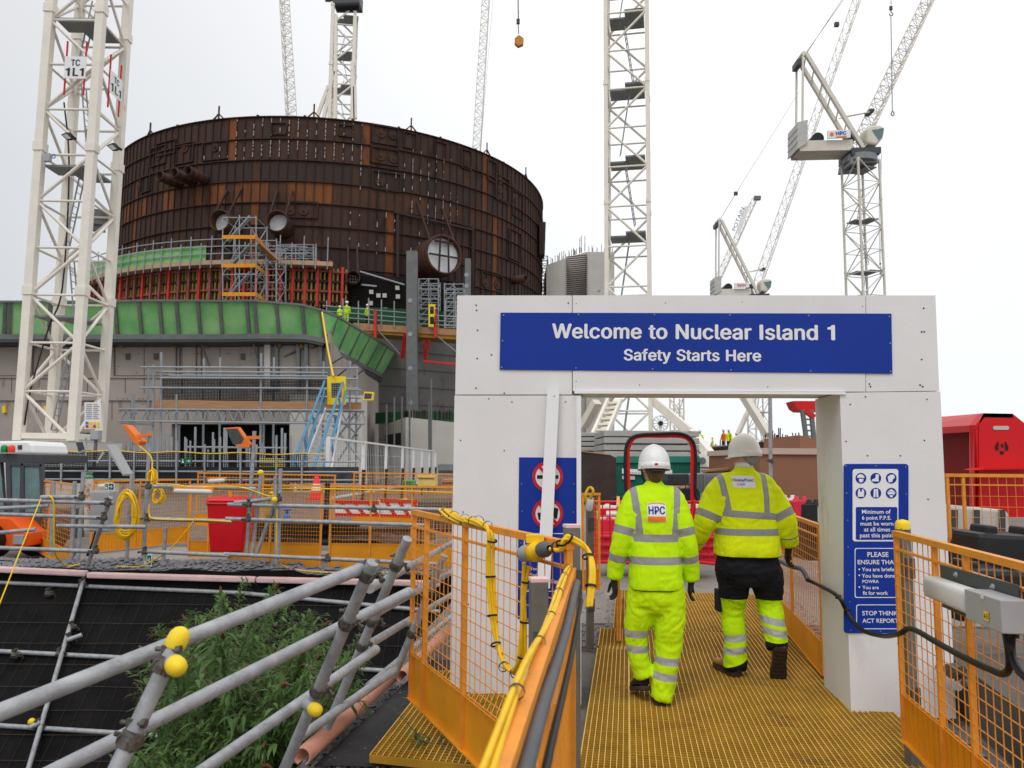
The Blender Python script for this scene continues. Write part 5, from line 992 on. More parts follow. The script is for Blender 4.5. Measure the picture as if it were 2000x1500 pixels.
def shrub(label, stems, seed, lsize=.085, nl=26, name='shrub', grp=None, flowers=True):
    r_ = random.Random(seed); root = None; fo = MB(); st = MB(); fl = MB()
    for (base, tip) in stems:
        base, tip = V(base), V(tip); mid = base.lerp(tip, .55)+V((r_.gauss(0, .08), r_.gauss(0, .08), .12*(tip-base).length))
        pts = smooth_path([base, mid, tip], 7); st.path(pts, lambda t: .008*(1-t)+.0018, 5)
        L_ = (tip-base).length; k = int(nl*L_*1.15)
        for i in range(k):
            t = .22+.78*(i/k)**.8; f = t*(len(pts)-1); j = min(int(f), len(pts)-2); p = pts[j].lerp(pts[j+1], f-j); dirn = (pts[j+1]-pts[j]).normalized()
            a = i*1.571+r_.gauss(0, .4); sx, uy = basis(dirn)
            for s in (0, math.pi):
                o = sx*math.cos(a+s)+uy*math.sin(a+s); l = lsize*(1.25-.6*t)*r_.uniform(.7, 1.25)
                leaf(fo, p, o*.85+dirn*.55+V((0, 0, .15)), l, l*.125, r_.uniform(.1, .8), V((0, 0, 1)))
        # side sprigs
        for i in range(int(L_*4.5)):
            t = r_.uniform(.3, .95); f = t*(len(pts)-1); j = min(int(f), len(pts)-2); p = pts[j].lerp(pts[j+1], f-j)
            o = V((r_.gauss(0, 1), r_.gauss(0, 1), r_.uniform(-.1, 1))).normalized(); q = p+o*r_.uniform(.1, .26); st.tube(p, q, .003, 4, .0015)
            for m_ in range(7):
                u = m_/6; c = p.lerp(q, .25+.75*u); l = lsize*r_.uniform(.5, 1.0)
                leaf(fo, c, V((r_.gauss(0, 1), r_.gauss(0, 1), r_.gauss(.25, .6)))+o*.8, l, l*.14, r_.uniform(.1, .9), V((0, 0, 1)))
        if flowers and r_.random() < .3:
            d = (pts[-1]-pts[-2]).normalized(); fl.path([tip, tip+d*.05+V((0, 0, -.01)), tip+d*.1+V((0, 0, -.04))], lambda t: .013*(1-t)+.003, 6)
    b0 = V(stems[0][0]); root = thing(name, b0, label, 'plant', grp)
    fo.build('foliage', M['leaf'], root); st.build('stems', M['stem'], root)
    if fl.v: tag(fl.build('dead_flowers', M['deadflower'], root), kind='stuff')
    return root
r_ = random.Random(21); stems = []
# tips listed on the photograph, each given a distance of its own
for i in range(135):
    px = r_.gauss(500, 110); top = 1120+abs(px-490)*.55; py = r_.uniform(top, 1500)
    if px < 330 and py < 1180: continue
    Y = r_.uniform(5.0, 8.2) - (py-1100)/420*1.6
    tip = at(px, py, max(4.3, Y)); base = V((-2.35+r_.gauss(0, .35)+(px-480)*.0006, 6.1+r_.gauss(0, .4), -2.6))
    if tip.x > edge_x(tip.y)-.12 and tip.z < .3: tip.x = edge_x(tip.y)-.15
    stems.append((base, tip))
shrub('big leafy green buddleia shrub growing out of the pit behind the scaffold tubes', stems, 5, .108, 21)
stems = []
for i in range(26):
    px = r_.uniform(240, 420); py = r_.uniform(1190, 1420); p = gs(px, py, .1+r_.random()*.4); stems.append((gs(px+r_.uniform(50, 160), py+r_.uniform(-10, 60), 0), p))
shrub('sparse trailing sprigs with bare stems on the dark pit slope', stems, 6, .075, 13)
def weed(px, py, n, h, label, seed, z=ZG):
    r_ = random.Random(seed); b = gz(px, py, z); st = []
    for i in range(n): st.append((b+V((r_.gauss(0, .05), r_.gauss(0, .05), 0)), b+V((r_.gauss(0, h*.55), r_.gauss(0, h*.55), h*r_.uniform(.5, 1.1)))))
    shrub(label, st, seed, .06, 30, 'weed', 'weeds by the walkway', False)
weed(905, 1485, 9, .16, 'low green weed at the front edge of the loose yellow grating', 31); weed(20, 1380, 8, .35, 'small weed low on the pit slope at the left picture edge', 32, -1.4); weed(880, 1130, 8, .4, 'weed between the pit lip and the bent orange panel', 33)
# ------------------------------------------------------------------ cables on the left guard panels
CD = V((-.128, -1, 0)).normalized()
def bundle(pts, k, r, spread, mt, name, label, cat, seed=1, sub=5, ties=True, grp=None):
    r_ = random.Random(seed); root = thing(name, pts[0], label, cat, grp); pts = [V(p) for p in pts]
    for i in range(k):
        ph = r_.uniform(0, 6.28); mb = MB(); q = []
        for j, p in enumerate(pts):
            a = ph+j*.7; q.append(p+V((math.cos(a)*spread*1.3, math.cos(a)*spread*.3, math.sin(a)*spread)))
        mb.path(q, r, 8, sub=sub); mb.build('cable', mt, root)
    if ties:
        sp = smooth_path(pts, 3)
        for j in range(1, len(sp)-1, 3):
            mb = MB(); d = sp[j+1]-sp[j]; mb.lathe(sp[j]-d.normalized()*.004, d, [(spread+r*1.25, 0), (spread+r*1.45, .002), (spread+r*1.45, .007), (spread+r*1.25, .009)], 10); mb.build('cable_tie', M['black'], root)
    return root
top = [cor+V((.0, 0, 1.224))+CD*s+V((0.0, 0, .012*math.sin(s*5))) for s in (0, .25, .5, .8, 1.1, 1.5, 1.9, 2.2)]
bundle([p+V((-.005, 0, -.006)) for p in top], 3, .0055, .006, M['yellowcable'], 'cable_bundle', 'thick bundle of yellow cables taped along the guard rail toward the camera', 'cable')
lo = [cor+V((.030, 0, 1.17))+CD*s+V((0, 0, .01*math.sin(s*4+1))) for s in (.15, .4, .8, 1.2, 1.6, 2.1)]
mb = MB(); mb.path(lo, .0135, 12, sub=4); g = tag(mb.build('conduit', M['conduit']), 'grey conduit pipe strapped beside the yellow cables on the guard rail', 'conduit')
mb = MB(); mb.path([p+V((.016, 0, -.06)) for p in lo], .008, 8, sub=4); tag(mb.build('black_cable', M['black']), 'black cable below the grey conduit on the guard rail', 'cable')
# loop hanging inside the bent panel
def pan(t, z, off=.03): p = V((-.60, 4.8, 0)).lerp(cor, t); return V((p.x-off*.94, p.y-off*.35, z))
PN = V((cor.y-4.8, -(cor.x+.60), 0)).normalized()
def panpx(px, py, off=.025): return onp(px, py, V((-.60, 4.8, 0))+PN*off, PN)
lp_ = [panpx(*q) for q in ((915,1016),(945,1024),(961,1040),(958,1100),(960,1180),(965,1240),(977,1290),(1000,1316),(1018,1298),(1025,1240),(1028,1160),(1031,1100))]
bundle(lp_, 3, .008, .013, M['yellowcable'], 'cable_loop', 'yellow cable loop hanging down the bent orange panel before the white pillar', 'cable', 3)
tp = [panpx(*q, 0) for q in ((866,1000),(880,1007),(900,1014),(925,1018),(950,1022))]
bundle(tp, 4, .008, .02, M['yellowcable'], 'cable_coil', 'yellow cables lying along the top rail of the bent panel', 'cable', 4)
bundle([panpx(1078, 1068, .05), panpx(1095, 1068, .03), pan(1.0, 1.33), cor+V((.05, 0, 1.28)), cor+V((.07, -.05, 1.2)), cor+V((.06, -.1, 1.08))], 3, .0075, .011, M['yellowcable'], 'cable_bend', 'yellow cables bending round the corner of the two near guard panels', 'cable', 5)
pl = thing('cable_connector', pan(.80, 1.22), 'grey and yellow round plug joining cables on the bent panel', 'connector')
a = panpx(1022, 1082, .05); b = panpx(1085, 1068, .06); d = (b-a).normalized()
mb = MB(); mb.lathe(a, d, [(0, 0), (.03, 0), (.034, .02), (.034, .07), (.028, .08), (.028, .1)], 16); mb.build('grey_shell', M['galvfar'], pl)
mb = MB(); mb.lathe(a+d*.1, d, [(.028, 0), (.04, .005), (.04, .05), (.03, .06), (.03, .09)], 16); mb.box(a+d*.12+V((0, 0, .05)), (.07, .05, .03)); mb.build('yellow_shell', M['yellowcable'], pl)
mb = MB(); mb.lathe(a+d*.19, d, [(.03, 0), (.032, .03), (.02, .06), (.012, .07)], 14); mb.build('gland', M['conduit'], pl)
# black cable looping across the right pillar, with its light fitting
fx = V((p3a.x, p3a.y, 0)); fdir = V((-.15, -.988, 0)).normalized(); fn = V((-.988, .15, 0)).normalized()
def onf(px, py, off=0.0): return onp(px, py, fx+fn*off, fn)
cb = [at(1578, 1133, 6.0), at(1598, 1142, 5.85), ap(1634, 1163, .02), ap(1650, 1190, .03), at(1680, 1228, 5.1), at(1722, 1242, 4.75), onf(1755, 1238, .04), onf(1780, 1228, .03), onf(1830, 1255, .03), onf(1885, 1285, .03), onf(1935, 1308, .03), onf(1960, 1316, .03), onf(1972, 1300, .04), onf(1968, 1255, .04), onf(1960, 1215, .03)]
mb = MB(); mb.path(cb, .014, 10, sub=5)
for k in (2, 3): mb.lathe(cb[k], cb[k+1]-cb[k], [(.015, 0), (.022, .002), (.022, .012), (.015, .014)], 10)
tag(mb.build('armoured_cable', M['black']), 'thick black cable sagging across the right arch pillar to the light fitting', 'cable')
mb = MB(); mb.path([at(1515, 1092, 6.9), at(1545, 1106, 6.4), at(1566, 1112, 6.15), at(1578, 1133, 6.0)], .018, 10, sub=4); tag(mb.build('conduit', M['conduit']), 'short grey conduit on the inner guard panel feeding the black cable', 'conduit')
mb = MB(); mb.path([onf(1978, 1215, .03), onf(1976, 1270, .03), onf(1990, 1310, .05), onf(2030, 1345, .05)], .014, 10, sub=6); tag(mb.build('flexible_duct', M['black']), 'corrugated black duct leaving the light fitting at the picture edge', 'cable')
lf = thing('light_fitting', onf(1900, 1180), 'grey fluorescent light fitting on a dark plate fixed to the right guard panel', 'light fitting')
M['darkplate'] = mat('dark grey plate', srgb(72, 76, 78), .5, .2, .08, 6); M['diffuser'] = mat('milky diffuser', srgb(205, 205, 200), .35, 0, .04, 6); M['greybox'] = mat('grey enclosure', srgb(165, 166, 168), .45, 0, .05, 6)
mb = MB(); mb.prism([onf(1836, 1103, .025), onf(1988, 1143, .025), onf(1988, 1248, .025), onf(1840, 1185, .025)], -fn*.006); mb.build('back_plate', M['darkplate'], lf)
a, b = onf(1822, 1146, .075), onf(1912, 1180, .075); mb = MB(); d = (b-a).normalized(); x, y = basis(d)
v, f = loft([(a-d*.008, x*.03, y*.035, 4), (a, x*.042, y*.048, 4), (b, x*.044, y*.05, 4)], 24); mb.add(v, f, True); mb.build('diffuser', M['diffuser'], lf)
a, b = onf(1911, 1180, .08), onf(1985, 1206, .08); mb = MB(); mb.bar(a, b, .10, .118, V((0, 0, 1))); mb.build('control_box', M['greybox'], lf, bevel=.004)
mb = MB(); u = V((0, 0, 1)); c0 = onf(1926, 1203, .133); e1 = (b-a).normalized()
mb.quad(c0-e1*.02-u*.018, c0+e1*.02-u*.018, c0+e1*.02+u*.018, c0-e1*.02+u*.018); mb.build('warning_label', M['yellowcap'], lf)
mb = MB(); t0 = c0+fn*.001; mb.add([t0-e1*.016-u*.008, t0-e1*.004-u*.008, t0-e1*.010+u*.009], [(0, 1, 2)])
for k in range(3): mb.quad(t0+e1*.001-u*(.009-k*.007), t0+e1*.016-u*(.009-k*.007), t0+e1*.016-u*(.006-k*.007), t0+e1*.001-u*(.006-k*.007))
mb.build('warning_print', M['blackmat'], lf)
mb = MB(); c0 = onf(1918, 1162, .133); mb.quad(c0-e1*.014-u*.014, c0+e1*.014-u*.014, c0+e1*.014+u*.014, c0-e1*.014+u*.014); mb.build('white_label', M['signwhite'], lf)
for px, py in ((1868, 1123), (1940, 1147)):
    mb = MB(); c0 = onf(px, py, .025); mb.lathe(c0, fn, [(.014, 0), (.014, .004), (.006, .006), (.006, .012), (0, .012)], 10); mb.build('bolt', M['galvfar'], lf)
# ------------------------------------------------------------------ yard beyond the pit
GY = 0.06
mb = MB(); mb.prism([(-6.2, 11.0, ZG+.004), (-.4, 10.75, ZG+.004), (0.2, 13.2, ZG+.004), (-8, 14.5, ZG+.004)], (0, 0, .09)); tag(mb.build('concrete_slab', M['concrete_ground']), kind='structure')
def fpx(px0, Y0, px1, Y1, z0, z1, label, **k):
    a = at(px0, 950, Y0); b = at(px1, 950, Y1); return fence_panel((a.x, a.y), (b.x, b.y), z0, z1, label, **k)
fpx(70, 13.7, 146, 11.05, .06, 1.24, 'orange mesh panel beside the orange-wheeled digger', nv=26, nh=12, posts=(0, .45, 1), ribs=False)
fpx(182, 13.0, 372, 14.8, .06, 1.24, 'orange mesh panel behind the grey electrical box and hose', nv=34, nh=12, toe=.3, posts=(0, .45, 1))
fpx(372, 12.2, 450, 12.3, .1, 1.22, 'orange mesh panel just behind the red wheelie bin', nv=20, nh=12, posts=(0, .5, 1))
fpx(450, 10.75, 632, 10.6, .1, 1.27, 'orange mesh panel right of the red wheelie bin with wide toe board', nv=36, nh=13, toe=.4, posts=(0, .45, 1), ribs=False)
fpx(645, 10.6, 888, 10.6, .1, 1.27, 'orange mesh panel between the red bin and the left arch pillar', nv=44, nh=13, toe=.4, posts=(0, .33, .66, 1), ribs=False)
fpx(385, 17, 655, 15.5, .2, 1.33, 'orange mesh panel further back below the aluminium stair', nv=40, nh=12, posts=(0, .5, 1))
fpx(690, 18, 900, 17, .2, 1.35, 'orange mesh panel further back near the white mesh fence', nv=36, nh=12, posts=(0, .5, 1))
sc = thing('yard_scaffold', at(160, 1095, 10.4), 'grey scaffold tube railing with raking posts beyond the pit, draped in yellow hoses', 'scaffold')
def T(segs, Y, r=.026, m='galv', root=None):
    for s in segs:
        mb = MB(); y0 = s[4] if len(s) > 4 else Y; y1 = s[5] if len(s) > 5 else y0; mb.tube(at(s[0], s[1], y0), at(s[2], s[3], y1), r, 10); mb.build('tube', M[m], root or sc)
T([(-30,976,222,983), (-30,1003,212,1012), (-30,1069,192,1077), (-30,994,95,988), (-30,1043,70,1034), (80,971,160,971), (112,1027,285,1029)], 9.75)
T([(105,940,100,1086), (146,940,140,1098), (163,922,152,1100), (258,925,246,1108), (293,842,280,1090), (324,1030,318,1108)], 10.5)
T([(300,950,500,955), (285,1013,452,1018), (285,1077,450,1085), (445,985,885,996), (441,1013,830,1026), (438,1082,860,1102), (458,982,536,974)], 10.0)
T([(497,842,482,1085), (510,925,492,1090), (548,915,543,1108), (538,930,540,1108), (534,990,500,1085)], 10.15)
for px, py, Y in ((210,983,9.7),(203,1011,9.7),(187,1076,9.7),(160,971,9.75),(290,950,10),(288,1013,10),(283,1078,10),(486,985,9.98),(484,1014,9.98),(545,974,10),(730,995,9.98),(640,1092,9.98)):
    coupler(sc, at(px, py, Y), V((1, 0, 0)), V((0, 0, 1)), 1.15)
for px, py, Y in ((509,922,10.15),(536,975,9.95)): capball(sc, at(px, py, Y), V((0, -.2, 1)), .03)
# red wheelie bin
rb = thing('wheelie_bin', at(452, 1080, 10.9), 'bright red wheelie bin standing beside the scaffold rails', 'bin')
def bx(c0, w0, d0, z0, w1, d1, z1): return [c0+V(q) for q in [(-w0,-d0,z0),(w0,-d0,z0),(w0,d0,z0),(-w0,d0,z0),(-w1,-d1,z1),(w1,-d1,z1),(w1,d1,z1),(-w1,d1,z1)]]
M['binred'] = mat('red bin plastic', srgb(214, 20, 30), .35, 0, .06, 5)
c0 = at(452, 1078, 10.9); b0 = V((c0.x, c0.y, c0.z))
mb = MB(); mb.box8(bx(b0, .22, .22, 0.02, .27, .28, .68)); mb.box8(bx(b0, .285, .295, .66, .285, .295, .70)); mb.build('body', M['binred'], rb, bevel=.02)
mb = MB(); mb.box8(bx(b0, .29, .30, .705, .27, .27, .765)); mb.build('lid', M['binred'], rb, bevel=.02)
mb = MB(); mb.tube(b0+V((-.27, .3, .72)), b0+V((.27, .3, .72)), .018, 8); mb.build('handle', M['binred'], rb)
for s in (-1, 1):
    mb = MB(); mb.tube(b0+V((s*.2, .24, .09)), b0+V((s*.26, .24, .09)), .09, 14); mb.build('wheel', M['black'], rb)
# grey electrical box on its rusty pole
eb = thing('electrical_box', at(205, 1040, 10.9), 'pale grey electrical box with cables mounted on the yard scaffold', 'electrical box')
p = at(203, 998, 10.9); mb = MB(); mb.box((p.x, p.y, p.z), (.29, .2, .56)); mb.build('cabinet', M['greybox'], eb, bevel=.01)
mb = MB(); mb.box((p.x, p.y-.105, p.z), (.26, .012, .53)); mb.build('door', M['greybox'], eb, bevel=.004)
mb = MB()
for k in range(3): mb.path([p+V((-.1+.04*k, 0, -.28)), p+V((-.13+.03*k, -.02, -.45)), p+V((-.2+.02*k, 0, -.62))], .012, 6, sub=4)
mb.build('cable', M['black'], eb)
M['rustpole'] = mat('flaking rusty paint', srgb(205, 195, 178), .7, 0, .1, 6, dirt=(srgb(150, 84, 40), 9, .5))
rp2 = thing('rusty_pole', at(172, 1040, 11.2), 'rusty cream pipe bollard with a red number and green valve on top', 'pole')
p = at(172, 1035, 11.2); q = at(174, 935, 11.2); mb = MB(); mb.tube(p, q, .055, 14); mb.build('pipe', M['rustpole'], rp2)
mb = MB(); mb.lathe(q, V((0, 0, 1)), [(.04, 0), (.06, .02), (.04, .05), (.02, .06), (.05, .08), (.05, .09), (0, .09)], 12); mb.build('valve', mat('valve green', srgb(90, 150, 110), .5, 0, .2, 10), rp2)
text('3', at(169, 998, 11.13), at(177, 998, 11.13), M['signred'], rp2, nrm=V((0, -1, 0)), height=.09)
# hoses
def coil(c, rx, rz, n, r, label, seed, Y=.03):
    r_ = random.Random(seed); c = V(c); root = thing('hose_coil', c+V((0, 0, -rz)), label, 'hose', 'coiled yellow hoses')
    for k in range(n):
        a, b = rx*r_.uniform(.72, 1.05), rz*r_.uniform(.8, 1.08); o = V((r_.gauss(0, .012), r_.uniform(-Y, Y), r_.gauss(-.02, .02))); mb = MB()
        mb.path([c+o+V((a*math.cos(t)*(1 if math.sin(t) < 0 else .8), .015*math.sin(3*t+k), b*math.sin(t))) for t in [2*math.pi*i/20 for i in range(21)]], r, 6, sub=1); mb.build('loop', M['yellowcable'], root)
    return root
coil(at(247, 1003, 10.3), .16, .30, 13, .011, 'large hanging coil of yellow hose on a scaffold post', 1)
coil(at(298, 930, 10.3), .05, .10, 6, .010, 'small tight yellow hose coil high on the tall post', 2)
coil(at(309, 962, 10.25), .08, .11, 6, .010, 'small round yellow hose coil just under the top conduit', 3)
coil(at(530, 985, 10.2), .07, .2, 5, .009, 'long yellow hose coil behind the twin posts', 4)
def rope(pts, r, label, mt='yellowcable', name='hose', cat='hose'):
    mb = MB(); mb.path([at(*p) for p in pts], r, 6, sub=6); return tag(mb.build(name, M[mt], origin=None), label, cat)
rope([(80,974,9.7),(40,1075,9.2),(2,1172,8.7),(-30,1250,8.4)], .008, 'straw coloured rope slanting down from the yard railing', name='rope', cat='rope')
rope([(95,968,9.7),(105,985,9.7),(106,1070,9.8),(118,1096,10),(135,1106,10.2),(156,1101,10.3)], .010, 'yellow hose hanging down the left post onto the gravel')
rope([(228,1106,10.3),(265,1107,10.3),(290,1100,10.2),(335,1070,10.0),(378,1018,9.95),(380,1013,9.95)], .009, 'yellow hose rising from the gravel to the railing')
rope([(292,985,10),(291,1005,10),(300,1013,9.95),(340,1015,9.95),(400,1016,9.95),(452,1019,9.95)], .011, 'yellow hose tied along the middle rail to the bin')
rope([(305,945,9.95),(345,947,9.95),(380,952,9.95),(420,950,9.95),(470,952,9.95),(520,968,9.95),(540,980,10),(541,1080,10),(560,1108,10.3),(640,1118,10.3),(760,1118,10.3)], .009, 'yellow hose running along the conduit and down the twin posts')
rope([(270,870,10.4),(283,880,10.4),(296,895,10.35),(297,915,10.3),(296,940,10.2)], .009, 'yellow flex from the orange floodlight down its post')
rope([(450,957,10.55),(560,954,10.55),(700,956,10.55),(850,961,10.55),(885,962,10.55)], .010, 'yellow cable along the top of the orange panels')
# lights
def tube_light(px0, py0, px1, py1, Y, label, mt='diffuser'):
    a, b = at(px0, py0, Y), at(px1, py1, Y); r = thing('tube_light', a.lerp(b, .5), label, 'light', 'outdoor tube lights'); mb = MB(); d = (b-a).normalized(); mb.lathe(a, d, [(0, 0), (.03, .02), (.035, .05), (.035, (b-a).length-.05), (.03, (b-a).length-.02), (0, (b-a).length)], 12); mb.build('diffuser', M[mt], r)
    mb = MB(); mb.bar(a+V((0, .02, .04)), b+V((0, .02, .04)), .06, .035); mb.build('housing', M['orange'], r)
tube_light(338, 959, 416, 961, 9.9, 'white tube light under the scaffold conduit'); tube_light(190, 950, 216, 949, 10.9, 'short white tube light beside the small green exit sign'); tube_light(405, 940, 440, 938, 13, 'white tube light on the orange rail further back')
def sign_px(x0, y0, x1, y1, Y, label, draw, base='signwhite', name='exit_sign', cat='sign'):
    r = thing(name, at((x0+x1)/2, y1, Y), label, cat); mb = MB(); a, b, c, d = at(x0, y1, Y), at(x1, y1, Y), at(x1, y0, Y), at(x0, y0, Y); mb.prism([a, b, c, d], (0, .01, 0)); mb.build('panel', M[base], r)
    draw(r, lambda u, v, o=.004: a.lerp(b, u).lerp(d.lerp(c, u), v)-V((0, o, 0))); return r
M['signgreen'] = mat('sign green', srgb(20, 100, 70), .4, 0, .05, 5)
def d_exit(r, P):
    mb = MB()
    mb.add([P(.05, .1), P(.35, .1), P(.35, .9), P(.05, .9)], [(0, 1, 2, 3)]); mb.add([P(.45, .1), P(.95, .1), P(.95, .9), P(.45, .9)], [(0, 1, 2, 3)]); mb.build('green_field', M['signgreen'], r)
    mb = MB()
    for u0, u1, v0, v1 in ((.12, .28, .2, .45), (.16, .22, .45, .8), (.52, .88, .45, .55)): mb.add([P(u0, v0, .008), P(u1, v0, .008), P(u1, v1, .008), P(u0, v1, .008)], [(0, 1, 2, 3)])
    mb.add([P(.7, .25, .008), P(.9, .5, .008), P(.7, .75, .008)], [(0, 1, 2)]); mb.build('running_man_and_arrow', M['signwhite'], r)
sign_px(204, 943, 223, 958, 10.8, 'small green and white exit sign with arrow above the electrical box', d_exit)
sign_px(281, 1082, 296, 1106, 10.35, 'small green exit sign lying against the concrete kerb', d_exit)
sign_px(353, 895, 375, 906, 19.5, 'small green exit sign on the black mesh fence', lambda r, P: d_exit(r, P), base='signgreen')
M['orangeled'] = mat('orange floodlight housing', srgb(232, 120, 40), .4, 0, .06, 8); M['glassled'] = mat('floodlight glass', srgb(70, 72, 72), .12, 0, .2, 20)
def flood(pts_plate, glass, arm, Y, label, th=.06, mt='orangeled', grp='site floodlights'):
    r = thing('floodlight', at(*pts_plate[0], Y), label, 'floodlight', grp); mb = MB(); mb.prism([at(x, y, Y) for x, y in pts_plate], V((0, th, 0))); mb.build('housing', M[mt], r, bevel=.006)
    if glass: mb = MB(); mb.prism([at(x, y, Y-.006) for x, y in glass], V((0, .004, 0))); mb.build('glass', M['glassled'], r)
    if arm: mb = MB(); mb.prism([at(x, y, Y+.02) for x, y in arm], V((0, .03, 0))); mb.build('bracket', M[mt], r)
    return r
flood([(238,830),(246,829),(274,862),(270,870),(262,867)], None, [(259,851),(295,845),(295,851),(262,858)], 10.4, 'orange floodlight seen edge on, left of the black doorway', .2)
flood([(438,836),(465,834),(489,868),(486,875),(461,872)], [(441,838),(463,837),(476,857),(471,866),(455,868)], [(474,852),(507,851),(507,857),(478,859)], 10.1, 'orange floodlight with its glass facing us in front of the black doorway', .1)
flood([(146,862),(163,861),(168,880),(153,886)], [(148,864),(161,863),(165,877),(154,882)], None, 14, 'small square white lit floodlight at the mast foot', .06, 'greybox')
flood([(204,870),(210,868),(242,926),(240,930)], None, [(203,885),(190,905),(188,903),(200,882)], 12, 'flat grey panel light tilted on the mast cabinet', .3, 'greybox')
flood([(711,765),(730,766),(728,782),(708,782)], [(712,768),(727,769),(725,779),(711,779)], None, 34, 'small yellow-framed floodlight on the scaffold end', .2, 'yellowcap')
# dumper / digger at the left edge
dg = thing('digger', at(20, 1075, 13), 'dark grey cabbed digger with orange bodywork at the left picture edge', 'digger')
M['digorange'] = mat('orange machine paint', srgb(235, 92, 20), .4, 0, .08, 4); M['cab'] = mat('dark cab paint', srgb(70, 74, 78), .45, .1, .1, 3); M['cabglass'] = mat('cab glass', srgb(100, 126, 128), .2, 0, .3, 2)
Yd = 13.0
def P2_(mb, pts, Y, th): mb.prism([at(x, y, Y) for x, y in pts], V((0, th, 0)))
mb = MB(); P2_(mb, [(-60,884),(84,888),(82,905),(-60,902)], Yd, 1.4); P2_(mb, [(-60,902),(0,902),(10,1040),(-60,1040)], Yd+.05, .1); P2_(mb, [(20,903),(22,1030),(14,1030),(10,902)], Yd, .08); P2_(mb, [(40,903),(46,903),(46,1000),(38,1030)], Yd, .08); P2_(mb, [(76,905),(82,905),(88,1060),(80,1060)], Yd, .08)
P2_(mb, [(20,903),(82,905),(82,912),(20,910)], Yd, .06); P2_(mb, [(20,1000),(86,1000),(88,1062),(20,1062)], Yd, 1.2); mb.build('cab', M['cab'], dg, bevel=.01)
mb = MB(); P2_(mb, [(21,908),(40,908),(38,1005),(22,1005)], Yd+.03, .02); P2_(mb, [(46,910),(76,910),(80,1002),(46,1002)], Yd+.03, .02); P2_(mb, [(-60,905),(0,905),(8,1000),(-60,1000)], Yd+.02, .02); mb.build('window', M['cabglass'], dg)
mb = MB(); P2_(mb, [(-60,1006),(22,1012),(52,1042),(50,1068),(-60,1068)], Yd-.5, .9); mb.build('body', M['digorange'], dg, bevel=.02)
mb = MB(); p = at(37, 1054, Yd-.54); mb.box(p, (.17, .06, .15)); mb.build('headlight', M['galvfar'], dg, bevel=.01)
mb = MB(); p = at(-20, 1050, Yd-.6); mb.tube((p.x-.1, p.y-.2, .30), (p.x-.1, p.y+.3, .30), .30, 24); mb.build('wheel', M['black'], dg)
mb = MB(); p = at(60, 1060, Yd); mb.tube((p.x, p.y+.1, .32), (p.x, p.y+.5, .32), .34, 24); mb.build('wheel', M['black'], dg)
for px, c in ((8, srgb(20, 130, 70)), (22, srgb(225, 70, 40))):
    p = at(px, 884, Yd-.05); mb = MB(); mb.lathe(p, V((0, 0, 1)), [(.055, 0), (.058, .05), (.055, .1), (.03, .125), (0, .13)], 14); mb.build('beacon', mat('beacon', c, .3, 0, .05, 5), dg)
wh = thing('white_housing', at(35, 884, 15), 'white machine housing with vents behind the digger cab roof', 'machine housing'); mb = MB(); P2_(mb, [(-40,862),(55,861),(63,870),(66,886),(-40,886)], 15, 1.2); mb.build('casing', M['signwhite'], wh, bevel=.04)
mb = MB()
for k in range(3): P2_(mb, [(34,870+3*k),(42,869+3*k),(42,871+3*k),(34,872+3*k)], 14.98, .03)
mb.build('vent', M['black'], wh)
# black mesh fence with tubes on the raised yard behind
M['netblack'] = mat('black plastic mesh', (.02, .02, .022), .7, 0, .3, 10)
def net(mb, a, b, c, d, n, m, w):
    for i in range(n+1): u = i/n; mb.bar(a.lerp(b, u), d.lerp(c, u), w, w)
    for j in range(m+1): v = j/m; mb.bar(a.lerp(d, v), b.lerp(c, v), w, w)
bf = thing('black_mesh_fence', at(270, 945, 20), 'long black mesh fence on scaffold tubes with a yellow rope along its top', 'fence')
Yb = 20
for x0, x1 in ((84, 170), (172, 250), (252, 350), (352, 470), (472, 600)):
    mb = MB(); net(mb, at(x0, 940, Yb), at(x1, 940, Yb), at(x1, 884+(x1-300)*.012, Yb), at(x0, 882+(x0-300)*.012, Yb), 30, 14, .016); mb.build('mesh_panel', M['netblack'], bf)
mb = MB(); mb.prism([at(84, 944, Yb+.6), at(700, 944, Yb+.6), at(700, 912, Yb+.6), at(84, 912, Yb+.6)], V((0, .06, 0))); mb.build('backing', mat('fence backing', srgb(60, 62, 64), .9, 0, .6, 3), bf)
T([(84,900,700,902), (84,920,700,922), (84,936,700,938)], Yb-.05, .024, 'galvfar', bf)
for k, px in enumerate((120, 168, 215, 262, 308, 345, 400, 430, 470, 540, 590)): T([(px, 870-(k*37 % 22), px-1, 960)], Yb-.1, .026, 'galvfar', bf)
mb = MB(); mb.path([at(x, 880+(x-84)*.014+1.5*math.sin(x*.05), Yb-.12) for x in range(84, 640, 24)], .014, 5, sub=2); mb.build('rope', M['yellowcable'], bf)
# red and white barriers, pipe stacks and other things between the fences
for i, (x0, y0, x1, y1) in enumerate(((655, 976, 740, 1008), (742, 974, 815, 1010))):
    r = thing('barrier_board', at((x0+x1)/2, y1, 13.5+i*.1), ('red and white striped barrier board left of the yellow barrier', 'red and white striped barrier board overlapping the yellow barrier')[i], 'barrier')
    mb = MB(); P2_(mb, [(x0,y1),(x1,y1+2),(x1,y0+2),(x0,y0)], 13.5+i*.1, .04); mb.build('board', M['signwhite'], r)
    mb = MB(); P2_(mb, [(x0,y0+7),(x1,y0+9),(x1,y0+2),(x0,y0)], 13.48+i*.1, .015); P2_(mb, [(x0,y1),(x1,y1+2),(x1,y1-4),(x0,y1-6)], 13.48+i*.1, .015)
    for k in range(3): xx = x0+8+k*26; P2_(mb, [(xx,y0+6),(xx+8,y0+6),(xx+26,y1-3),(xx+18,y1-3)], 13.485+i*.1, .013)
    mb.build('stripes', M['red'], r)
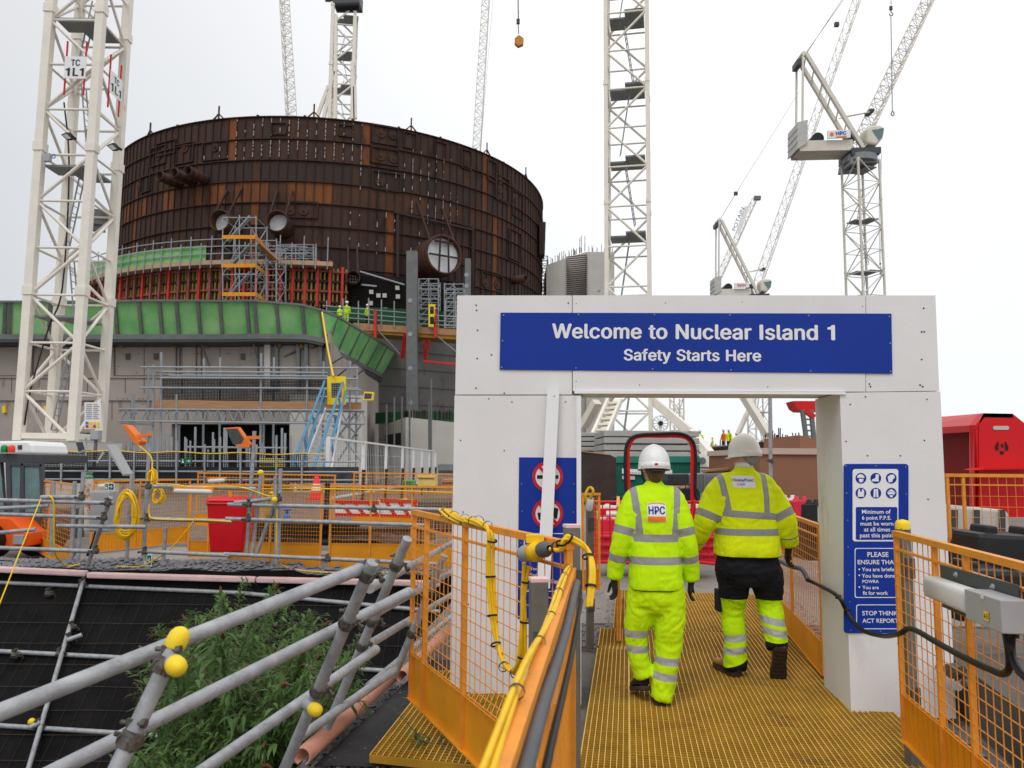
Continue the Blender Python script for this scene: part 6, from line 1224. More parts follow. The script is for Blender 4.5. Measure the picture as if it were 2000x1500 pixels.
r = thing('yellow_barrier', at(762, 1012, 14), 'yellow plastic pedestrian barrier behind the striped boards', 'barrier'); mb = MB(); P2_(mb, [(728,1012),(728,985),(738,977),(794,974),(801,980),(800,1012),(790,1012),(790,986),(740,988),(740,1012)], 14, .06); mb.build('frame', M['yellowcap'], r, bevel=.01)
r = thing('grey_cabinet', at(848, 1010, 14), 'dark grey cabinet behind the guard panel at the left pillar', 'cabinet'); mb = MB(); P2_(mb, [(812,1040),(884,1040),(884,978),(816,978)], 14, .8); mb.build('body', M['darkplate'], r, bevel=.04)
mb = MB(); P2_(mb, [(818,1034),(880,1034),(880,984),(820,984)], 13.98, .03); mb.build('door', M['darkplate'], r, bevel=.01)
M['blackpipe'] = mat('black plastic pipe', (.02, .021, .023), .45, 0, .3, 6)
rr = random.Random(4)
for k in range(13):
    y = 1022+5.2*(k % 8)+rr.uniform(-1, 1); x0 = rr.uniform(452, 600); x1 = x0+rr.uniform(150, 290); a, b = at(x0, y, 12.2+.14*(k % 7)), at(min(x1, 880), y+2, 12.2+.14*(k % 7)); mb = MB(); mb.pipe(a, b, .05, .042, 12)
    tag(mb.build('drain_pipe', M['blackpipe']), 'black plastic pipe lying in the heap behind the orange mesh panels', 'pipe', 'black pipes heaped behind the orange panels')
mb = MB(); n = 14; vs = [at(640+15*i, 1058-3*math.sin(i*.5)-j*5, 11.6+j*.35)+V((0, 0, .05*mnoise.noise(V((i*.6, j*.8, 0))))) for i in range(n+1) for j in range(6)]
mb.add(vs, [(i*6+j, i*6+j+1, (i+1)*6+j+1, (i+1)*6+j) for i in range(n) for j in range(5)], True); tag(mb.build('black_sheet', mat('shiny black sheet', (.03, .03, .033), .3, 0, .3, 8)), 'crumpled black plastic sheet behind the orange mesh panels', 'sheet')
for x, y, Y, c, l in ((560, 1012, 13.2, srgb(40, 110, 190), 'blue drum valve among the black pipes'), (617, 975, 14.2, srgb(220, 40, 40), 'small red traffic cone behind the orange mesh')):
    p = at(x, y, Y); r = thing('pipe_valve' if 'valve' in l else 'traffic_cone', p, l, 'valve' if 'valve' in l else 'cone'); mb = MB()
    if 'valve' in l: mb.lathe(p, V((0, 0, 1)), [(.06, 0), (.06, .05), (.03, .07), (.03, .12), (.07, .13), (.07, .16), (0, .17)], 12)
    else: mb.box(p, (.3, .3, .03)); mb.lathe(p, V((0, 0, 1)), [(.12, .015), (.03, .45), (0, .46)], 14)
    mb.build('body', mat('painted part', c, .4, 0, .06, 8), r)
    if 'cone' in l: mb = MB(); mb.lathe(p, V((0, 0, 1)), [(.092, .16), (.066, .28)], 14); mb.build('reflective_band', M['signwhite'], r)
# white mesh site fence running back
M['whitefence'] = mat('white coated steel', (.72, .72, .72), .5, 0, .05, 3)
wf = thing('white_mesh_fence', at(640, 950, 21), 'white steel mesh fence with brown-footed posts running back beside the stair', 'fence')
A, B = at(640, 905, 21), at(850, 905, 44); zt = 2.25; nP = 8
fr = [0, .30, .50, .63, .745, .83, .915, 1.0]; fr = [(lambda x: (21*x*0+0) or 0)(0)]*0 or [0, .19, .36, .52, .65, .77, .89, 1.0]
def wp(u, z): p = A.lerp(B, u); return V((p.x, p.y, z))
for i, u in enumerate(fr):
    mb = MB(); mb.bar(wp(u, .75), wp(u, zt), .10, .10); mb.build('post', M['whitefence'], wf)
    mb = MB(); mb.bar(wp(u, 0), wp(u, 1.35)+V((.04, -.04, 0)), .11, .11); mb.build('post_foot', M['meshwire'], wf)
for u0, u1 in zip(fr, fr[1:]):
    mb = MB(); mb.bar(wp(u0, zt), wp(u1, zt), .06); mb.bar(wp(u0, .6), wp(u1, .6), .05); net(mb, wp(u0, .6), wp(u1, .6), wp(u1, zt), wp(u0, zt), 14, 4, .008); mb.build('mesh_panel', M['whitefence'], wf)
# site clutter behind the white fence
def clutter(x0, y0, x1, y1, Y, c, label, name, cat, d=1.0):
    r = thing(name, at((x0+x1)/2, y1, Y), label, cat); mb = MB(); P2_(mb, [(x0,y1),(x1,y1),(x1,y0+2),(x1-1.5,y0),(x0+1.5,y0),(x0,y0+2)], Y, d); mb.build('body', mat(name, c, .6, 0, .15, 3), r, bevel=.03)
    mb = MB(); P2_(mb, [(x0+2,y0+(y1-y0)*.4),(x1-2,y0+(y1-y0)*.4),(x1-2,y0+(y1-y0)*.3),(x0+2,y0+(y1-y0)*.3)], Y-.04, .03); mb.build('band', M['darkplate'], r)
clutter(815, 925, 850, 950, 30, srgb(225, 200, 120), 'pale yellow covered machine behind the white mesh fence', 'covered_machine', 'machine')
clutter(785, 938, 806, 952, 28, srgb(30, 150, 90), 'small green tank behind the white mesh fence', 'green_tank', 'tank')
clutter(855, 906, 886, 948, 34, srgb(120, 122, 124), 'grey ribbed shutter unit beside the left arch pillar', 'shutter_unit', 'shed', 2)
clutter(862, 936, 900, 956, 26, srgb(170, 120, 84), 'stack of brown timber beside the left arch pillar', 'timber_stack', 'timber')
clutter(505, 895, 535, 930, 24, srgb(215, 190, 30), 'yellow skip bin behind the black mesh fence', 'yellow_skip', 'skip')
# ------------------------------------------------------------------ concrete buildings and the steel reactor liner
M['conc'] = mat('pale concrete', srgb(160, 151, 143), .9, 0, .12, .35, .15, 12, dirt=(srgb(128, 118, 108), .35, .56, (1, 1, .35)))
M['conc2'] = mat('darker concrete', srgb(94, 91, 88), .9, 0, .16, .3, .15, 10, dirt=(srgb(66, 63, 61), .4, .52, (1, 1, .4)))
M['conc3'] = mat('light concrete', srgb(190, 186, 180), .9, 0, .08, .5, .1, 10, dirt=(srgb(120, 114, 108), .7, .6))
M['runs'] = mat('water stain', srgb(138, 126, 115), .9, 0, .1, .6)
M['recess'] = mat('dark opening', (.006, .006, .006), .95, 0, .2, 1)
M['steelgrey'] = mat('grey steel frame', srgb(110, 112, 112), .5, .3, .15, 2)
M['net'] = mat('green debris netting', srgb(98, 176, 104), .75, 0, .3, .45, col2=srgb(160, 208, 140), alpha=.86)
M['netdark'] = mat('dark green netting', srgb(30, 84, 52), .8, 0, .3, .5, alpha=.93)
M['timber'] = mat('site timber', srgb(170, 128, 92), .75, 0, .18, 1.2, streak=(1, 1, 8), dirt=(srgb(120, 84, 60), 1.5, .6))
bl = thing('concrete_building', at(300, 905, 45), 'long pale concrete building with recessed wall panels and black doorways', 'building')
Yw = 45.0
def pw(px, py, off=0): return at(px, py, Yw-off)
def W2(mb, x0, y0, x1, y1, off, th=.3): mb.prism([pw(x0, y1, off), pw(x1, y1, off), pw(x1, y0, off), pw(x0, y0, off)], V((0, th, 0)))
# wall built in strips round the openings
mb = MB()
for x0, y0, x1, y1, o in ((-200, 648, 640, 782, 0), (-200, 782, 75, 960, .02), (190, 782, 335, 960, .02), (565, 782, 708, 960, .02), (75, 782, 190, 845, .01), (335, 782, 565, 828, .01), (75, 905, 190, 960, .01)):
    W2(mb, x0, y0, x1, y1, o, 1.2)
mb.prism([pw(640, 960, -1.2), pw(640, 655, -1.2), at(748, 735, 66), at(748, 960, 66)][::-1], V((-.8, 0, 0)))
mb.build('wall', M['conc'], bl)
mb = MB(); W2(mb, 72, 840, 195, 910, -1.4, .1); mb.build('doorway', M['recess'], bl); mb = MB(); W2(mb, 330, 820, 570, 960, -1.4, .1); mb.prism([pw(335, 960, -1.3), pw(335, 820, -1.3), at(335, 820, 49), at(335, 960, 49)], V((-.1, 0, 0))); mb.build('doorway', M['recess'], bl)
mb = MB(); W2(mb, -200, 768, 600, 782, .12, .2); W2(mb, -200, 735, 515, 738, .09, .15); mb.build('string_course', M['conc'], bl)
for x0, y0, x1, y1 in ((-20, 672, 40, 735), (62, 672, 98, 735), (222, 672, 345, 735), (350, 675, 384, 735), (392, 675, 505, 735)):
    mb = MB()
    for a, b, c, d in ((x0, y0, x0+2, y1), (x1-2, y0, x1, y1), (x0+2, y0, x1-2, y0+2), (x0+2, y1-2, x1-2, y1)): W2(mb, a, b, c, d, .07, .2)
    mb.build('panel_frame', M['conc2'], bl)
mb = MB(); W2(mb, 516, 668, 527, 760, .35, .5); mb.build('pilaster', M['conc3'], bl)
for x in (536, 578, 594, 622, 636):
    mb = MB(); W2(mb, x, 670, x+7, 760, .3, .3); mb.build('column', M['steelgrey'], bl)
mb = MB(); W2(mb, 566, 772, 707, 946, .6, 1.6); mb.build('light_wall', M['conc3'], bl)
for x in (300, 245, 205, 470):
    mb = MB(); W2(mb, x, 690, x+8, 702, .1, .12); mb.build('patch', M['conc2'], bl)
for x in (4, 37, 85, 166): mb = MB(); W2(mb, x, 793, x+6, 806, .2, .2); mb.build('bracket', M['yellowcap'], bl)
for x in (232, 335, 398, 540, 583, 605): mb = MB(); W2(mb, x, 668, x+8, 678, .3, .3); mb.build('bracket', mat('ochre bracket', srgb(150, 105, 40), .6, 0, .2, 3), bl)
for k in range(15):
    mb = MB(); x = -15+37*k; W2(mb, x, 738 if k % 2 else 672, x+.8, 768, .025, .1); W2(mb, x+11, 783, x+11.8, 820, .045, .1); mb.build('formwork_joint', M['conc2'], bl)
r_ = random.Random(31)
for k in range(26):
    mb = MB(); x = r_.uniform(-20, 500); y = r_.choice((738, 770, 783)); w = r_.uniform(2, 9); h = r_.uniform(8, 26); P_ = [pw(x+w*u, y+h*v, .03+.0006*k) for u, v in ((0, 0), (.15, .5), (.4, .8), (.5, 1), (.65, .7), (.9, .6), (1, 0))]; mb.add(P_, [tuple(range(7))]); mb.build('rust_run', M['runs'], bl)
mb = MB(); r_ = random.Random(2)
for i in range(90):
    x = r_.uniform(220, 560); y = r_.choice((778, 789, 690, 715, 727)); W2(mb, x, y, x+1.5, y+1.5, .14 if 768 < y < 782 else .03, .08)
mb.build('tie_hole', M['dot'], bl)
# edge-protection screen: straight along the front, then turning the corner and running back
sg = thing('edge_screen', at(300, 660, 44), 'green netted edge protection screen along the concrete roof edge, turning the corner', 'edge screen')
front = [(-160,590,656), (-40,590,656), (12,590,655), (22,590,655), (100,590,655), (165,590,655), (225,589,655), (272,588,655), (312,588,655), (345,588,655), (387,588,655), (430,589,655), (482,588,654), (497,588,654), (540,592,654), (590,596,655), (628,606,662)]
pts = []
for x, a, b in front:
    Yk = 43.6+max(0, (x-497))*.004; pts.append((at(x, a, Yk), at(x-(3 if x < 200 else -6), b, Yk+.5)))
back = [(628, 606, 613, 666, 44.1), (660, 618, 640, 677, 46.5), (684, 633, 660, 686, 49), (706, 646, 681, 697, 52), (724, 656, 698, 706, 55), (742, 667, 716, 716, 58), (757, 677, 732, 724, 61), (772, 688, 748, 733, 64), (785, 697, 765, 741, 67)]
for a, b, c, d, Yk in back[1:]: pts.append((at(a, b, Yk), at(c, d, Yk+.3)))
for i in range(len(pts)-1):
    mb = MB(); (a, b), (c, d) = pts[i], pts[i+1]; mb.prism([b, d, c, a], V((0, .03, 0))); mb.build('net_panel', M['net'], sg)
for i, (a, b) in enumerate(pts):
    mb = MB(); mb.bar(a+V((0, -.08, .05)), b+V((0, -.08, -.05)), .13 if i > 17 else .18, .12); mb.build('post', M['steelgrey'], sg)
for i in range(len(pts)-1):
    (a, b), (c, d) = pts[i], pts[i+1]
    mb = MB(); mb.bar(a+V((0, -.12, 0)), c+V((0, -.12, 0)), .1, .12); mb.bar(b+V((0, -.14, -.12)), d+V((0, -.14, -.12)), .16, .3); mb.build('rail', M['steelgrey'], sg)
    mb = MB(); mb.prism([b+V((0, -.2, -.3)), d+V((0, -.2, -.3)), d+V((0, 1.4, -.5)), b+V((0, 1.4, -.5))], V((0, 0, -.12))); mb.build('deck', M['darkplate'], sg)
for x0, y0, x1, y1, Yk in ((390,680,410,735,43.9), (495,690,508,735,43.9), (640,672,555,715,44), (670,715,612,750,45.5), (700,720,650,760,47), (720,732,680,765,50)):
    mb = MB(); mb.tube(at(x0, y0-18, Yk+.5), at(x1, y1-18, Yk+1), .05, 6); mb.build('brace', M['steelgrey'], sg)
mb = MB(); r2_ = random.Random(9)
for x0, y0, x1, y1 in ((235, 610, 365, 652), (300, 640, 440, 648), (520, 625, 585, 650), (440, 615, 470, 650)):
    mb.bar(at(x0, y0, 45.2), at(x1, y1, 45.2), .5, .35)
mb.build('formwork_behind_net', mat('olive formwork', srgb(150, 165, 80), .7, 0, .2, .6), sg)
# ---- liner
LC = V((-20.2, 87.2, 0)); LR = 23.5
def onl(px, py, r=LR):
    d = ray(px, py); o = V((0, 0, CAMZ)); a = d.x*d.x+d.y*d.y; b = 2*(d.x*(o.x-LC.x)+d.y*(o.y-LC.y)); c = (o.x-LC.x)**2+(o.y-LC.y)**2-r*r
    D = b*b-4*a*c
    if D < 0: t = -b/(2*a)
    else: t = (-b-math.sqrt(D))/(2*a)
    return o+d*t
def cyl(phi, z, r=LR): return V((LC.x+r*math.sin(phi), LC.y-r*math.cos(phi), z))   # phi 0 faces the camera side
def ph(p): return math.atan2(p.x-LC.x, LC.y-p.y)
ln = thing('reactor_liner', LC+V((0, 0, 12)), 'huge round rusty brown steel reactor liner drum behind the concrete buildings', 'reactor liner')
zr = [onl(493, y).z for y in (229, 272, 313, 354, 396, 440, 480, 520, 560)]; zr.append(zr[-1]-3); zr.append(12)
def rust(name, c, c2, s=1.2, seed=0): return mat(name, c, .75, .15, .3, s, .2, 20, col2=c2, streak=(1.5, 1.5, .12), dirt=(tuple(x*.55 for x in c), .9, .55, (1, 1, .3)))
M['r1'] = rust('dark rust', srgb(58, 40, 34), srgb(76, 54, 45)); M['r2'] = rust('brown rust', srgb(64, 43, 34), srgb(88, 58, 42)); M['r3'] = rust('orange rust', srgb(88, 52, 32), srgb(136, 80, 40)); M['r4'] = rust('blackened steel', srgb(52, 41, 38), srgb(64, 50, 45)); M['rib'] = rust('rib rust', srgb(52, 36, 32), srgb(70, 48, 42))
NS = 192; r_ = random.Random(12); vs = []; n = len(zr)
mb = MB()
for k in range(NS):
    for z in zr: mb.v.append(cyl(2*math.pi*k/NS, z))
rowm = [0, 0, 3, 1, 0, 0, 3, 3, 3, 3]
orange_cols = {}
def colk(px, py): return int(round(ph(onl(px, py))*NS/(2*math.pi)-.5)) % NS
oc = {colk(455, 270): (0, 1), colk(495, 330): (2, 6), colk(272, 330): (2, 7), colk(718, 270): (0, 1), colk(765, 400): (2, 8), colk(763, 500): (4, 9), colk(970, 430): (3, 8), colk(942, 330): (0, 2), colk(494, 450): (4, 6)}
lo_or = range(0)
for k in range(NS):
    for i in range(n-1):
        m_ = rowm[min(i, 9)]
        if r_.random() < .18: m_ = r_.choice((0, 1, 3))
        kk = ((k+NS//2) % NS)-NS//2
        if i == 3 and -34 < kk < 6: m_ = 2 if r_.random() < (.75 if kk > -8 else .35) else 1
        if k in oc and oc[k][0] <= i <= oc[k][1]: m_ = 2
        k2 = (k+1) % NS
        mb.f.append([k*n+i, k*n+i+1, k2*n+i+1, k2*n+i]); mb.m.append(m_); mb.s.append(False)
mb.build('shell', [M['r1'], M['r2'], M['r3'], M['r4']], ln)
mb = MB()
def ring(mb, z, r, h, d, p0=-110, p1=110, n=150):
    vs = []
    for i in range(n+1):
        p = R(p0+(p1-p0)*i/n); vs += [cyl(p, z-h/2, r), cyl(p, z-h/2, r+d), cyl(p, z+h/2, r+d), cyl(p, z+h/2, r)]
    mb.add(vs, [(i*4+k, (i+1)*4+k, (i+1)*4+(k+1) % 4, i*4+(k+1) % 4) for i in range(n) for k in range(4)])
for z in zr[:-2]: 
    mb = MB(); ring(mb, z, LR-.01, .07, .17); mb.build('ring_stiffener', M['rib'], ln)
mb = MB()
for k in range(-60, 61):
    p = 2*math.pi*k/NS; a, b = cyl(p, zr[0]-.05, LR+.06), cyl(p, 13, LR+.03); mb.bar(a, b, .04, .10, V((math.sin(p), -math.cos(p), 0)))
o = mb.build('vertical_stiffener', M['rib'], ln); tag(o, kind='stuff')
# weld chalk dashes
M['chalk'] = mat('white weld marks', srgb(160, 150, 148), .9, 0, .3, 3)
mb = MB(); r_ = random.Random(3)
def chalk(x0, x1, ya, yb, dens):
    k0, k1 = ph(onl(x0, ya))*NS/6.2832, ph(onl(x1, ya))*NS/6.2832
    for k in range(int(k0), int(k1)+1):
        p = 2*math.pi*k/NS; xm = (x0+x1)/2; za, zb = onl(xm, ya).z, onl(xm, yb).z; z = za
        while z > zb:
            l = r_.uniform(.08, .5)
            if r_.random() < dens:
                mb.bar(cyl(p+.0012, z, LR+.10), cyl(p+.0012, z-l, LR+.10), .07, .03)
            z -= l+r_.uniform(.03, .2)
chalk(455, 720, 233, 268, .55); chalk(455, 715, 276, 308, .85); chalk(795, 880, 300, 350, .5); chalk(815, 900, 385, 440, .5); chalk(720, 900, 345, 380, .3); chalk(690, 880, 420, 500, .25); chalk(380, 450, 285, 310, .3)
tag(mb.build('weld_marks', M['chalk'], ln), kind='stuff')
# studded plates and window frames welded on the shell
def plate_on(px, py, w, h, d=.10):
    p = onl(px, py); f = ph(p); mb = MB(); t = V((math.cos(f), math.sin(f), 0)); nn = V((math.sin(f), -math.cos(f), 0)); c = cyl(f, p.z, LR+.03)
    for a, b, ww, hh in ((-w/2, 0, .08, h), (w/2, 0, .08, h), (0, h/2, w-.08, .08), (0, -h/2, w-.08, .08)):
        cc = c+t*a+V((0, 0, b)); mb.box8([cc+t*sx*ww/2+nn*sy*.12+V((0, 0, sz*hh/2)) for sz in (-1, 1) for sx, sy in ((-1, -1), (1, -1), (1, 1), (-1, 1))])
    mb.build('stiffener_frame', M['rib'], ln)
def roundel(px, py, r):
    p = onl(px, py); f = ph(p); nn = V((math.sin(f), -math.cos(f), 0)); c = cyl(f, p.z, LR+.02); mb = MB()
    mb.lathe(c, nn, [(r, 0), (r, .07), (r*.85, .07), (r*.85, .05), (r*.35, .05), (r*.35, .12), (r*.15, .12), (0, .2)], 18, False); mb.build('studded_plate', M['r2'], ln)
for x, y, w, h in ((752,265,2.3,1.6), (752,306,2.4,1.4), (755,355,2.5,1.6), (310,305,2.2,1.7), (360,300,2.2,1.8), (420,295,2.4,1.6), (590,410,2.6,1.4), (325,290,2.5,1.2), (285,360,1.6,1.5), (675,256,1.2,1.0), (800,275,1.2,1.4), (860,295,1.2,1.6), (910,312,1.2,1.8), (960,335,1.3,2.0), (980,370,2.2,2.5), (1010,400,2.2,2.6), (960,560,3,2.4), (1005,480,2.4,3), (545,252,1.3,1.0)): plate_on(x, y, w, h)
for x, y, r in ((744,260,.42), (768,264,.42), (743,305,.42), (768,311,.36), (742,355,.42), (567,411,.42), (593,411,.42), (310,305,.42), (361,290,.42), (420,288,.4), (976,352,.4), (976,370,.4), (1005,368,.4), (1005,386,.4), (948,553,.42), (970,556,.42), (273,365,.4), (240,440,.4)): roundel(x, y, r)
# pipe penetrations
M['pipewhite'] = mat('white pipe lining', (.82, .84, .86), .4, 0, .1, 1)
def nozzle(px, py, r, L_, cap=True, braces=True, name='pipe_nozzle'):
    p = onl(px, py, LR+L_); f = ph(p); nn = V((math.sin(f), -math.cos(f), 0)); a = cyl(f, p.z, LR-.5); b = cyl(f, p.z, LR+L_); mb = MB(); mb.pipe(a, b, r, r*.9, 28); o = mb.build(name, M['r2'], ln)
    for k in range(int(L_/.6)): 
        mb = MB(); c = b-nn*(.3+k*.6); mb.lathe(c, nn, [(r, 0), (r+.05, .01), (r+.05, .08), (r, .09)], 28); mb.build('weld_ring', M['rib'], o)
    t = V((math.cos(f), math.sin(f), 0))
    if cap: mb = MB(); c = b-nn*(L_*.42 if r < 1.5 else .5); mb.lathe(c, nn, [(0, 0), (r*.89, 0)], 28); mb.build('lining', M['pipewhite'], o)
    if braces:
        for s in (-.7, .7):
            mb = MB(); mb.bar(b-nn*.3+t*s*r+V((0, 0, r*.6)), cyl(f, p.z+r+L_*1.1, LR+.1)+t*s*r, .16, .16); mb.build('brace', M['rib'], o)
    return o, a, b, nn, t
nozzle(428, 430, .92, 2.2); nozzle(540, 431, .92, 2.2); nozzle(690, 541, .55, 2.5, True, True)
for x, y in ((310, 343), (339, 337), (366, 333)): nozzle(x, y, .42, 2.4, False, False)
o, a, b, nn, t = nozzle(868, 497, 1.75, 3.2, True, True)
mb = MB(); c = b-nn*.1; up = V((0, 0, 1))
for s in (-.45, .5): mb.bar(c+t*s-up*1.55, c+t*(s*.8)+up*1.5, .16)
mb.bar(c-t*.9+up*1.1, c+t*.9+up*1.1, .16); mb.bar(c-t*1.4-up*.1, c+t*1.5-up*.1, .14); mb.build('inner_frame', M['r4'], o)
p = onl(1000, 548); f = ph(p); mb = MB(); mb.pipe(cyl(f, p.z, LR-.3), cyl(f, p.z, LR+1.6), .42, .36, 18); mb.build('pipe_nozzle', M['r2'], ln)
for x, y0, y1 in ((778, 415, 545), (924, 447, 580)):
    mb = MB(); a = onl(x, y0); b = onl(x, y1); mb.bar(a+V((0, -.2, 0)), b+V((0, -.2, 0)), .25, .3); mb.build('frame_post', M['r4'], ln)
mb = MB(); pts_ = [onl(770+i*8, 414+i*1.8, LR+.3) for i in range(20)]
for a, b in zip(pts_, pts_[1:]): mb.bar(a, b, .15, .2)
mb.build('frame_lintel', M['r4'], ln)
for x, y in ((293, 262), (427, 232), (613, 229), (803, 255), (951, 302), (1027, 347)):
    p = onl(x, y, LR-.1); f = ph(p); t = V((math.cos(f), math.sin(f), 0)); c = cyl(f, zr[0], LR-.1); mb = MB(); mb.bar(c+V((0, 0, 0)), c+V((0, 0, 1.3)), .12); mb.bar(c-t*.6, c+V((0, 0, .6)), .1); mb.bar(c+t*.6, c+V((0, 0, .6)), .1); mb.build('lifting_lug', M['r2'], ln)
for i in range(16):
    f = R(-75+10*i); c = cyl(f, zr[0], LR-.1); mb = MB(); mb.bar(c, c+V((0, 0, .22)), .2); mb.build('rim_lug', M['rib'], ln)
mb = MB(); p = onl(1051, 470); mb.box8([V((p.x+.1, p.y-1, p.z-1.8)), V((p.x+.7, p.y-1, p.z-1.8)), V((p.x+.7, p.y+1, p.z-1.8)), V((p.x+.1, p.y+1, p.z-1.8)), V((p.x+.1, p.y-1, p.z+1.8)), V((p.x+.8, p.y-1, p.z+1.8)), V((p.x+.8, p.y+1, p.z+1.8)), V((p.x+.1, p.y+1, p.z+1.8))]); mb.build('side_duct', M['r4'], ln)
# containment wall under the liner
cw = thing('containment_wall', LC, 'dark grey curved concrete containment wall below the rusty liner', 'wall'); mb = MB()
zt = onl(800, 640, LR+1.6).z; n = 120
vs = []
for i in range(n+1): p = 2*math.pi*i/n; vs += [cyl(p, -1, LR+1.6), cyl(p, zt, LR+1.6), cyl(p, zt, LR-.4)]
mb.add(vs, [(i*3+k, (i+1)*3+k, (i+1)*3+k+1, i*3+k+1) for i in range(n) for k in range(2)], True); mb.build('wall', M['conc2'], cw)
mb = MB()
for i in range(12):
    z = 2+i*1.5
    if z < zt: ring(mb, z, LR+1.58, .05, .05, -60, 60, 80)
mb.build('pour_joint', M['conc2'], cw)
# pale wall blocks at its foot
lw = thing('low_concrete_wall', at(820, 935, 50), 'stained pale concrete wall beside the left arch pillar with rebar on top', 'wall'); mb = MB(); mb.prism([at(792, 945, 50), at(900, 945, 50), at(900, 826, 50), at(792, 815, 50)], V((0, 3, 0))); mb.prism([at(792, 945, 51), at(792, 815, 51), at(750, 830, 62), at(750, 945, 62)], V((.6, 0, 0))); mb.build('wall', M['conc3'], lw)
mb = MB(); r_ = random.Random(5)
for i in range(60): x = 792+108*r_.random(); mb.bar(at(x, 820, 50.5), at(x, 800+4*r_.random(), 50.5), .05)
tag(mb.build('rebar', M['r4'], lw), kind='stuff')
mb = MB(); mb.prism([at(733, 828, 60), at(800, 824, 58), at(800, 803, 58), at(733, 806, 60)], V((0, .1, 0))); mb.prism([at(800, 824, 58), at(900, 826, 58), at(900, 806, 58), at(800, 803, 58)], V((0, .1, 0))); mb.build('net_screen', M['netdark'], lw)
for x, y0 in ((755, 790), (770, 775), (785, 775), (800, 770), (842, 740), (838, 785)):
    mb = MB(); mb.tube(at(x, y0, 48), at(x, 940, 48), .06, 6); mb.build('pole', M['steelgrey'], lw)
mb = MB(); mb.prism([at(755, 850, 52), at(786, 845, 49.5), at(786, 870, 49.5), at(755, 868, 52)], V((-.1, -.1, 0))); mb.build('vent', M['recess'], lw)
# ---- red slab formwork round the drum and its walkway
fw = thing('curved_formwork', at(430, 590, 60), 'curved red and timber formwork panels wrapped around the foot of the rusty liner', 'formwork')
RF = LR+2.0
f0, f1 = ph(onl(150, 560, RF)), ph(onl(680, 560, RF)); za, zb = onl(430, 598, RF).z, onl(430, 517, RF).z
mb = MB(); n = 60; vs = []
for i in range(n+1): p = f0+(f1-f0)*i/n; vs += [cyl(p, za, RF-.2), cyl(p, zb, RF-.2)]
mb.add(vs, [(i*2, i*2+2, i*2+3, i*2+1) for i in range(n)]); mb.build('panel', M['r4'], fw)
M['studyellow'] = mat('timber stud', srgb(150, 132, 70), .8, 0, .3, 1); M['redsteel'] = mat('red steel', srgb(196, 48, 40), .5, 0, .2, 1); M['redrust'] = mat('faded red steel', srgb(138, 72, 66), .6, 0, .3, 1)
N_ = 96
for i in range(N_):
    p = f0+(f1-f0)*(i+.5)/N_; mb = MB(); mb.bar(cyl(p, za, RF-.06), cyl(p, zb-.2, RF-.06), .13, .2, V((math.sin(p), -math.cos(p), 0))); mb.build('stud', M['studyellow'], fw)
for j, zz in enumerate((.12, .38, .62, .86)):
    mb = MB(); ring(mb, za+(zb-za)*zz, RF+.05, .16, .15, math.degrees(f0), math.degrees(f1), 60); mb.build('waler', M['redrust'] if j % 2 else M['r4'], fw)
for i in range(34):
    p = f0+(f1-f0)*(i+.5)/34; mb = MB(); mb.bar(cyl(p, za, RF+.25), cyl(p, zb+(.4 if i % 3 else -.1), RF+.25), .2, .2, V((math.sin(p), -math.cos(p), 0))); mb.build('soldier', M['redsteel'] if (i % 3 == 0 or i > 24) else M['redrust'], fw)
mb = MB(); zp = onl(430, 513, RF+.9).z
ring(mb, zp, RF-.3, .35, 1.4, math.degrees(ph(onl(160, 520, RF+1))), math.degrees(ph(onl(650, 520, RF+1))), 50); mb.build('walkway_board', mat('plywood edge', srgb(178, 150, 125), .8, 0, .15, .6), fw)
fa, fb = ph(onl(160, 500, RF+1)), ph(onl(402, 500, RF+1)); mb = MB(); vs = []
for i in range(31): p = fa+(fb-fa)*i/30; vs += [cyl(p, zp+.2, RF+1.0), cyl(p, zp+1.45, RF+1.0)]
mb.add(vs, [(i*2, i*2+2, i*2+3, i*2+1) for i in range(30)]); mb.build('net_screen', M['net'], fw)
for i in range(30):
    p = fa+(ph(onl(640, 500, RF+1))-fa)*i/29; mb = MB(); mb.tube(cyl(p, zp-.5, RF+1.15), cyl(p, zp+(2.2 if i % 2 else 1.6), RF+1.15), .045, 6); mb.build('handrail_post', M['galvfar'], fw)
for zz in (.7, 1.3, 1.9):
    mb = MB(); ring(mb, zp+zz, RF+1.1, .07, .07, math.degrees(fa), math.degrees(ph(onl(440 if zz > 1.4 else 600, 500, RF+1))), 40); mb.build('handrail', M['galvfar'], fw)
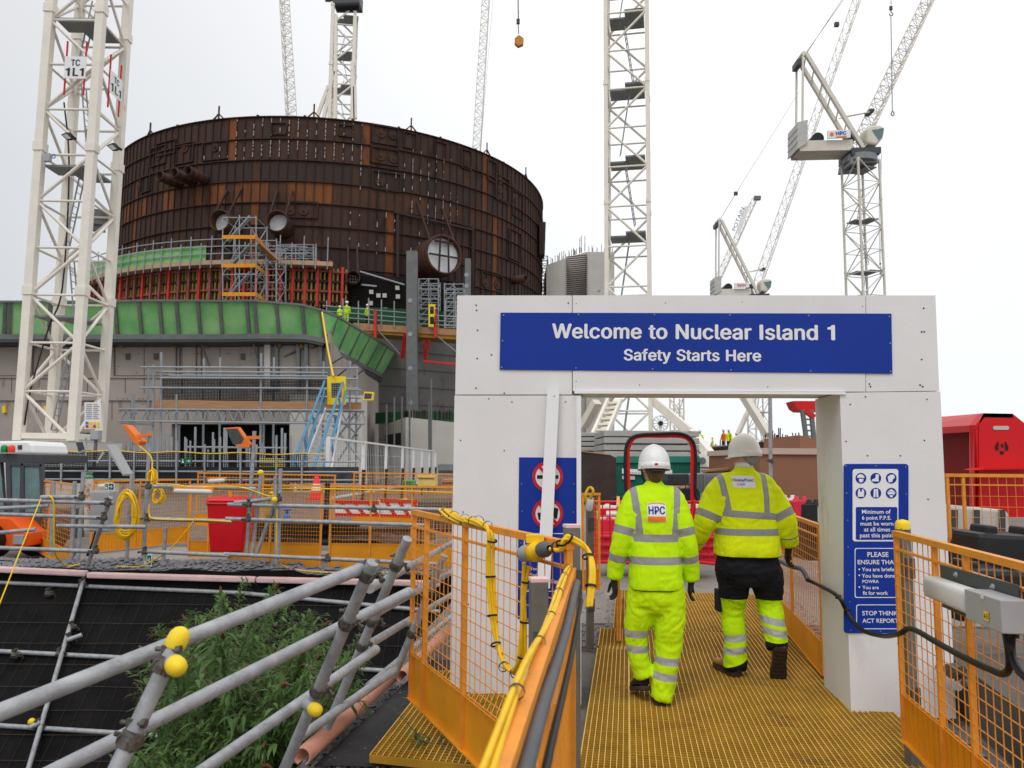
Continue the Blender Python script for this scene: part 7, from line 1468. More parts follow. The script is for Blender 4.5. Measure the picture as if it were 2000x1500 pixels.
# ---- scaffold towers
def tower(x0, x1, y0, y1, Y, depth, label, lifts, decks=True, nx=2, grp='silver scaffold towers', seed=1, name='scaffold_tower'):
    r = thing(name, at((x0+x1)/2, y1, Y), label, 'scaffold', grp); r_ = random.Random(seed)
    def q(u, v, w): return at(x0+(x1-x0)*u, y1+(y0-y1)*v, Y)+V((0, depth*w, 0))
    for i in range(nx+1):
        for w in (0, 1): mb = MB(); mb.tube(q(i/nx, -.02, w), q(i/nx, 1+.04*r_.random(), w), .045, 6); mb.build('standard', M['galvfar'], r)
    for j in range(lifts+1):
        v = j/lifts; mb = MB()
        for w in (0, 1): mb.tube(q(-.02, v, w), q(1.02, v, w), .04, 6); mb.tube(q(-.02, min(1, v+.33/lifts), w), q(1.02, min(1, v+.33/lifts), w), .035, 6)
        for i in range(nx+1): mb.tube(q(i/nx, v, 0), q(i/nx, v, 1), .035, 6)
        mb.build('ledger', M['galvfar'], r)
        if j < lifts:
            mb = MB(); mb.tube(q(0, v, 0), q(1/nx if nx > 1 else 1, (j+1)/lifts, 0), .035, 6); mb.tube(q(1, v, 1), q(1-1/nx if nx > 1 else 0, (j+1)/lifts, 1), .035, 6); mb.tube(q(1, v, 0), q(1, (j+1)/lifts, 1), .035, 6); mb.build('brace', M['galvfar'], r)
            if decks:
                mb = MB(); a = q(0, v+.3/lifts, -.05); b = q(1, v+.3/lifts, -.05); mb.bar(a, b, .05, .28); c = q(1, v+.3/lifts, 1); mb.bar(b, c, .05, .28); mb.build('toe_board', M['orangetoe'], r)
                mb = MB(); s0, s1 = q(0, v+.3/lifts, .4), q(.7, (j+1.2)/lifts, .4); mb.bar(s0, s1, .5, .1); mb.build('stair_flight', M['galvfar'], r)
    return r
tower(435, 500, 425, 592, 56, 2.6, 'silver scaffold stair tower with orange toe boards in front of the liner', 3, True)
tower(500, 540, 470, 592, 57.5, 2.4, 'lower silver scaffold bay right of the stair tower', 3, False, 2, seed=2)
tower(543, 612, 478, 510, 62, 1.0, 'silver handrail scaffold on the plywood walkway beside the stair tower', 2, False, 2, seed=3)
tower(818, 856, 545, 640, 60, 1.6, 'silver scaffold bay beside the tall grey column', 5, False, 2, seed=4)
tower(868, 905, 555, 640, 60, 1.6, 'silver scaffold bay partly behind the arch lintel', 5, False, 2, seed=5)
mb = MB(); mb.bar(at(500, 475, 57), at(540, 512, 58), 1.2, .15); tag(mb.build('access_ramp', M['timber']), 'plywood ramp sloping down from the stair tower', 'ramp')
# grey steel columns
def column(x, y0, y1, w, Y, label):
    r = thing('steel_column', at(x, y1, Y), label, 'column', 'tall grey steel columns'); mb = MB(); a, b = at(x, y1, Y), at(x, y0, Y); mb.bar(a, b, w, w*.9); mb.build('shaft', M['steelgrey'], r)
    for k in range(5):
        c = a.lerp(b, .12+.16*k); mb = MB(); mb.tube(c+V((-.1, -w*.47, 0)), c+V((-.1, -w*.5, 0)), .18, 12); mb.build('cover_plate', M['galvfar'], r)
column(805, 492, 905, .8, 58, 'tall grey steel column standing left of the big pipe opening'); column(914, 506, 640, .45, 60, 'slimmer grey steel column right of the big pipe opening')
# dark rebar wall with white plates
rw = thing('rebar_wall', at(735, 600, 63), 'dark rebar mesh wall with white plates below the small pipe', 'rebar wall'); mb = MB()
mb.prism([at(680, 612, 63.3), at(905, 640, 63.3), at(905, 560, 63.3), at(745, 540, 63.3), at(680, 522, 63.3)], V((0, .2, 0))); mb.build('backing', M['r4'], rw)
mb = MB()
for i in range(46): x = 682+4.9*i; mb.bar(at(x, 612+(x-680)*.12, 63), at(x, 524+(x-680)*.16, 63), .06)
for j in range(16): mb.bar(at(680, 530+5.4*j, 62.95), at(905, 560+5.4*j, 62.95), .06)
mb.build('bars', M['recess'], rw)
for x, y in ((725, 570), (739, 577), (751, 577), (724, 592), (776, 562), (777, 579), (752, 605)): 
    mb = MB(); mb.prism([at(x-4, y+4, 62.8), at(x+4, y+4, 62.8), at(x+4, y-4, 62.8), at(x-4, y-4, 62.8)], V((0, .1, 0))); mb.build('plate', M['conc3'], rw)
mb = MB(); mb.bar(at(703, 530, 62.7), at(790, 556, 62.7), .12); mb.bar(at(706, 556, 62.7), at(736, 559, 62.7), .12); mb.build('strut', M['galvfar'], rw)
# platform with dark green net, plank fascia, red brackets and yellow gate
pf = thing('work_platform', at(790, 655, 59), 'green netted work platform with brown fascia and red brackets right of the edge screen', 'platform'); mb = MB()
Yp = 59.0
def pp_(x, y, o=0): return at(x, y, Yp-o)
mb.prism([pp_(640, 622, -1.6), pp_(780, 636, -1.6), pp_(905, 648, -1.6), pp_(905, 610, -1.6), pp_(780, 603, -1.6), pp_(640, 597, -1.6)], V((0, .05, 0))); mb.build('net_screen', M['netdark'], pf)
mb = MB(); mb.prism([pp_(690, 644, .3), pp_(905, 656, .3), pp_(905, 644, .3), pp_(690, 630, .3)], V((0, 2.5, 0))); mb.build('fascia', M['timber'], pf)
mb = MB(); mb.prism([pp_(700, 650, .2), pp_(905, 664, .2), pp_(905, 656.5, .2), pp_(700, 644.5, .2)], V((0, 2.2, 0))); mb.build('beam', mat('ochre beam', srgb(150, 112, 30), .6, 0, .3, 1), pf)
for x in (638, 670, 700, 720, 745, 770, 800, 812, 838, 870, 890): mb = MB(); mb.tube(pp_(x, 640, .35), pp_(x, 588-(x % 7), .35), .05, 6); mb.build('post', M['galvfar'], pf)
for a, b in ((600, 628), (610, 638), (620, 646)):
    mb = MB(); mb.tube(pp_(630, a-3, .4), pp_(900, b-8, .4), .04, 6); mb.build('rail', M['galvfar'], pf)
for x in (733, 798, 850): mb = MB(); mb.bar(pp_(x, 660, .5), pp_(x, 605, .5), .2); mb.build('bracket', M['redsteel'], pf)
for x0, y0, x1, y1 in ((730, 650, 732, 690), (790, 650, 784, 700), (792, 650, 788, 700), (828, 665, 830, 705), (838, 665, 830, 705), (826, 705, 894, 712)): mb = MB(); mb.bar(pp_(x0, y0, .3), pp_(x1, y1, -.5), .16); mb.build('strut', M['redsteel'], pf)
for x0, y0, x1, y1 in ((738, 645, 782, 692), (852, 655, 895, 690)): mb = MB(); mb.tube(pp_(x0, y0, .3), pp_(x1, y1, .3), .04, 5); mb.build('tie_rod', M['galvfar'], pf)
def ygate(x0, y0, x1, y1, Y, label, bars):
    r = thing('yellow_gate', at((x0+x1)/2, y1, Y), label, 'gate', 'yellow safety gates'); w = (x1-x0); mb = MB()
    k = .36*w; 
    for a, b, c, d in ((x0, y0, x1, y0+k), (x0, y1-k, x1, y1), (x0, y0+k, x0+k*.6, y1-k), (x1-k*.6, y0+k, x1, y1-k)) + (((x0+k*.6, (y0+y1)/2-k*.6, x1-k*.6, (y0+y1)/2+k*.6),) if bars else ()): mb.prism([at(a, d, Y), at(c, d, Y), at(c, b, Y), at(a, b, Y)], V((0, .08, 0)))
    mb.build('frame', M['yellowcap'], r)
    mb = MB(); net(mb, at(x0+k*.6, y1-k, Y+.05), at(x1-k*.6, y1-k, Y+.05), at(x1-k*.6, y0+k, Y+.05), at(x0+k*.6, y0+k, Y+.05), 6, 8, .03); mb.build('mesh', M['netblack'], r)
ygate(837, 594, 850, 638, 58.4, 'narrow yellow safety gate on the high green netted platform', True)
ygate(639, 735, 675, 790, 35, 'yellow safety gate at the top of the aluminium stair', False)
# concrete block right of the liner
cb_ = thing('concrete_block', at(1130, 575, 85), 'tall pale concrete block with rebar rising from it, right of the liner', 'building'); mb = MB()
Yc = 85
mb.prism([at(1067, 960, Yc), at(1108, 960, Yc), at(1108, 503, Yc), at(1067, 518, Yc)], V((0, 8, 0))); mb.prism([at(1145, 960, Yc), at(1200, 960, Yc), at(1200, 492, Yc), at(1145, 492, Yc)], V((0, 8, 0))); mb.prism([at(1108, 960, Yc+1), at(1145, 960, Yc+1), at(1145, 492, Yc+1), at(1108, 503, Yc+1)], V((0, 6, 0))); mb.build('wall', M['conc3'], cb_)
mb = MB()
for j in range(24): y = 500+4*j; mb.bar(at(1106, y+2, Yc-.2), at(1147, y-2, Yc-.2), .08, .09)
tag(mb.build('rebar', M['r1'], cb_), kind='stuff'); mb = MB(); r_ = random.Random(8)
for i in range(46): x = 1068+128*r_.random(); yb = 518-(x-1067)*.36 if x < 1145 else 492; mb.bar(at(x, yb, Yc+2), at(x, yb-6-10*r_.random()-(22 if 1130 < x < 1150 and r_.random() < .5 else 0), Yc+2), .06)
tag(mb.build('starter_bars', M['r4'], cb_), kind='stuff')
tower(1052, 1070, 500, 575, 88, 2, 'dark scaffold between liner and pale concrete block', 5, False, 1, seed=8)
# ---- bridge scaffold with plank and truss, aluminium stair
bs = thing('bridge_scaffold', at(480, 940, 36), 'grey scaffold bridge with timber plank, lattice beams and black mesh over the doorway', 'scaffold')
Ys = 36.0
for x, y0, y1 in ((300,712,950),(315,688,950),(345,770,950),(398,700,950),(430,698,950),(510,690,950),(535,698,950),(600,714,900),(632,706,900),(684,705,950),(697,715,950),(262,770,950),(258,768,945),(290,720,820),(350,830,950),(382,835,950),(515,825,950),(540,850,950),(325,860,950),(335,870,950)):
    mb = MB(); mb.tube(at(x, y0, Ys+(x % 3)*.5), at(x-2, y1, Ys+(x % 3)*.5), .055, 6); mb.build('standard', M['galvfar'], bs)
for x0, x1, y in ((274,700,717),(315,640,726),(315,700,738),(274,700,757),(330,640,733),(362,560,873),(235,300,827),(620,705,760),(620,705,775)):
    mb = MB(); mb.tube(at(x0, y, Ys-.2), at(x1, y+2, Ys-.2), .05, 6); mb.build('ledger', M['galvfar'], bs)
mb = MB(); mb.prism([at(301, 797, Ys), at(705, 800, Ys), at(705, 786, Ys), at(301, 781, Ys)], V((0, .15, 0))); mb.build('plank', M['timber'], bs)
mb = MB(); net(mb, at(316, 780, Ys+.3), at(640, 784, Ys+.3), at(640, 742, Ys+.3), at(316, 740, Ys+.3), 110, 14, .03); mb.build('mesh_guard', M['netblack'], bs)
for yt, yb, yy in ((799, 825, -.3), (801, 824, 1.2)):
    mb = MB(); mb.tube(at(232, yt, Ys+yy), at(712, yt+3, Ys+yy), .05, 6); mb.tube(at(230, yb-3, Ys+yy), at(712, yb+3, Ys+yy), .05, 6)
    for k in range(24):
        x = 236+20*k; mb.tube(at(x, yb-2, Ys+yy), at(x+10, yt+2, Ys+yy), .03, 5); mb.tube(at(x+10, yt+2, Ys+yy), at(x+20, yb-2, Ys+yy), .03, 5)
    mb.build('lattice_beam', M['galvfar'], bs)
for x0, y0, x1, y1 in ((655, 860, 700, 800), (640, 800, 700, 850), (660, 900, 705, 830), (650, 830, 705, 900)): mb = MB(); mb.tube(at(x0, y0, Ys+.4), at(x1, y1, Ys+.4), .05, 6); mb.build('brace', M['galvfar'], bs)
mb = MB(); mb.prism([at(704, 801, Ys), at(704, 720, Ys), at(704, 720, Ys+3), at(704, 801, Ys+3)], V((.05, 0, 0))); mb.build('end_panel', M['netblack'], bs) if False else None
r_ = random.Random(44)
for i in range(34):
    x = r_.uniform(235, 570); y0 = r_.uniform(832, 885); Yk = r_.uniform(24, 34); mb = MB(); mb.tube(at(x, y0, Yk), at(x-1, 945, Yk), .04, 6); mb.build('stub_tube', M['galvfar'], bs)
st = thing('access_stair', at(620, 945, 30), 'aluminium access stair with blue handrails climbing to the yellow gate', 'stair')
M['blueRail'] = mat('blue handrail', srgb(70, 130, 165), .45, .1, .1, 3); M['alu'] = mat('aluminium', srgb(205, 207, 208), .4, .15, .1, 4)
def sp(px, py, u): return at(px, py, 28+u*7)
bL, bR, tL, tR = (575, 960), (640, 960), (636, 800), (668, 800)
n = 17
for k in range(n+1):
    u = k/n; a = sp(bL[0]+(tL[0]-bL[0])*u, bL[1]+(tL[1]-bL[1])*u, u); b = sp(bR[0]+(tR[0]-bR[0])*u, bR[1]+(tR[1]-bR[1])*u, u); mb = MB(); mb.bar(a, b, .22, .05, V((0, 0, 1))); mb.build('tread', M['alu'], st)
for (x0, y0), (x1, y1) in ((bL, tL), (bR, tR)):
    mb = MB(); mb.bar(sp(x0, y0, 0), sp(x1, y1, 1), .06, .2); mb.build('stringer', M['alu'], st)
for dx0, dx1, dy in ((-28, 0, -25), (-14, 0, -2), (14, 4, -20), (28, 10, 0)):
    mb = MB(); mb.tube(sp(bL[0]+dx0+20, 945+dy, 0), sp(634+dx1*1.2+(30 if dx0 > 0 else 0), 745+max(0, dy+22)*.9, 1), .06, 8); mb.build('handrail', M['blueRail'], st)
for u in (.15, .42, .68, .92):
    for (x0, y0), (x1, y1) in ((bL, tL), (bR, tR)):
        px, py = x0+(x1-x0)*u, y0+(y1-y0)*u; mb = MB(); mb.tube(sp(px, py, u), sp(px-9+6*u, py-42+8*u, u), .05, 8); mb.build('baluster', M['blueRail'], st)
rope([(629,610,42),(640,680,38),(651,735,34.8)], .05, 'yellow cable dropping from the edge screen to the yellow gate')
# small workers on the platforms
def small_person(p, h, label, cols, yaw=0., lean=0.):
    p = V(p); s = h/1.75; parts = []; Rz = Matrix.Rotation(yaw, 3, 'Z')
    def q(x, y, z): return Rz @ V((x*s, (y+lean*max(0, z-.9))*s, z*s))
    parts.append(loft([(q(0, 0, .82), Rz @ V((.17*s, 0, 0)), Rz @ V((0, .12*s, 0)), 2.4), (q(0, 0, 1.1), Rz @ V((.16*s, 0, 0)), Rz @ V((0, .11*s, 0)), 2.4), (q(0, 0, 1.38), Rz @ V((.19*s, 0, 0)), Rz @ V((0, .11*s, 0)), 2.3), (q(0, 0, 1.48), Rz @ V((.07*s, 0, 0)), Rz @ V((0, .07*s, 0)), 2)], 14))
    for sx in (-1, 1):
        parts.append(loft(limb_rings([(q(.18*sx, 0, 1.40), .06*s), (q(.25*sx, .02, 1.12), .055*s), (q(.24*sx, .14, .9), .045*s)], 3), 10)); parts.append(loft(limb_rings([(q(.09*sx, 0, .9), .1*s), (q(.10*sx, .03, .48), .075*s), (q(.10*sx, 0, .05), .06*s)], 3), 10))
        parts.append(loft(limb_rings([(q(.10*sx, -.06, .05), .05*s), (q(.10*sx, .16, .03), .04*s)], 3), 10))
    parts.append(loft(limb_rings([(q(0, .01, 1.45), .055*s), (q(0, .01, 1.55), .08*s), (q(0, .02, 1.66), .09*s), (q(0, .01, 1.73), .05*s)], 3), 12))
    me = remesh(parts, .03*s, 2); me.materials.append(cols[0]); me.materials.append(cols[1]); me.materials.append(M['skin'])
    for f in me.polygons: z = f.center.z/s; f.material_index = 2 if z > 1.5 else (0 if z > .82 else 1)
    o = bpy.data.objects.new('person', me); C.objects.link(o); o.location = p; WL[o.name] = p; tag(o, label, 'person')
    mb = MB(); c = p+q(0, .01, 1.68); mb.lathe(c, V((0, 0, 1)), [(.15*s, 0), (.13*s, .01), (.12*s, .06*s), (.08*s, .12*s), (0, .14*s)], 12); mb.build('helmet', M['helmet'], o)
    return o
for x, y, l, yw in ((676, 632, 'person in lime suit and white helmet facing away on the green netted platform', 0), (664, 630, 'person in lime jacket bending by the green netted platform', .6), (717, 634, 'person in lime vest standing alone on the green netted platform', 1.2)):
    p = at(x, y+4, 59.5); small_person(p, 1.9 if x == 676 else (1.5 if x == 664 else 1.75), l, (HV1, HV1 if x == 676 else M['navy']), yw, .25 if x == 664 else 0)
# ------------------------------------------------------------------ tower cranes
M['cream'] = mat('cream crane steel', srgb(230, 224, 212), .5, 0, .06, 1.5, dirt=(srgb(170, 130, 84), 1.1, .66, (1, 1, .4)))
M['creamfar'] = mat('pale crane steel far', srgb(214, 208, 196), .6, 0, .08, .5, dirt=(srgb(160, 140, 115), .6, .62))
M['deck'] = mat('grey crane decking', srgb(132, 136, 138), .6, .1, .15, 2)
M['slab0'] = mat('pale counterweight', srgb(186, 184, 180), .8, 0, .08, 1)
def lattice_face(mb, A0, A1, B0, B1, n, r, flip=False, horiz=True):
    """zig-zag between leg A (A0->A1) and leg B"""
    for k in range(n):
        a0, a1, b0, b1 = A0.lerp(A1, k/n), A0.lerp(A1, (k+1)/n), B0.lerp(B1, k/n), B0.lerp(B1, (k+1)/n)
        if (k % 2 == 0) != flip: mb.tube(a0, b1, r, 6)
        else: mb.tube(b0, a1, r, 6)
        if horiz: mb.tube(a0, b0, r*.75, 6)
def mast(c, half, rot, z0, z1, bay, leg, label, grp=None, m='cream', cat='tower crane', br=.05, decks=(), ladder=True, root=None, zig=None):
    c = V(c); r = root or thing('tower_crane', V((c.x, c.y, z0)), label, cat, grp); n = max(1, round((z1-z0)/bay)); cs = []
    for k in range(4):
        a = rot+math.pi/4+k*math.pi/2; cs.append(V((c.x+half*1.414*math.cos(a), c.y+half*1.414*math.sin(a), 0)))
    up = V((0, 0, 1))
    for q in cs:
        mb = MB(); d = (q-V((c.x, c.y, 0))).normalized(); a = math.atan2(d.y, d.x)
        mb.box((q.x, q.y, (z0+z1)/2), (leg, leg, z1-z0), rot)
        z = z0+3*bay
        while z < z1: mb.box((q.x, q.y, z), (leg*1.25, leg*1.25, leg*1.1), rot); z += 3*bay+.0
        mb.build('leg', M[m], r)
    for k in range(4):
        a, b = cs[k], cs[(k+1) % 4]; mb = MB(); lattice_face(mb, a+up*z0, a+up*z1, b+up*z0, b+up*z1, n, br, k % 2 == 1 if zig is None else zig[k]); mb.build('lattice', M[m], r)
    for z in decks:
        mb = MB(); e1 = (cs[1]-cs[0])*.86; e2 = (cs[3]-cs[0])*.86; o = cs[0]+(cs[2]-cs[0])*.07+up*z; mb.prism([o, o+e1, o+e1+e2*.62, o+e2*.62], up*.10); mb.prism([o+e2*.62, o+e1*.55+e2*.62, o+e1*.55+e2, o+e2], up*.10); mb.build('deck', M['deck'], r)
    if ladder:
        mb = MB(); o = V((c.x, c.y, 0)); z = z0+.5; k = 0
        while z < z1-4:
            sgn = 1 if k % 2 else -1; p = o+V((.35*half*sgn, .1, z)); q = o+V((-.35*half*sgn*.3, .1, z+3.6))
            for s in (-.2, .2): mb.bar(p+V((0, s, 0)), q+V((0, s, 0)), .05)
            for j in range(11): mb.tube(p.lerp(q, j/11)+V((0, -.2, 0)), p.lerp(q, j/11)+V((0, .2, 0)), .02, 4)
            z += 4.2; k += 1
        mb.build('ladder', M['galvfar'], r)
    return r, cs
# left crane mast
cL = at(147, 450, 34.6); cL = V((cL.x, cL.y, 0))
z0 = at(147, 862, 34.6).z
azL = math.atan2(cL.x, cL.y); rotL = math.atan2(-72, 20)-azL-math.pi/4     # the front corner looks towards the camera, a little to the right
rL, csL = mast(cL, 1.16, rotL, z0, 41, 2.2, .36, 'cream lattice tower crane mast with TC 1L1 signs, at the left', m='cream', br=.075, decks=[at(150, y, 34.6).z for y in (62, 342, 628)])
mb = MB(); mb.box((cL.x, cL.y, (z0-.1)/2), (5.2, 5.2, z0-.1), rotL+.4); mb.build('base_block', M['conc3'], rL)
for k in range(4):
    mb = MB(); a, b = csL[k], csL[(k+1) % 4]; mb.bar(a+V((0, 0, z0+.2)), b+V((0, 0, z0+.2)), .3, .25); mb.build('base_beam', M['cream'], rL)
nn_front = None
front = min(csL, key=lambda q: q.length); left = min(csL, key=lambda q: q.x/q.y); right = max(csL, key=lambda q: q.x/q.y)
def face_sign(px0, py0, px1, py1, pA, pB, label, h):
    n = V(((pB-pA).y, -(pB-pA).x, 0)).normalized(); P0 = pA+n*.35
    r = thing('crane_sign', onp((px0+px1)/2, py1, P0, n), label, 'sign', None)
    e = (pB-pA).normalized(); a = onp(px0, py1, P0, n); b_ = onp(px1, (py0+py1)/2, P0, n); w = (b_-a).dot(e); up = V((0, 0, 1))
    mb = MB(); mb.prism([a, a+e*w, a+e*w+up*h, a+up*h], -n*.02); mb.build('panel', M['signwhite'], r)
    text('TC', a+e*w*.30+up*h*.58+n*.012, a+e*w*.72+up*h*.58+n*.012, M['black'], r, nrm=n, sans=True, height=h*.28); text('1L1', a+e*w*.08+up*h*.12+n*.012, a+e*w*.92+up*h*.12+n*.012, M['black'], r, nrm=n, sans=True, height=h*.36)
    for u in (.04, .93):
        mb = MB(); mb.bar(a+e*w*u-up*.75-n*.06, a+e*w*u+up*(h+.75)-n*.06, .06); mb.build('red_bar', M['red'], r)
face_sign(124, 106, 168, 153, left, front, 'white TC 1L1 sign facing the camera high on the left crane mast', 1.05)
face_sign(214, 128, 240, 178, front, right, 'white TC 1L1 sign on the right-hand face of the left crane mast', 1.05)
sgn = sign_px(165, 786, 197, 838, 32.3, 'white information board with small coloured squares at the foot of the left crane', lambda r, P: None, name='information_board')
mb = MB()
for j in range(8):
    v = .92-j*.075
    for u0, u1 in ((.08, .45), (.52, .8+.1*(j % 2))): 
        a = [at(165+32*u, 838-52*vv, 32.27) for u, vv in ((u0, v), (u1, v), (u1, v+.022), (u0, v+.022))]; mb.add(a, [(0, 1, 2, 3)])
mb.build('small_print', M['steelgrey'], sgn)
for i in range(8):
    c_ = ('blueRail', 'yellowcap', 'yellowcap', 'yellowcap', 'signred', 'yellowcap', 'signred', 'yellowcap')[i]; u0 = .06+.23*(i % 4); v0 = .18-.13*(i//4); mb = MB(); mb.add([at(165+32*u, 838-52*vv, 32.27) for u, vv in ((u0, v0), (u0+.17, v0), (u0+.17, v0+.1), (u0, v0+.1))], [(0, 1, 2, 3)]); mb.build('colour_square', M[c_], sgn)
for x, y, Y, l in ((133, 266, 33, 'black floodlight clamped on the left face of the left crane'), (222, 287, 33.4, 'black floodlight clamped on the right face of the left crane')):
    r = thing('crane_floodlight', at(x, y, Y), l, 'floodlight'); mb = MB(); mb.prism([at(x-14, y-3, Y), at(x-2, y+8, Y), at(x+9, y+5, Y), at(x-3, y-8, Y)], V((0, .3, .12))); mb.build('housing', M['blackmat'], r)
    mb = MB(); mb.prism([at(x-11, y-2, Y-.02), at(x-2, y+6, Y-.02), at(x+6, y+4, Y-.02), at(x-3, y-5, Y-.02)], V((0, .01, 0))); mb.build('glass', M['greybox'], r); mb = MB(); mb.bar(at(x+6, y, Y+.1), at(x+16, y+6, Y+.3), .08); mb.build('bracket', M['blackmat'], r)
r = thing('cable_box', at(93, 312, 33.4), 'small grey cable box strapped to the left leg of the left crane', 'cable box'); mb = MB(); mb.box(at(93, 308, 33.2), (.28, .2, .36)); mb.build('box', M['greybox'], r); mb = MB(); mb.path([at(105+3*math.cos(t), 305+4*math.sin(t), 33) for t in [k*.5 for k in range(14)]], .02, 6); mb.build('cable', M['blueRail'], r)
mb = MB(); mb.path([at(125, 200, 34), at(135, 330, 34), at(122, 560, 34), at(95, 640, 34), at(60, 760, 33.5), at(48, 830, 33.4)], .035, 6, sub=6); tag(mb.build('power_cable', M['black']), 'black power cable hanging down the left crane mast', 'cable')
for x, y, Y, w in ((192, 425, 36, .9), (190, 440, 36.2, .7), (178, 262, 35.2, .4)):
    mb = MB(); mb.box(at(x, y, Y), (w, .4, w*.8), .4); mb.build('switch_box', M['deck'], rL)
cabm = thing('cabinet', at(188, 895, 32), 'grey cabinet at the foot of the left crane', 'cabinet'); mb = MB(); p = at(188, 850, 32); mb.box(p, (.36, .3, .4)); mb.build('box', M['greybox'], cabm, bevel=.02); mb = MB(); mb.box(p+V((0, -.16, 0)), (.3, .02, .34)); mb.build('door', M['greybox'], cabm); mb = MB(); mb.bar(p-V((0, 0, .2)), V((p.x, p.y, 0)), .1); mb.build('stand', M['steelgrey'], cabm)
# middle crane mast
cM = at(1226, 300, 43); cM = V((cM.x, cM.y, 0))
rM, csM = mast(cM, 1.17, R(-11), 2.2, 46, 2.35, .22, 'cream lattice tower crane mast rising behind the middle of the arch', m='cream', br=.07, decks=[at(1226, y, 43).z for y in (40, 180, 320, 465)])
# its cruciform base and struts seen through the arch
for x0, y0, x1, y1, Y0, Y1, w in ((1166, 880, 1206, 785, 38, 42, .42), (1140, 832, 1166, 785, 44, 43, .5), (1276, 783, 1346, 842, 42, 41, .55), (1346, 842, 1402, 905, 41, 39.5, .5), (1180, 800, 1215, 740, 44, 43, .3)):
    mb = MB(); mb.bar(at(x0, y0, Y0), at(x1, y1, Y1), w, w*.8); mb.build('strut', M['cream'], rM)
mb = MB(); a, b = at(1158, 880, 37.6), at(1200, 782, 41.6)
for s in (-.35, .35): mb.bar(a+V((s, 0, 0)), b+V((s, 0, 0)), .14, .3)
for k in range(9): q = a.lerp(b, (k+.5)/9); mb.bar(q-V((.35, 0, 0)), q+V((.35, 0, 0)), .22, .1)
mb.build('ladder_strut', M['cream'], rM)
mb = MB(); mb.prism([at(1352, 912, 39), at(1398, 912, 39), at(1398, 896, 39), at(1372, 886, 39), at(1352, 898, 39)], V((0, 1.2, 0))); mb.build('base_foot', M['cream'], rM); mb = MB(); mb.tube(at(1372, 900, 38.9), at(1372, 900, 38.7), .18, 12); mb.build('base_pin', M['steelgrey'], rM)
for k in range(4): mb = MB(); mb.bar(csM[k]+V((0, 0, 2.2)), csM[k], .3); mb.build('base_leg', M['cream'], rM)
cr = thing('cable_reel', at(1290, 835, 40), 'large wire cable reel beside the middle crane base', 'cable reel'); c_ = at(1290, 827, 40); mb = MB()
pts_ = [c_+V((.40*math.cos(t), 0, .40*math.sin(t))) for t in [2*math.pi*k/24 for k in range(25)]]
for o in (-.12, .12):
    mb.path([p+V((0, o, 0)) for p in pts_], .02, 5)
    for k in range(0, 24, 2): mb.tube(c_+V((0, o, 0)), pts_[k]+V((0, o, 0)), .012, 4)
mb.build('wheel', M['alu'], cr); mb = MB(); mb.tube(c_+V((0, -.14, 0)), c_+V((0, .14, 0)), .12, 14); mb.build('drum', M['black'], cr); mb = MB(); mb.bar(c_-V((0, 0, .1)), V((c_.x, c_.y, 0)), .12); mb.build('stand', M['cream'], cr)
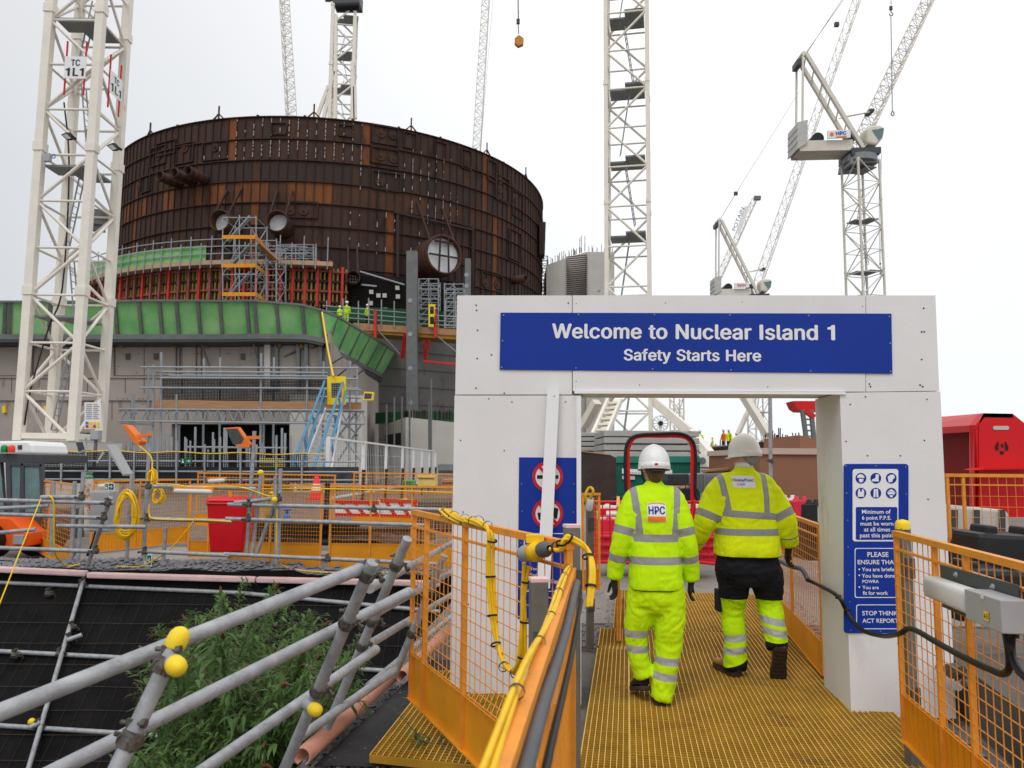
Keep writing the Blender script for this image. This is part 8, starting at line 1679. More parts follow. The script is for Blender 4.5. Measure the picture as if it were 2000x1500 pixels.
# luffing jib
def jib(r, a, b, w0, w1, n, m, side, name='jib', br=.045, ch=.07):
    a, b = V(a), V(b); d = (b-a).normalized(); s = V(side); s = (s-d*s.dot(d)).normalized(); u = s.cross(d); mb = MB(); rails_ = []
    if u.z < 0: u = -u
    for o in (-s*.5, s*.5): rails_.append((a+o*w0, b+o*w1))
    rails_.append((a+u*w0*.9, b+u*w1*.9))
    for p, q in rails_: mb.tube(p, q, ch, 6)
    for i in range(3): p, q = rails_[i], rails_[(i+1) % 3]; lattice_face(mb, p[0], p[1], q[0], q[1], n, br, False, True)
    return mb.build(name, M[m], r)
def rope_t(r, a, b, rad=.03, name='rope', m='steelgrey'): mb = MB(); mb.tube(a, b, rad, 5); return mb.build(name, M[m], r)
def luffing(px_mast, y_top, Y, half, base_y, s, label, txt, txtcol, jib_end, apex, cw, mast_rot, ymast=None):
    """s = metres per pixel at that distance; everything else is laid out in side view facing the camera"""
    c = at(px_mast, y_top, Y); c = V((c.x, c.y, 0)); zt = at(px_mast, y_top, Y).z
    r, cs = mast(c, half, mast_rot, -.1, zt, half*1.9, half*.14, label, 'luffing cranes right of the arch', 'creamfar', br=half*.045, decks=[at(px_mast, y, Y).z for y in (y_top+15, y_top+115, y_top+215)])
    P = lambda dx, dy, o=0.: at(px_mast+dx*s, y_top+dy*s, Y)+V((0, o, 0))
    k = Y/1500*s
    mb = MB(); mb.tube(P(0, 2), P(0, -10), 1.3*half, 16); mb.prism([P(-28, 10, -1), P(28, 6, -1), P(24, -4, -1), P(-26, -4, -1)], V((0, 2.4*half, 0))); mb.build('slewing_ring', M['deck'], r)
    mb = MB(); mb.prism([P(-26, -6, -1.2), P(30, -10, -1.2), P(30, -22, -1.2), P(-26, -20, -1.2)], V((0, 2.6*half, 0))); mb.build('turntable', M['darkplate'], r)
    mb = MB(); mb.prism([P(-124, -16, -.9), P(-22, -18, -.9), P(-22, -38, -.9), P(-128, -36, -.9)], V((0, 2*half, 0))); mb.build('machinery_deck', M['creamfar'], r)
    for i in range(4):
        mb = MB(); mb.prism([P(-131, -18-13*i, -1.1), P(-112+i*.2, -30-11*i, -1.1), P(-110, -42-11*i, -1.1), P(-130, -31-13*i, -1.1)], V((0, 2.2*half, 0))); mb.build('counterweight', M['slab0'], r)
    mb = MB(); mb.tube(P(-88, -42, -.8), P(-88, -42, 1.2), 12*k/s*s, 14); mb.build('winch', M['black'], r); mb = MB(); mb.prism([P(-30, -38, -.6), P(-14, -40, -.6), P(-16, -54, -.6), P(-30, -50, -.6)], V((0, 1.2, 0))); mb.build('hoist_gear', M['darkplate'], r)
    mb = MB(); mb.prism([P(-74, -37, -1.3), P(-30, -39, -1.3), P(-30, -54, -1.3), P(-74, -52, -1.3)], V((0, .15, 0))); mb.build('name_board', M['signwhite'], r)
    if txt == 'HPC':
        text('HPC', P(-58, -43, -1.36), P(-38, -44, -1.36), M['blue'], r, nrm=V((0, -1, 0)), sans=True); mb = MB(); mb.prism([P(-58, -38.5, -1.36), P(-38, -39.5, -1.36), P(-38, -41.5, -1.36), P(-58, -40.5, -1.36)], V((0, .02, 0))); mb.tube(P(-66, -45, -1.36), P(-66, -45, -1.34), 4*k, 8); mb.build('board_stripe', bpy.data.materials['badge orange'], r)
    else: text(txt, P(-64, -42, -1.36), P(-38, -43, -1.36), M['signred'], r, nrm=V((0, -1, 0)), bold=.01)
    # cab
    mb = MB(); mb.prism([P(x, y, -half*.8) for x, y in ((6, -30), (24, -26), (37, -42), (40, -60), (32, -67), (10, -66), (4, -58))], V((0, half*1.6, 0))); mb.build('cab', M['creamfar'], r, bevel=.2*half)
    mb = MB(); mb.prism([P(x, y, -half*.8-.04) for x, y in ((14, -56), (24, -57), (37.5, -60), (35, -44), (27, -36), (20, -46))], V((0, .03, 0))); mb.build('cab_window', M['cabglass'], r)
    # A-frame
    ax, ay = apex
    for o in (-.7*half, .7*half):
        mb = MB(); mb.bar(P(ax+6, ay, o), P(-2, -22, o), .3*half); mb.build('a_frame_leg', M['creamfar'], r)
        mb = MB(); mb.tube(P(ax, ay+4, o), P(ax-1, -62, o), .10*half, 6); mb.build('back_stay', M['creamfar'], r)
    mb = MB()
    for i in range(7): mb.tube(P(ax+6+(-8-ax)*i/7, ay+(-22-ay)*i/7, -.7*half), P(ax+6+(-8-ax)*(i+.5)/7, ay+(-22-ay)*(i+.5)/7, .7*half), .06*half, 5)
    mb.build('a_frame_lattice', M['creamfar'], r); mb = MB(); mb.box(P(ax-5, ay+14), (10*k, 1.2*half, 12*k)); mb.build('apex_platform', M['darkplate'], r); mb = MB(); mb.tube(P(ax+1, ay, -.8*half), P(ax+1, ay, .8*half), 5*k, 12); mb.build('apex_sheave', M['creamfar'], r)
    je = jib_end(P); jb = P(4, -26)
    jib(r, jb, je, 1.1*half, 1.0*half, 30, 'creamfar', V((0, 1, 0)), br=.03*half, ch=.055*half)
    q = jb.lerp(je, .2)
    for o in (-.4, .4): rope_t(r, P(-38, -88-o*6, o*half), P(14, -98-o*8, o*half), .05*half, 'jib_strut', 'creamfar')
    mb = MB(); mb.box(P(18, -98), (9*k, half, 6*k)); mb.build('jib_stop', M['darkplate'], r)
    return r, P, jb, je
r, P, jb, je = luffing(1680, 318, 74, 1.22, 0, 1.0, 'big luffing tower crane with HPC board and raised jib, right of the arch', 'HPC', None, lambda P: at(1850, -60, 82), (-118, -204), None, R(14))
far1, P1f, jb1, je1 = luffing(1478, 591, 112, 1.22, 0, .66, 'smaller luffing tower crane with red lettered board beyond the big one', 'bylor', None, lambda P: at(1690, -30, 118), (-116, -240), None, R(10))
rope_t(r, P(-112, -206, .3), at(1690, -60, 90), .035, 'luffing_rope'); rope_t(r, P(-112, -203, -.3), at(1690, -70, 90), .035, 'luffing_rope'); mb = MB(); mb.box(at(1634, 48, 88), (.5, .4, .5)); mb.build('pulley_block', M['darkplate'], r)
rope_t(far1, P1f(-112, -240), at(1437, 378, 112), .04, 'luffing_rope'); rope_t(far1, at(1437, 378, 112), at(1560, 180, 116), .03, 'luffing_rope'); mb = MB(); mb.box(at(1437, 378, 112), (.5, .4, .5)); mb.build('pulley_block', M['darkplate'], far1)
pj = thing('distant_jib', at(1432, 500, 190), 'far grey crane jib with a lettered banner between the two luffing cranes', 'crane jib'); jib(pj, at(1408, 545, 190), at(1478, 390, 192), 1.6, 1.3, 14, 'creamfar', V((0, 1, 0)), br=.06, ch=.1); mb = MB(); a, b = at(1446, 455, 188), at(1465, 400, 188); u = V((-1.4, 0, -.5)); mb.prism([a, b, b+u, a+u], V((0, .1, 0))); mb.build('banner', M['signwhite'], pj)
a2b, b2b = at(1444, 449, 187.8), at(1462, 404, 187.8); text('POTAIN', a2b+u*.75, b2b+u*.75, M['steelgrey'], pj, nrm=V((0, -1, 0)), up=V((-1, 0, .4)), sans=False, height=.9, bold=.01); mb = MB(); mb.box(at(1479, 387, 190), (1.6, 1, 1)); mb.build('jib_head', M['steelgrey'], pj)
# hooks
def hook(px, ytop, yblk, yend, Y, label, k, col, chain=True):
    r = thing('crane_hook', at(px, yend, Y), label, 'crane hook'); s = Y/1500
    for o in (-2.2, 2.2): rope_t(r, at(px+o, ytop, Y), at(px+o*.6, yblk-6*k, Y), .5*s, 'rope')
    c = at(px, yblk, Y); mb = MB(); mb.box(c+V((0, 0, 0)), (6*s*k, 4*s*k, 9*s*k)); mb.build('block', M['darkplate'], r, bevel=.03)
    mb = MB(); mb.path([c+V((0, 0, -4*s*k)), c+V((0, 0, -9*s*k)), c+V((3.5*s*k, 0, -12*s*k)), c+V((2*s*k, 0, -16*s*k)), c+V((-2.5*s*k, 0, -15*s*k)), c+V((-3.5*s*k, 0, -12*s*k))], 1.0*s*k, 8, sub=4); mb.build('hook', M['darkplate'], r)
    if yend > yblk+20*k: rope_t(r, at(px, yblk+14*k, Y), at(px+3, yend, Y), 1.1*s, 'sling', 'galvfar'); mb = MB(); e = at(px+3.5, yend+4, Y); mb.path([e+V((3*s*math.cos(t), 0, 4.5*s*math.sin(t))) for t in [k_*.7 for k_ in range(10)]], 1.1*s, 6); mb.build('shackle', M['darkplate'], r)
    return r
hk = thing('crane_hook', at(1015, 90, 60), 'small orange crane hook block hanging in the sky above the liner', 'crane hook'); s_ = 60/1500
rope_t(hk, at(1010, -40, 60), at(1012, 38, 60), .03); rope_t(hk, at(1013, -40, 60), at(1013, 38, 60), .03); mb = MB(); mb.box(at(1012, 42, 60), (.28, .2, .4)); mb.build('shackle', M['darkplate'], hk); rope_t(hk, at(1012, 48, 60), at(1013, 66, 60), .05)
mb = MB(); mb.prism([at(1005, 74, 60), at(1014, 67, 60), at(1023, 74, 60), at(1022, 86, 60), at(1012, 90, 60), at(1005, 84, 60)], V((0, .4, 0))); mb.build('block', mat('ochre hook block', srgb(196, 130, 50), .5, 0, .25, 4), hk, bevel=.05)
hook(1740, -30, 16, 218, 70, 'dark crane hook with a long sling in front of the big jib', 1.0, None)
hk3 = hook(1719, 300, 515, 530, 80, 'thin rope with a small red block beside the big crane mast', .5, None)
# crane behind the liner
cB = at(668, 200, 128); cB = V((cB.x, cB.y, 0)); rB, csB = mast(cB, 1.9, R(8), 5, at(668, 22, 128).z, 3.6, .55, 'cream climbing tower crane mast rising behind the rusty liner', m='cream', br=.16, decks=[at(668, y, 128).z for y in (40, 110, 175)])
for x0, x1, y0, y1 in ((618, 642, 232, 168), (632, 652, 232, 140), (655, 656, 232, 30), (690, 688, 232, 120), (694, 693, 232, 170)): mb = MB(); mb.bar(at(x0, y0, 126), at(x1, y1, 126), .55); mb.build('outrigger', M['cream'], rB)
mb = MB(); c = at(680, 4, 127); mb.box(c, (4.6, 3, 2.2)); mb.build('machinery', M['darkplate'], rB); mb = MB(); mb.tube(at(658, 14, 126), at(702, 12, 126), .7, 10); mb.build('winch', M['blackmat'], rB); mb = MB(); mb.box(at(660, -12, 127), (5, 3, 1.2)); mb.build('platform', M['steelgrey'], rB)
def lone_jib(x0, y0, x1, y1, Y, w, label):
    r = thing('crane_jib', at(x0, y0, Y), label, 'crane jib', 'slender crane jibs behind the liner'); jib(r, at(x0, y0, Y), at(x1, y1, Y+4), w, w*.92, 26, 'creamfar', V((0, 1, 0)), br=.05, ch=.09); rope_t(r, at(x0, y0, Y-1), at(x1+8, y1, Y-1), .03); return r
lone_jib(562, 240, 546, -40, 140, 2.0, 'slender pale crane jib leaning left of the climbing crane behind the liner'); lone_jib(938, 300, 958, -40, 150, 1.8, 'slender pale crane jib rising behind the right part of the liner')
for x, Y in ((500, 150), (618, 130)): pass
# far crane masts seen through the arch
for x, w, Y, y0, l in ((1322, 1.0, 150, 778, 'thin far crane mast seen through the arch beside the cable reel'),):
    c = at(x, 800, Y); c = V((c.x, c.y, 0)); mast(c, w, .2, -.1, at(x, y0, Y).z, 2, .22, l, m='creamfar', br=.09, ladder=False)
for k in range(1): mb = MB(); mb.bar(at(1452, 772, 100), at(1500, 850, 96), .9); mb.build('base_strut', M['creamfar'], far1); mb = MB(); mb.bar(at(1476, 772, 104), at(1440, 850, 100), .5); mb.build('base_strut', M['creamfar'], far1)
# ------------------------------------------------------------------ things seen through the arch
def block_px(pts, Y, d, label, name, cat, m, parts=(), grp=None, bevel=.02):
    r = thing(name, at(sum(p[0] for p in pts)/len(pts), max(p[1] for p in pts), Y), label, cat, grp); mb = MB(); P2_(mb, pts, Y, d); mb.build('body', m, r, bevel=bevel)
    for nm, ps, off, th, mm in parts:
        mb = MB(); P2_(mb, ps, Y-off, th); mb.build(nm, mm, r)
    return r
M['slab'] = mat('grey precast concrete', srgb(164, 162, 158), .85, 0, .08, 1.5, .1, 30, dirt=(srgb(120, 118, 114), 1.2, .6))
n = 6
for i in range(n):
    y1 = 920-13.6*i; y0 = y1-11.5
    r = block_px([(1180,y1),(1366,y1+1),(1366,y0+1.5),(1180,y0)], 26+.05*(i % 2), 3.2, 'grey concrete slab, %s of the stack behind the red hoop' % ('lowest', 'second from the bottom', 'third from the bottom', 'fourth from the bottom', 'second from the top', 'topmost')[i], 'concrete_slab_block', 'slab', M['slab'], grp='stacked crane ballast slabs')
    mb = MB(); P2_(mb, [(1190,y1+2.2),(1205,y1+2.2),(1205,y1),(1190,y1)], 26.3, .4); P2_(mb, [(1335,y1+2.2),(1350,y1+2.2),(1350,y1),(1335,y1)], 26.3, .4); mb.build('spacer', M['timber'], r)
for i in range(5):
    y1 = 890-9.5*i; block_px([(1120,y1),(1178,y1),(1178,y1-7.5),(1120,y1-7.5)], 30, 3, 'grey concrete slab, %s of the stack at the left of the opening' % ('lowest', 'second from the bottom', 'middle', 'second from the top', 'topmost')[i], 'concrete_slab_block', 'slab', M['slab'], grp='second stack of ballast slabs')
M['tarp'] = mat('green tarpaulin', srgb(10, 92, 76), .5, 0, .25, 2, .4, 8); M['tarp2'] = mat('green tarpaulin top', srgb(40, 120, 102), .5, 0, .2, 2)
g = block_px([(1188,1000),(1368,1000),(1368,900),(1362,893),(1206,893),(1190,902)], 17, 2.2, 'dark green tarpaulin covered cabin behind the first walker', 'green_cabin', 'cabin', M['tarp'], [('roof_flap', [(1186,904),(1206,891),(1366,891),(1370,903)], .05, .08, M['tarp2']), ('signboard', [(1215,925),(1254,927),(1254,917),(1215,915)], .06, .03, M['signwhite']), ('signboard', [(1215,936),(1240,937),(1240,930),(1215,929)], .06, .03, M['conc3']), ('open_flap', [(1186,1000),(1198,1000),(1200,908),(1190,906)], .2, .06, M['tarp2']), ('signboard', [(1296,926),(1313,926),(1313,918),(1296,918)], .06, .03, M['signwhite'])])
text('EUROHOARD', at(1231, 924.5, 16.9), at(1253, 925.5, 16.9), M['tarp'], g, nrm=V((0, -1, 0)), bold=.01)
block_px([(1118,985),(1204,985),(1204,894),(1190,887),(1118,878)], 15, .2, 'dark boarded hoarding panel at the left of the arch opening', 'hoarding', 'hoarding', mat('dark film-faced board', srgb(58, 46, 42), .5, 0, .25, 3, dirt=(srgb(96, 78, 70), 14, .66)), [('edge_trim', [(1118,880),(1190,889),(1190,887),(1118,878)], .02, .05, M['timber'])])
# cage, boxes and timber
cg = block_px([(1345,962),(1420,962),(1420,924),(1345,926)], 15, .9, 'grey mesh cage trailer loaded with timber behind the walkers', 'mesh_cage', 'cage', M['steelgrey'])
mb = MB(); net(mb, at(1376, 960, 14.95), at(1419, 960, 14.95), at(1419, 927, 14.95), at(1376, 928, 14.95), 16, 12, .008); mb.build('mesh', M['galvfar'], cg)
block_px([(1405,920),(1440,920),(1440,894),(1405,892)], 19, .8, 'white electrical kiosk between the two walkers', 'electrical_kiosk', 'kiosk', M['greybox'], [('panel', [(1417,908),(1428,908),(1428,895),(1417,895)], .06, .05, M['darkplate']), ('lid', [(1403,894),(1442,896),(1442,892),(1403,890)], .04, .9, M['conc3'])])
for i, (x0, y0, x1, y1) in enumerate(((1372,920,1425,915),(1376,923,1420,918),(1380,919,1430,921))):
    mb = MB(); mb.bar(at(x0, y0, 15.2+i*.15), at(x1, y1, 15.4+i*.15), .1, .04); tag(mb.build('timber_plank', M['timber']), 'loose timber plank lying on top of the mesh cage', 'plank', 'planks on the mesh cage')
mb = MB(); mb.prism([at(1306,963,13), at(1342,948,13.4), at(1339,972,13.2), at(1320,985,12.9)], V((0, .05, 0))); tag(mb.build('plywood_sheet', M['timber']), 'tilted brown plywood sheet behind the red hoop', 'plywood')
block_px([(1305,948),(1345,948),(1345,925),(1305,926)], 14.5, .6, 'black film wrapped pallet beside the green cabin', 'wrapped_pallet', 'pallet', mat('black stretch wrap', (.03, .03, .032), .25, 0, .4, 6), [('pallet', [(1305,952),(1345,952),(1345,948),(1305,948)], 0, .6, M['timber'])])
M['plybrown'] = mat('brown painted plywood', srgb(142, 100, 78), .7, 0, .08, 1.2, .05, 20)
block_px([(1484,990),(1640,990),(1640,886),(1484,886)], 13.5, 3.5, 'large brown plywood housing with pale sloping top behind the second walker', 'plywood_housing', 'housing', M['plybrown'], [('top_board', [(1482,887),(1640,888),(1640,876),(1484,875)], .05, 3.6, mat('pale board', srgb(190, 168, 152), .6, 0, .05, 2)), ('side_box', [(1562,880),(1600,890),(1600,858),(1562,850)], -.5, 2, M['plybrown'])])
pl_ = thing('scaffold_pole', at(1506, 1000, 12.5), 'single tall grey scaffold pole standing beside the second walker', 'pole'); mb = MB(); mb.tube(at(1506, 1020, 12.5), at(1504, 770, 12.5), .032, 10); mb.build('tube', M['galv'], pl_); coupler(pl_, at(1506, 900, 12.5), V((0, 0, 1)), V((1, 0, 0)), 1.2)
# rebar field and workers on the slab beyond
rf = thing('rebar_field', at(1520, 880, 45), 'dense rusty rebar rising beyond the brown plywood housing', 'rebar'); mb = MB(); r_ = random.Random(14)
for i in range(170):
    x = 1425+155*r_.random(); h = (24 if 1500 < x < 1545 else 8)*(.6+.6*r_.random())+(26*r_.random() if r_.random() < .12 else 0); Y = 42+8*r_.random(); mb.bar(at(x, 882, Y), at(x+r_.gauss(0, 1), 876-h, Y), .05)
mb.build('bars', M['r4'], rf); mb = MB(); mb.prism([at(1415,884,45), at(1585,884,45), at(1585,868,45), at(1500,862,45), at(1415,872,45)], V((0, 6, 0))); mb.build('cage', M['r4'], rf); mb = MB(); P2_(mb, [(1535,880),(1572,880),(1572,866),(1535,872)], 41, .3); mb.build('red_panel', M['redsteel'], rf)
sl = thing('far_slab', at(1400, 905, 55), 'distant concrete deck with scaffold edge where tiny workers stand', 'building'); mb = MB(); P2_(mb, [(1360,915),(1490,915),(1490,882),(1360,880)], 55, 10); mb.build('deck', M['conc2'], sl)
mb = MB()
for i in range(14): x = 1362+9*i; mb.tube(at(x, 884, 54.8), at(x, 868-(i*7 % 9), 54.8), .05, 5)
for y in (871, 876): mb.tube(at(1360, y, 54.8), at(1490, y, 54.8), .05, 5)
mb.build('handrail', M['galvfar'], sl); mb = MB(); P2_(mb, [(1366,877),(1412,877),(1412,871),(1366,870)], 54.5, .2); mb.build('yellow_board', M['orangetoe'], sl)
for i, (x, y) in enumerate(((1368, 880), (1392, 881), (1414, 878), (1424, 878))):
    small_person(at(x, y+4, 56), 1.15 if i == 1 else 1.6, ('tiny person in lime jacket at the left end of the distant deck', 'tiny person in lime jacket crouching on the distant deck', 'tiny person in orange jacket on the distant deck', 'tiny person in yellow jacket beside the orange one on the distant deck')[i], (HV1 if i < 2 else (M['orangeled'] if i == 2 else HV2), M['navy']), i)
rd = thing('red_platform', at(1575, 850, 24), 'red steel platform with black ladder at the top right of the arch opening', 'platform'); mb = MB(); P2_(mb, [(1550,783),(1600,783),(1600,800),(1556,797)], 24, .7); P2_(mb, [(1556,797),(1600,800),(1600,804),(1565,803)], 24, .7); mb.build('deck', M['red'], rd); mb = MB(); mb.bar(at(1567, 800, 24), at(1575, 860, 24), .12); mb.bar(at(1584, 800, 24), at(1590, 860, 24), .12)
for k in range(5): mb.bar(at(1569+1.6*k, 808+11*k, 24), at(1586+1.4*k, 808+11*k, 24), .05)
mb.build('ladder', M['steelgrey'], rd); mb = MB(); mb.bar(at(1572, 802, 24), at(1590, 815, 24), .15); mb.build('strut', M['red'], rd)
# red hoop and red barriers
hp = thing('red_hoop', at(1290, 1090, 11), 'tall red tubular hoop with a black cable over the barrier behind the first walker', 'hoop'); Yh = 11
mb = MB(); mb.path([at(1229,1090,Yh), at(1226,900,Yh), at(1228,872,Yh), at(1237,856,Yh), at(1254,851,Yh), at(1290,851,Yh), at(1325,851,Yh), at(1343,856,Yh), at(1352,870,Yh), at(1353,900,Yh), at(1353,1095,Yh)], .032, 12, sub=4); mb.build('tube', M['red'], hp)
mb = MB(); mb.path([at(1222,960,Yh-.05), at(1221,890,Yh-.05), at(1227,862,Yh-.05), at(1245,850,Yh-.05), at(1290,847,Yh-.05), at(1330,847,Yh-.05), at(1352,860,Yh-.05), at(1359,890,Yh-.05), at(1358,960,Yh-.05), at(1368,985,Yh-.05), at(1384,990,Yh-.05)], .022, 8, sub=5); mb.build('cable', M['black'], hp)
def redbar(x0, x1, Y, label):
    r = thing('pedestrian_barrier', at((x0+x1)/2, 1100, Y), label, 'barrier', 'red steel pedestrian barriers'); y0, y1 = 981, 1103; mb = MB(); mb.path([at(x0,y1+10,Y), at(x0,y0+8,Y), at(x0+3,y0,Y), at((x0+x1)/2,y0,Y), at(x1-3,y0,Y), at(x1,y0+8,Y), at(x1,y1+14,Y)], .022, 8, sub=2); mb.tube(at(x0,y1-6,Y), at(x1,y1,Y), .022, 8); mb.tube(at(x0, y0+14, Y), at(x1, y0+14, Y), .016, 8); mb.build('frame', M['red'], r); mb = MB()
    k = int((x1-x0)/14)
    for i in range(1, k): x = x0+(x1-x0)*i/k; mb.tube(at(x, y0+2, Y), at(x, y1-2, Y), .009, 6)
    mb.build('bars', M['red'], r); mb = MB(); P2_(mb, [(x0+6,y0+26),(x0+22,y0+26),(x0+22,y0+14),(x0+6,y0+14)], Y-.02, .02); mb.build('plate', M['red'], r)
redbar(1162, 1352, 10.8, 'red steel pedestrian barrier behind the first walker'); redbar(1356, 1412, 10.9, 'red steel pedestrian barrier between the two walkers')
M['barpink'] = mat('red plastic barrier', srgb(206, 44, 66), .4, 0, .08, 3); M['barwhite'] = mat('white plastic barrier', srgb(222, 205, 202), .45, 0, .06, 3)
def plasticbar(x0, x1, y0, y1, Y, m, label, grp='water filled plastic barriers'):
    r = thing('plastic_barrier', at((x0+x1)/2, y1, Y), label, 'barrier', grp); mb = MB(); h = y1-y0; prof = [(0,1),(.02,.72),(.0,.7),(.0,.52),(.03,.5),(.03,.32),(0,.3),(0,.1),(.06,.02),(.10,0)]
    mb = MB(); P2_(mb, [(x0,y1),(x1,y1),(x1,y0+h*.32),(x1-2,y0+h*.3),(x0+2,y0+h*.3),(x0,y0+h*.32)], Y-.18, .5); P2_(mb, [(x0+2,y0+h*.34),(x1-2,y0+h*.34),(x1-3,y0+2),(x1-6,y0),(x0+6,y0),(x0+3,y0+2)], Y-.02, .22); mb.build('body', m, r, bevel=.03)
    mb = MB()
    for k in range(3): yy = y0+h*(.4+.2*k); a, b = at(x0+3, yy, Y-.18), at(x1-3, yy, Y-.18); mb.tube(a, b, .035, 8)
    mb.build('rib', m, r); 
    mb = MB()
    for u in (.25, .75): p = at(x0+(x1-x0)*u, y0, Y+.09); mb.lathe(p-V((0, 0, .01)), V((0, 0, 1)), [(.05, 0), (.05, .03), (.03, .04), (.03, .07), (0, .075)], 12)
    mb.build('filler_cap', m, r)
plasticbar(1165, 1262, 1015, 1098, 11.6, M['barpink'], 'red plastic water barrier left of the first walker'); plasticbar(1264, 1345, 1012, 1098, 11.7, M['barpink'], 'red plastic water barrier hidden mostly behind the first walker'); plasticbar(1330, 1402, 1018, 1100, 11.5, M['barpink'], 'red plastic water barrier between the two walkers')
plasticbar(1168, 1240, 988, 1030, 12.6, M['barwhite'], 'white plastic water barrier behind the red one, left of the first walker'); plasticbar(1345, 1412, 985, 1025, 12.6, M['barwhite'], 'white plastic water barrier between the walkers')
for i, (x0, x1, y0, Y, m, l) in enumerate(((1525, 1556, 975, 11.5, 'barwhite', 'white plastic barrier right of the second walker'), (1548, 1578, 978, 10.8, 'barpink', 'pink-red plastic barrier right of the second walker'), (1574, 1600, 985, 10, 'netblack', 'black plastic barrier foot against the right arch pillar'))): plasticbar(x0, x1, y0, y0+110, Y, M[m], l)
# orange panel and tangle left inside the arch
fence_panel((at(1136, 960, 9.8).x, 9.8), (at(1172, 960, 9.9).x, 9.9), .03, 1.22, 'short orange mesh panel end at the left inside the arch', nv=10, posts=(0, 1))
p = at(1152, 985, 7.0); r = thing('taped_plug', p, 'yellow and white taped plug on the grey post inside the arch', 'plug'); mb = MB(); mb.lathe(p, V((.1, -.2, 1)), [(.02, -.06), (.03, -.04), (.03, .04), (.022, .05)], 10); mb.build('body', M['signwhite'], r); mb = MB(); mb.path([p+V((0, 0, .05)), p+V((.03, -.02, .12)), p+V((.0, .03, .15)), p+V((-.04, .0, .08)), p+V((-.02, .02, -.02))], .012, 8, sub=4); mb.build('cable', M['yellowcable'], r)
for x, y, l, nm in ((1215, 985, 'blue tool case on the barrier ledge left of the hoop', 'tool_case'), (1345, 968, 'dark blue tool case right of the hoop', 'tool_case')):
    p = at(x, y, 12.9); r = thing(nm, p, l, 'tool case'); mb = MB(); mb.box(p+V((0, 0, .02)), (.3, .2, .2)); mb.build('body', M['navy'], r, bevel=.02); mb = MB(); mb.path([p+V((-.08, -.1, .12)), p+V((-.06, -.1, .18)), p+V((.06, -.1, .18)), p+V((.08, -.1, .12))], .012, 6); mb.build('handle', M['black'], r)
# ------------------------------------------------------------------ right of the arch
rm = thing('red_container', at(1920, 1000, 9.2), 'big red steel container with chamfered roof and dark shelf bay, right of the arch', 'container'); Yr = 9.2
def RQ(pts, d, nm, m, o=0., bevel=0): mb = MB(); P2_(mb, pts, Yr-o, d); mb.build(nm, m, rm, bevel=bevel)
M['machred'] = mat('bright red machine paint', srgb(206, 14, 24), .35, 0, .05, 2)
A_ = lambda x, y, o=0.: at(x, y, Yr+o)
mb = MB(); mb.add([A_(1912,1010), A_(1912,828), A_(1920,807), A_(1978,808), A_(2030,850), A_(2030,1010)], [(0, 5, 4, 3, 2, 1)]); mb.add([A_(1912,1010), A_(1912,828), A_(1790,842,2.2), A_(1790,1010,2.2)], [(0, 1, 2, 3)]) if False else None
mb.prism([A_(1912,1010,.01), A_(2040,1010,.01), A_(2040,860,.01), A_(1978,808,.01), A_(1922,807,.01), A_(1905,830,.01)], V((.0, .12, 0))); mb.build('end_panel', M['machred'], rm)
mb = MB(); mb.prism([A_(1905,830), A_(1922,807), A_(1800,817,2.5), A_(1780,838,2.5)], V((0, 0, -.05))); mb.prism([A_(1922,807), A_(1978,808), A_(1860,818,2.5), A_(1800,817,2.5)], V((0, 0, -.05))); mb.build('roof', M['machred'], rm)
mb = MB(); mb.prism([A_(1905,830), A_(1905,843), A_(1780,850,2.5), A_(1780,838,2.5)], V((.0, .05, 0))); mb.prism([A_(1905,843), A_(1905,1010), A_(1896,1010,.2), A_(1896,843,.2)], V((0, .03, 0))); mb.build('side_frame', M['machred'], rm)
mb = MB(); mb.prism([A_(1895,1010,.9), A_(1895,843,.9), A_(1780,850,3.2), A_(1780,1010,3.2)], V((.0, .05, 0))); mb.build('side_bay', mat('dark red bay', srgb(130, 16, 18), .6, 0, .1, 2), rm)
mb = MB(); v = rrect(1940, 832, 1971, 839.5, 3.5); mb.prism([A_(x, y, -.01) for x, y in v][::-1], V((0, .01, 0))); mb.build('name_plate', M['conc3'], rm)
mb = MB()
for pts in ([(1944,872),(1949,863),(1951,864),(1950,880),(1945,879)], [(1963,864),(1965,863),(1970,873),(1969,880),(1964,880)], [(1953,881),(1962,881),(1960,887),(1957,888),(1954,886)], [(1956,868),(1958,866),(1960,870),(1960,874),(1956,874)]): mb.prism([A_(x, y, -.008) for x, y in pts], V((0, .006, 0)))
mb.build('emblem', M['black'], rm); mb = MB(); P2_(mb, [(1912,918),(2040,916),(2040,911),(1925,914)], Yr-.3, .3); mb.build('ledge', M['machred'], rm)
bk = thing('white_tank', at(1905, 1045, 8.4), 'pale grey round-shouldered tank behind the orange panel right of the arch', 'tank'); mb = MB(); P2_(mb, [(1850,1050),(1973,1050),(1972,1005),(1966,996),(1850,986)], 8.4, .7); mb.build('body', M['conc3'], bk, bevel=.05)
mb = MB()
for x in (1862, 1905, 1955): P2_(mb, [(x,1046),(x+9,1046),(x+9,996),(x,996)], 8.36, .05)
mb.build('strap', M['darkplate'], bk)
M['plasticblack'] = mat('black moulded plastic', (.018, .018, .02), .35, 0, .3, 4)
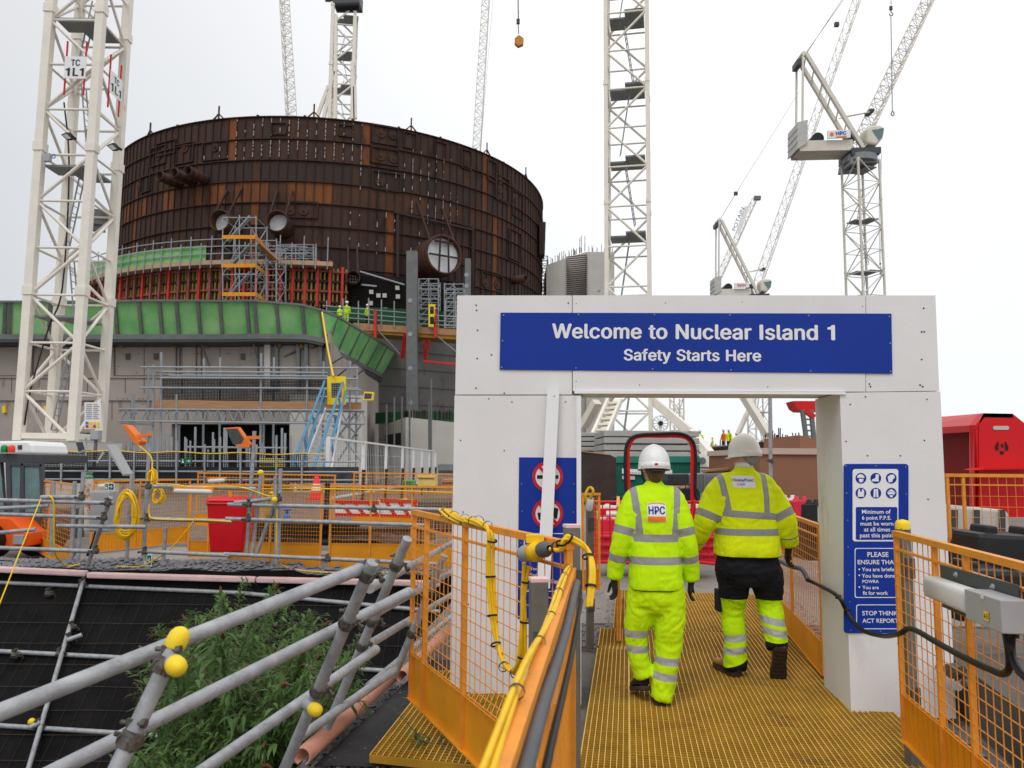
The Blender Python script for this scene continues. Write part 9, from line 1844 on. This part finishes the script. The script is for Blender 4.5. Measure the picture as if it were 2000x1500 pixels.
for i, (x0, y0, x1, y1, Y, l) in enumerate(((1862, 1050, 1990, 1130, 6.9, 'black moulded plastic barrier block nearest the right pillar'), (1905, 1040, 2060, 1190, 6.2, 'black moulded plastic barrier block behind the light fitting'), (1870, 1110, 2060, 1215, 5.6, 'low black barrier base behind the light fitting'))):
    r = thing('black_barrier', at((x0+x1)/2, y1, Y), l, 'barrier', 'black plastic barriers'); mb = MB(); P2_(mb, [(x0,y1),(x1,y1+8),(x1,y0+8),(x0+6,y0)], Y, .4); mb.build('body', M['plasticblack'], r, bevel=.04); mb = MB(); P2_(mb, [(x0+22,y0+6),(x0+46,y0+7),(x0+46,y0-12),(x0+24,y0-14)], Y+.05, .25); P2_(mb, [(x0+100,y0+10),(x0+124,y0+11),(x0+124,y0-8),(x0+102,y0-10)], Y+.05, .25); mb.build('lug', M['plasticblack'], r, bevel=.02); mb = MB(); P2_(mb, [(x0+14,y1-10),(x1-14,y1-4),(x1-14,y1-20),(x0+14,y1-24)], Y-.03, .05); mb.build('moulding', M['plasticblack'], r, bevel=.01)
kb = thing('concrete_kerb', at(1950, 1400, 4.7), 'long grey concrete kerb block behind the right guard panel', 'kerb'); mb = MB(); a, b = at(1848, 1240, 5.5), at(2080, 1290, 3.8); a.z = b.z = .30; mb.prism([V((a.x, a.y, ZG)), V((b.x, b.y, ZG)), b, a], V((.5, .08, 0))); mb.build('block', M['conc2'], kb)
rl = thing('steel_rail', at(1860, 1320, 5), 'steel clamp and short tube on the kerb beside the right pillar', 'clamp'); mb = MB(); mb.tube(at(1870, 1340, 5.0), at(1905, 1330, 5.3), .03, 10); mb.build('tube', M['galv'], rl); coupler(rl, at(1862, 1310, 5.05), V((0, 0, 1)), V((1, .4, 0)), 1.4)
# timber sleeper litter near the right pillar base
for px, py, l in ((1725, 1410, 'reddish brick fragment on the ground by the right pillar'), (1600, 1288, 'reddish brick fragment behind the right pillar')): p = gz(px, py, ZG); mb = MB(); mb.prism([p+V(q) for q in ((-.06, -.03, 0), (.05, -.04, 0), (.07, .03, 0), (-.04, .045, 0))], V((.004, 0, .035))); tag(mb.build('brick_fragment', mat('brick', srgb(150, 80, 60), .9, 0, .2, 20)), l, 'brick')
print('script done', len(bpy.data.objects))
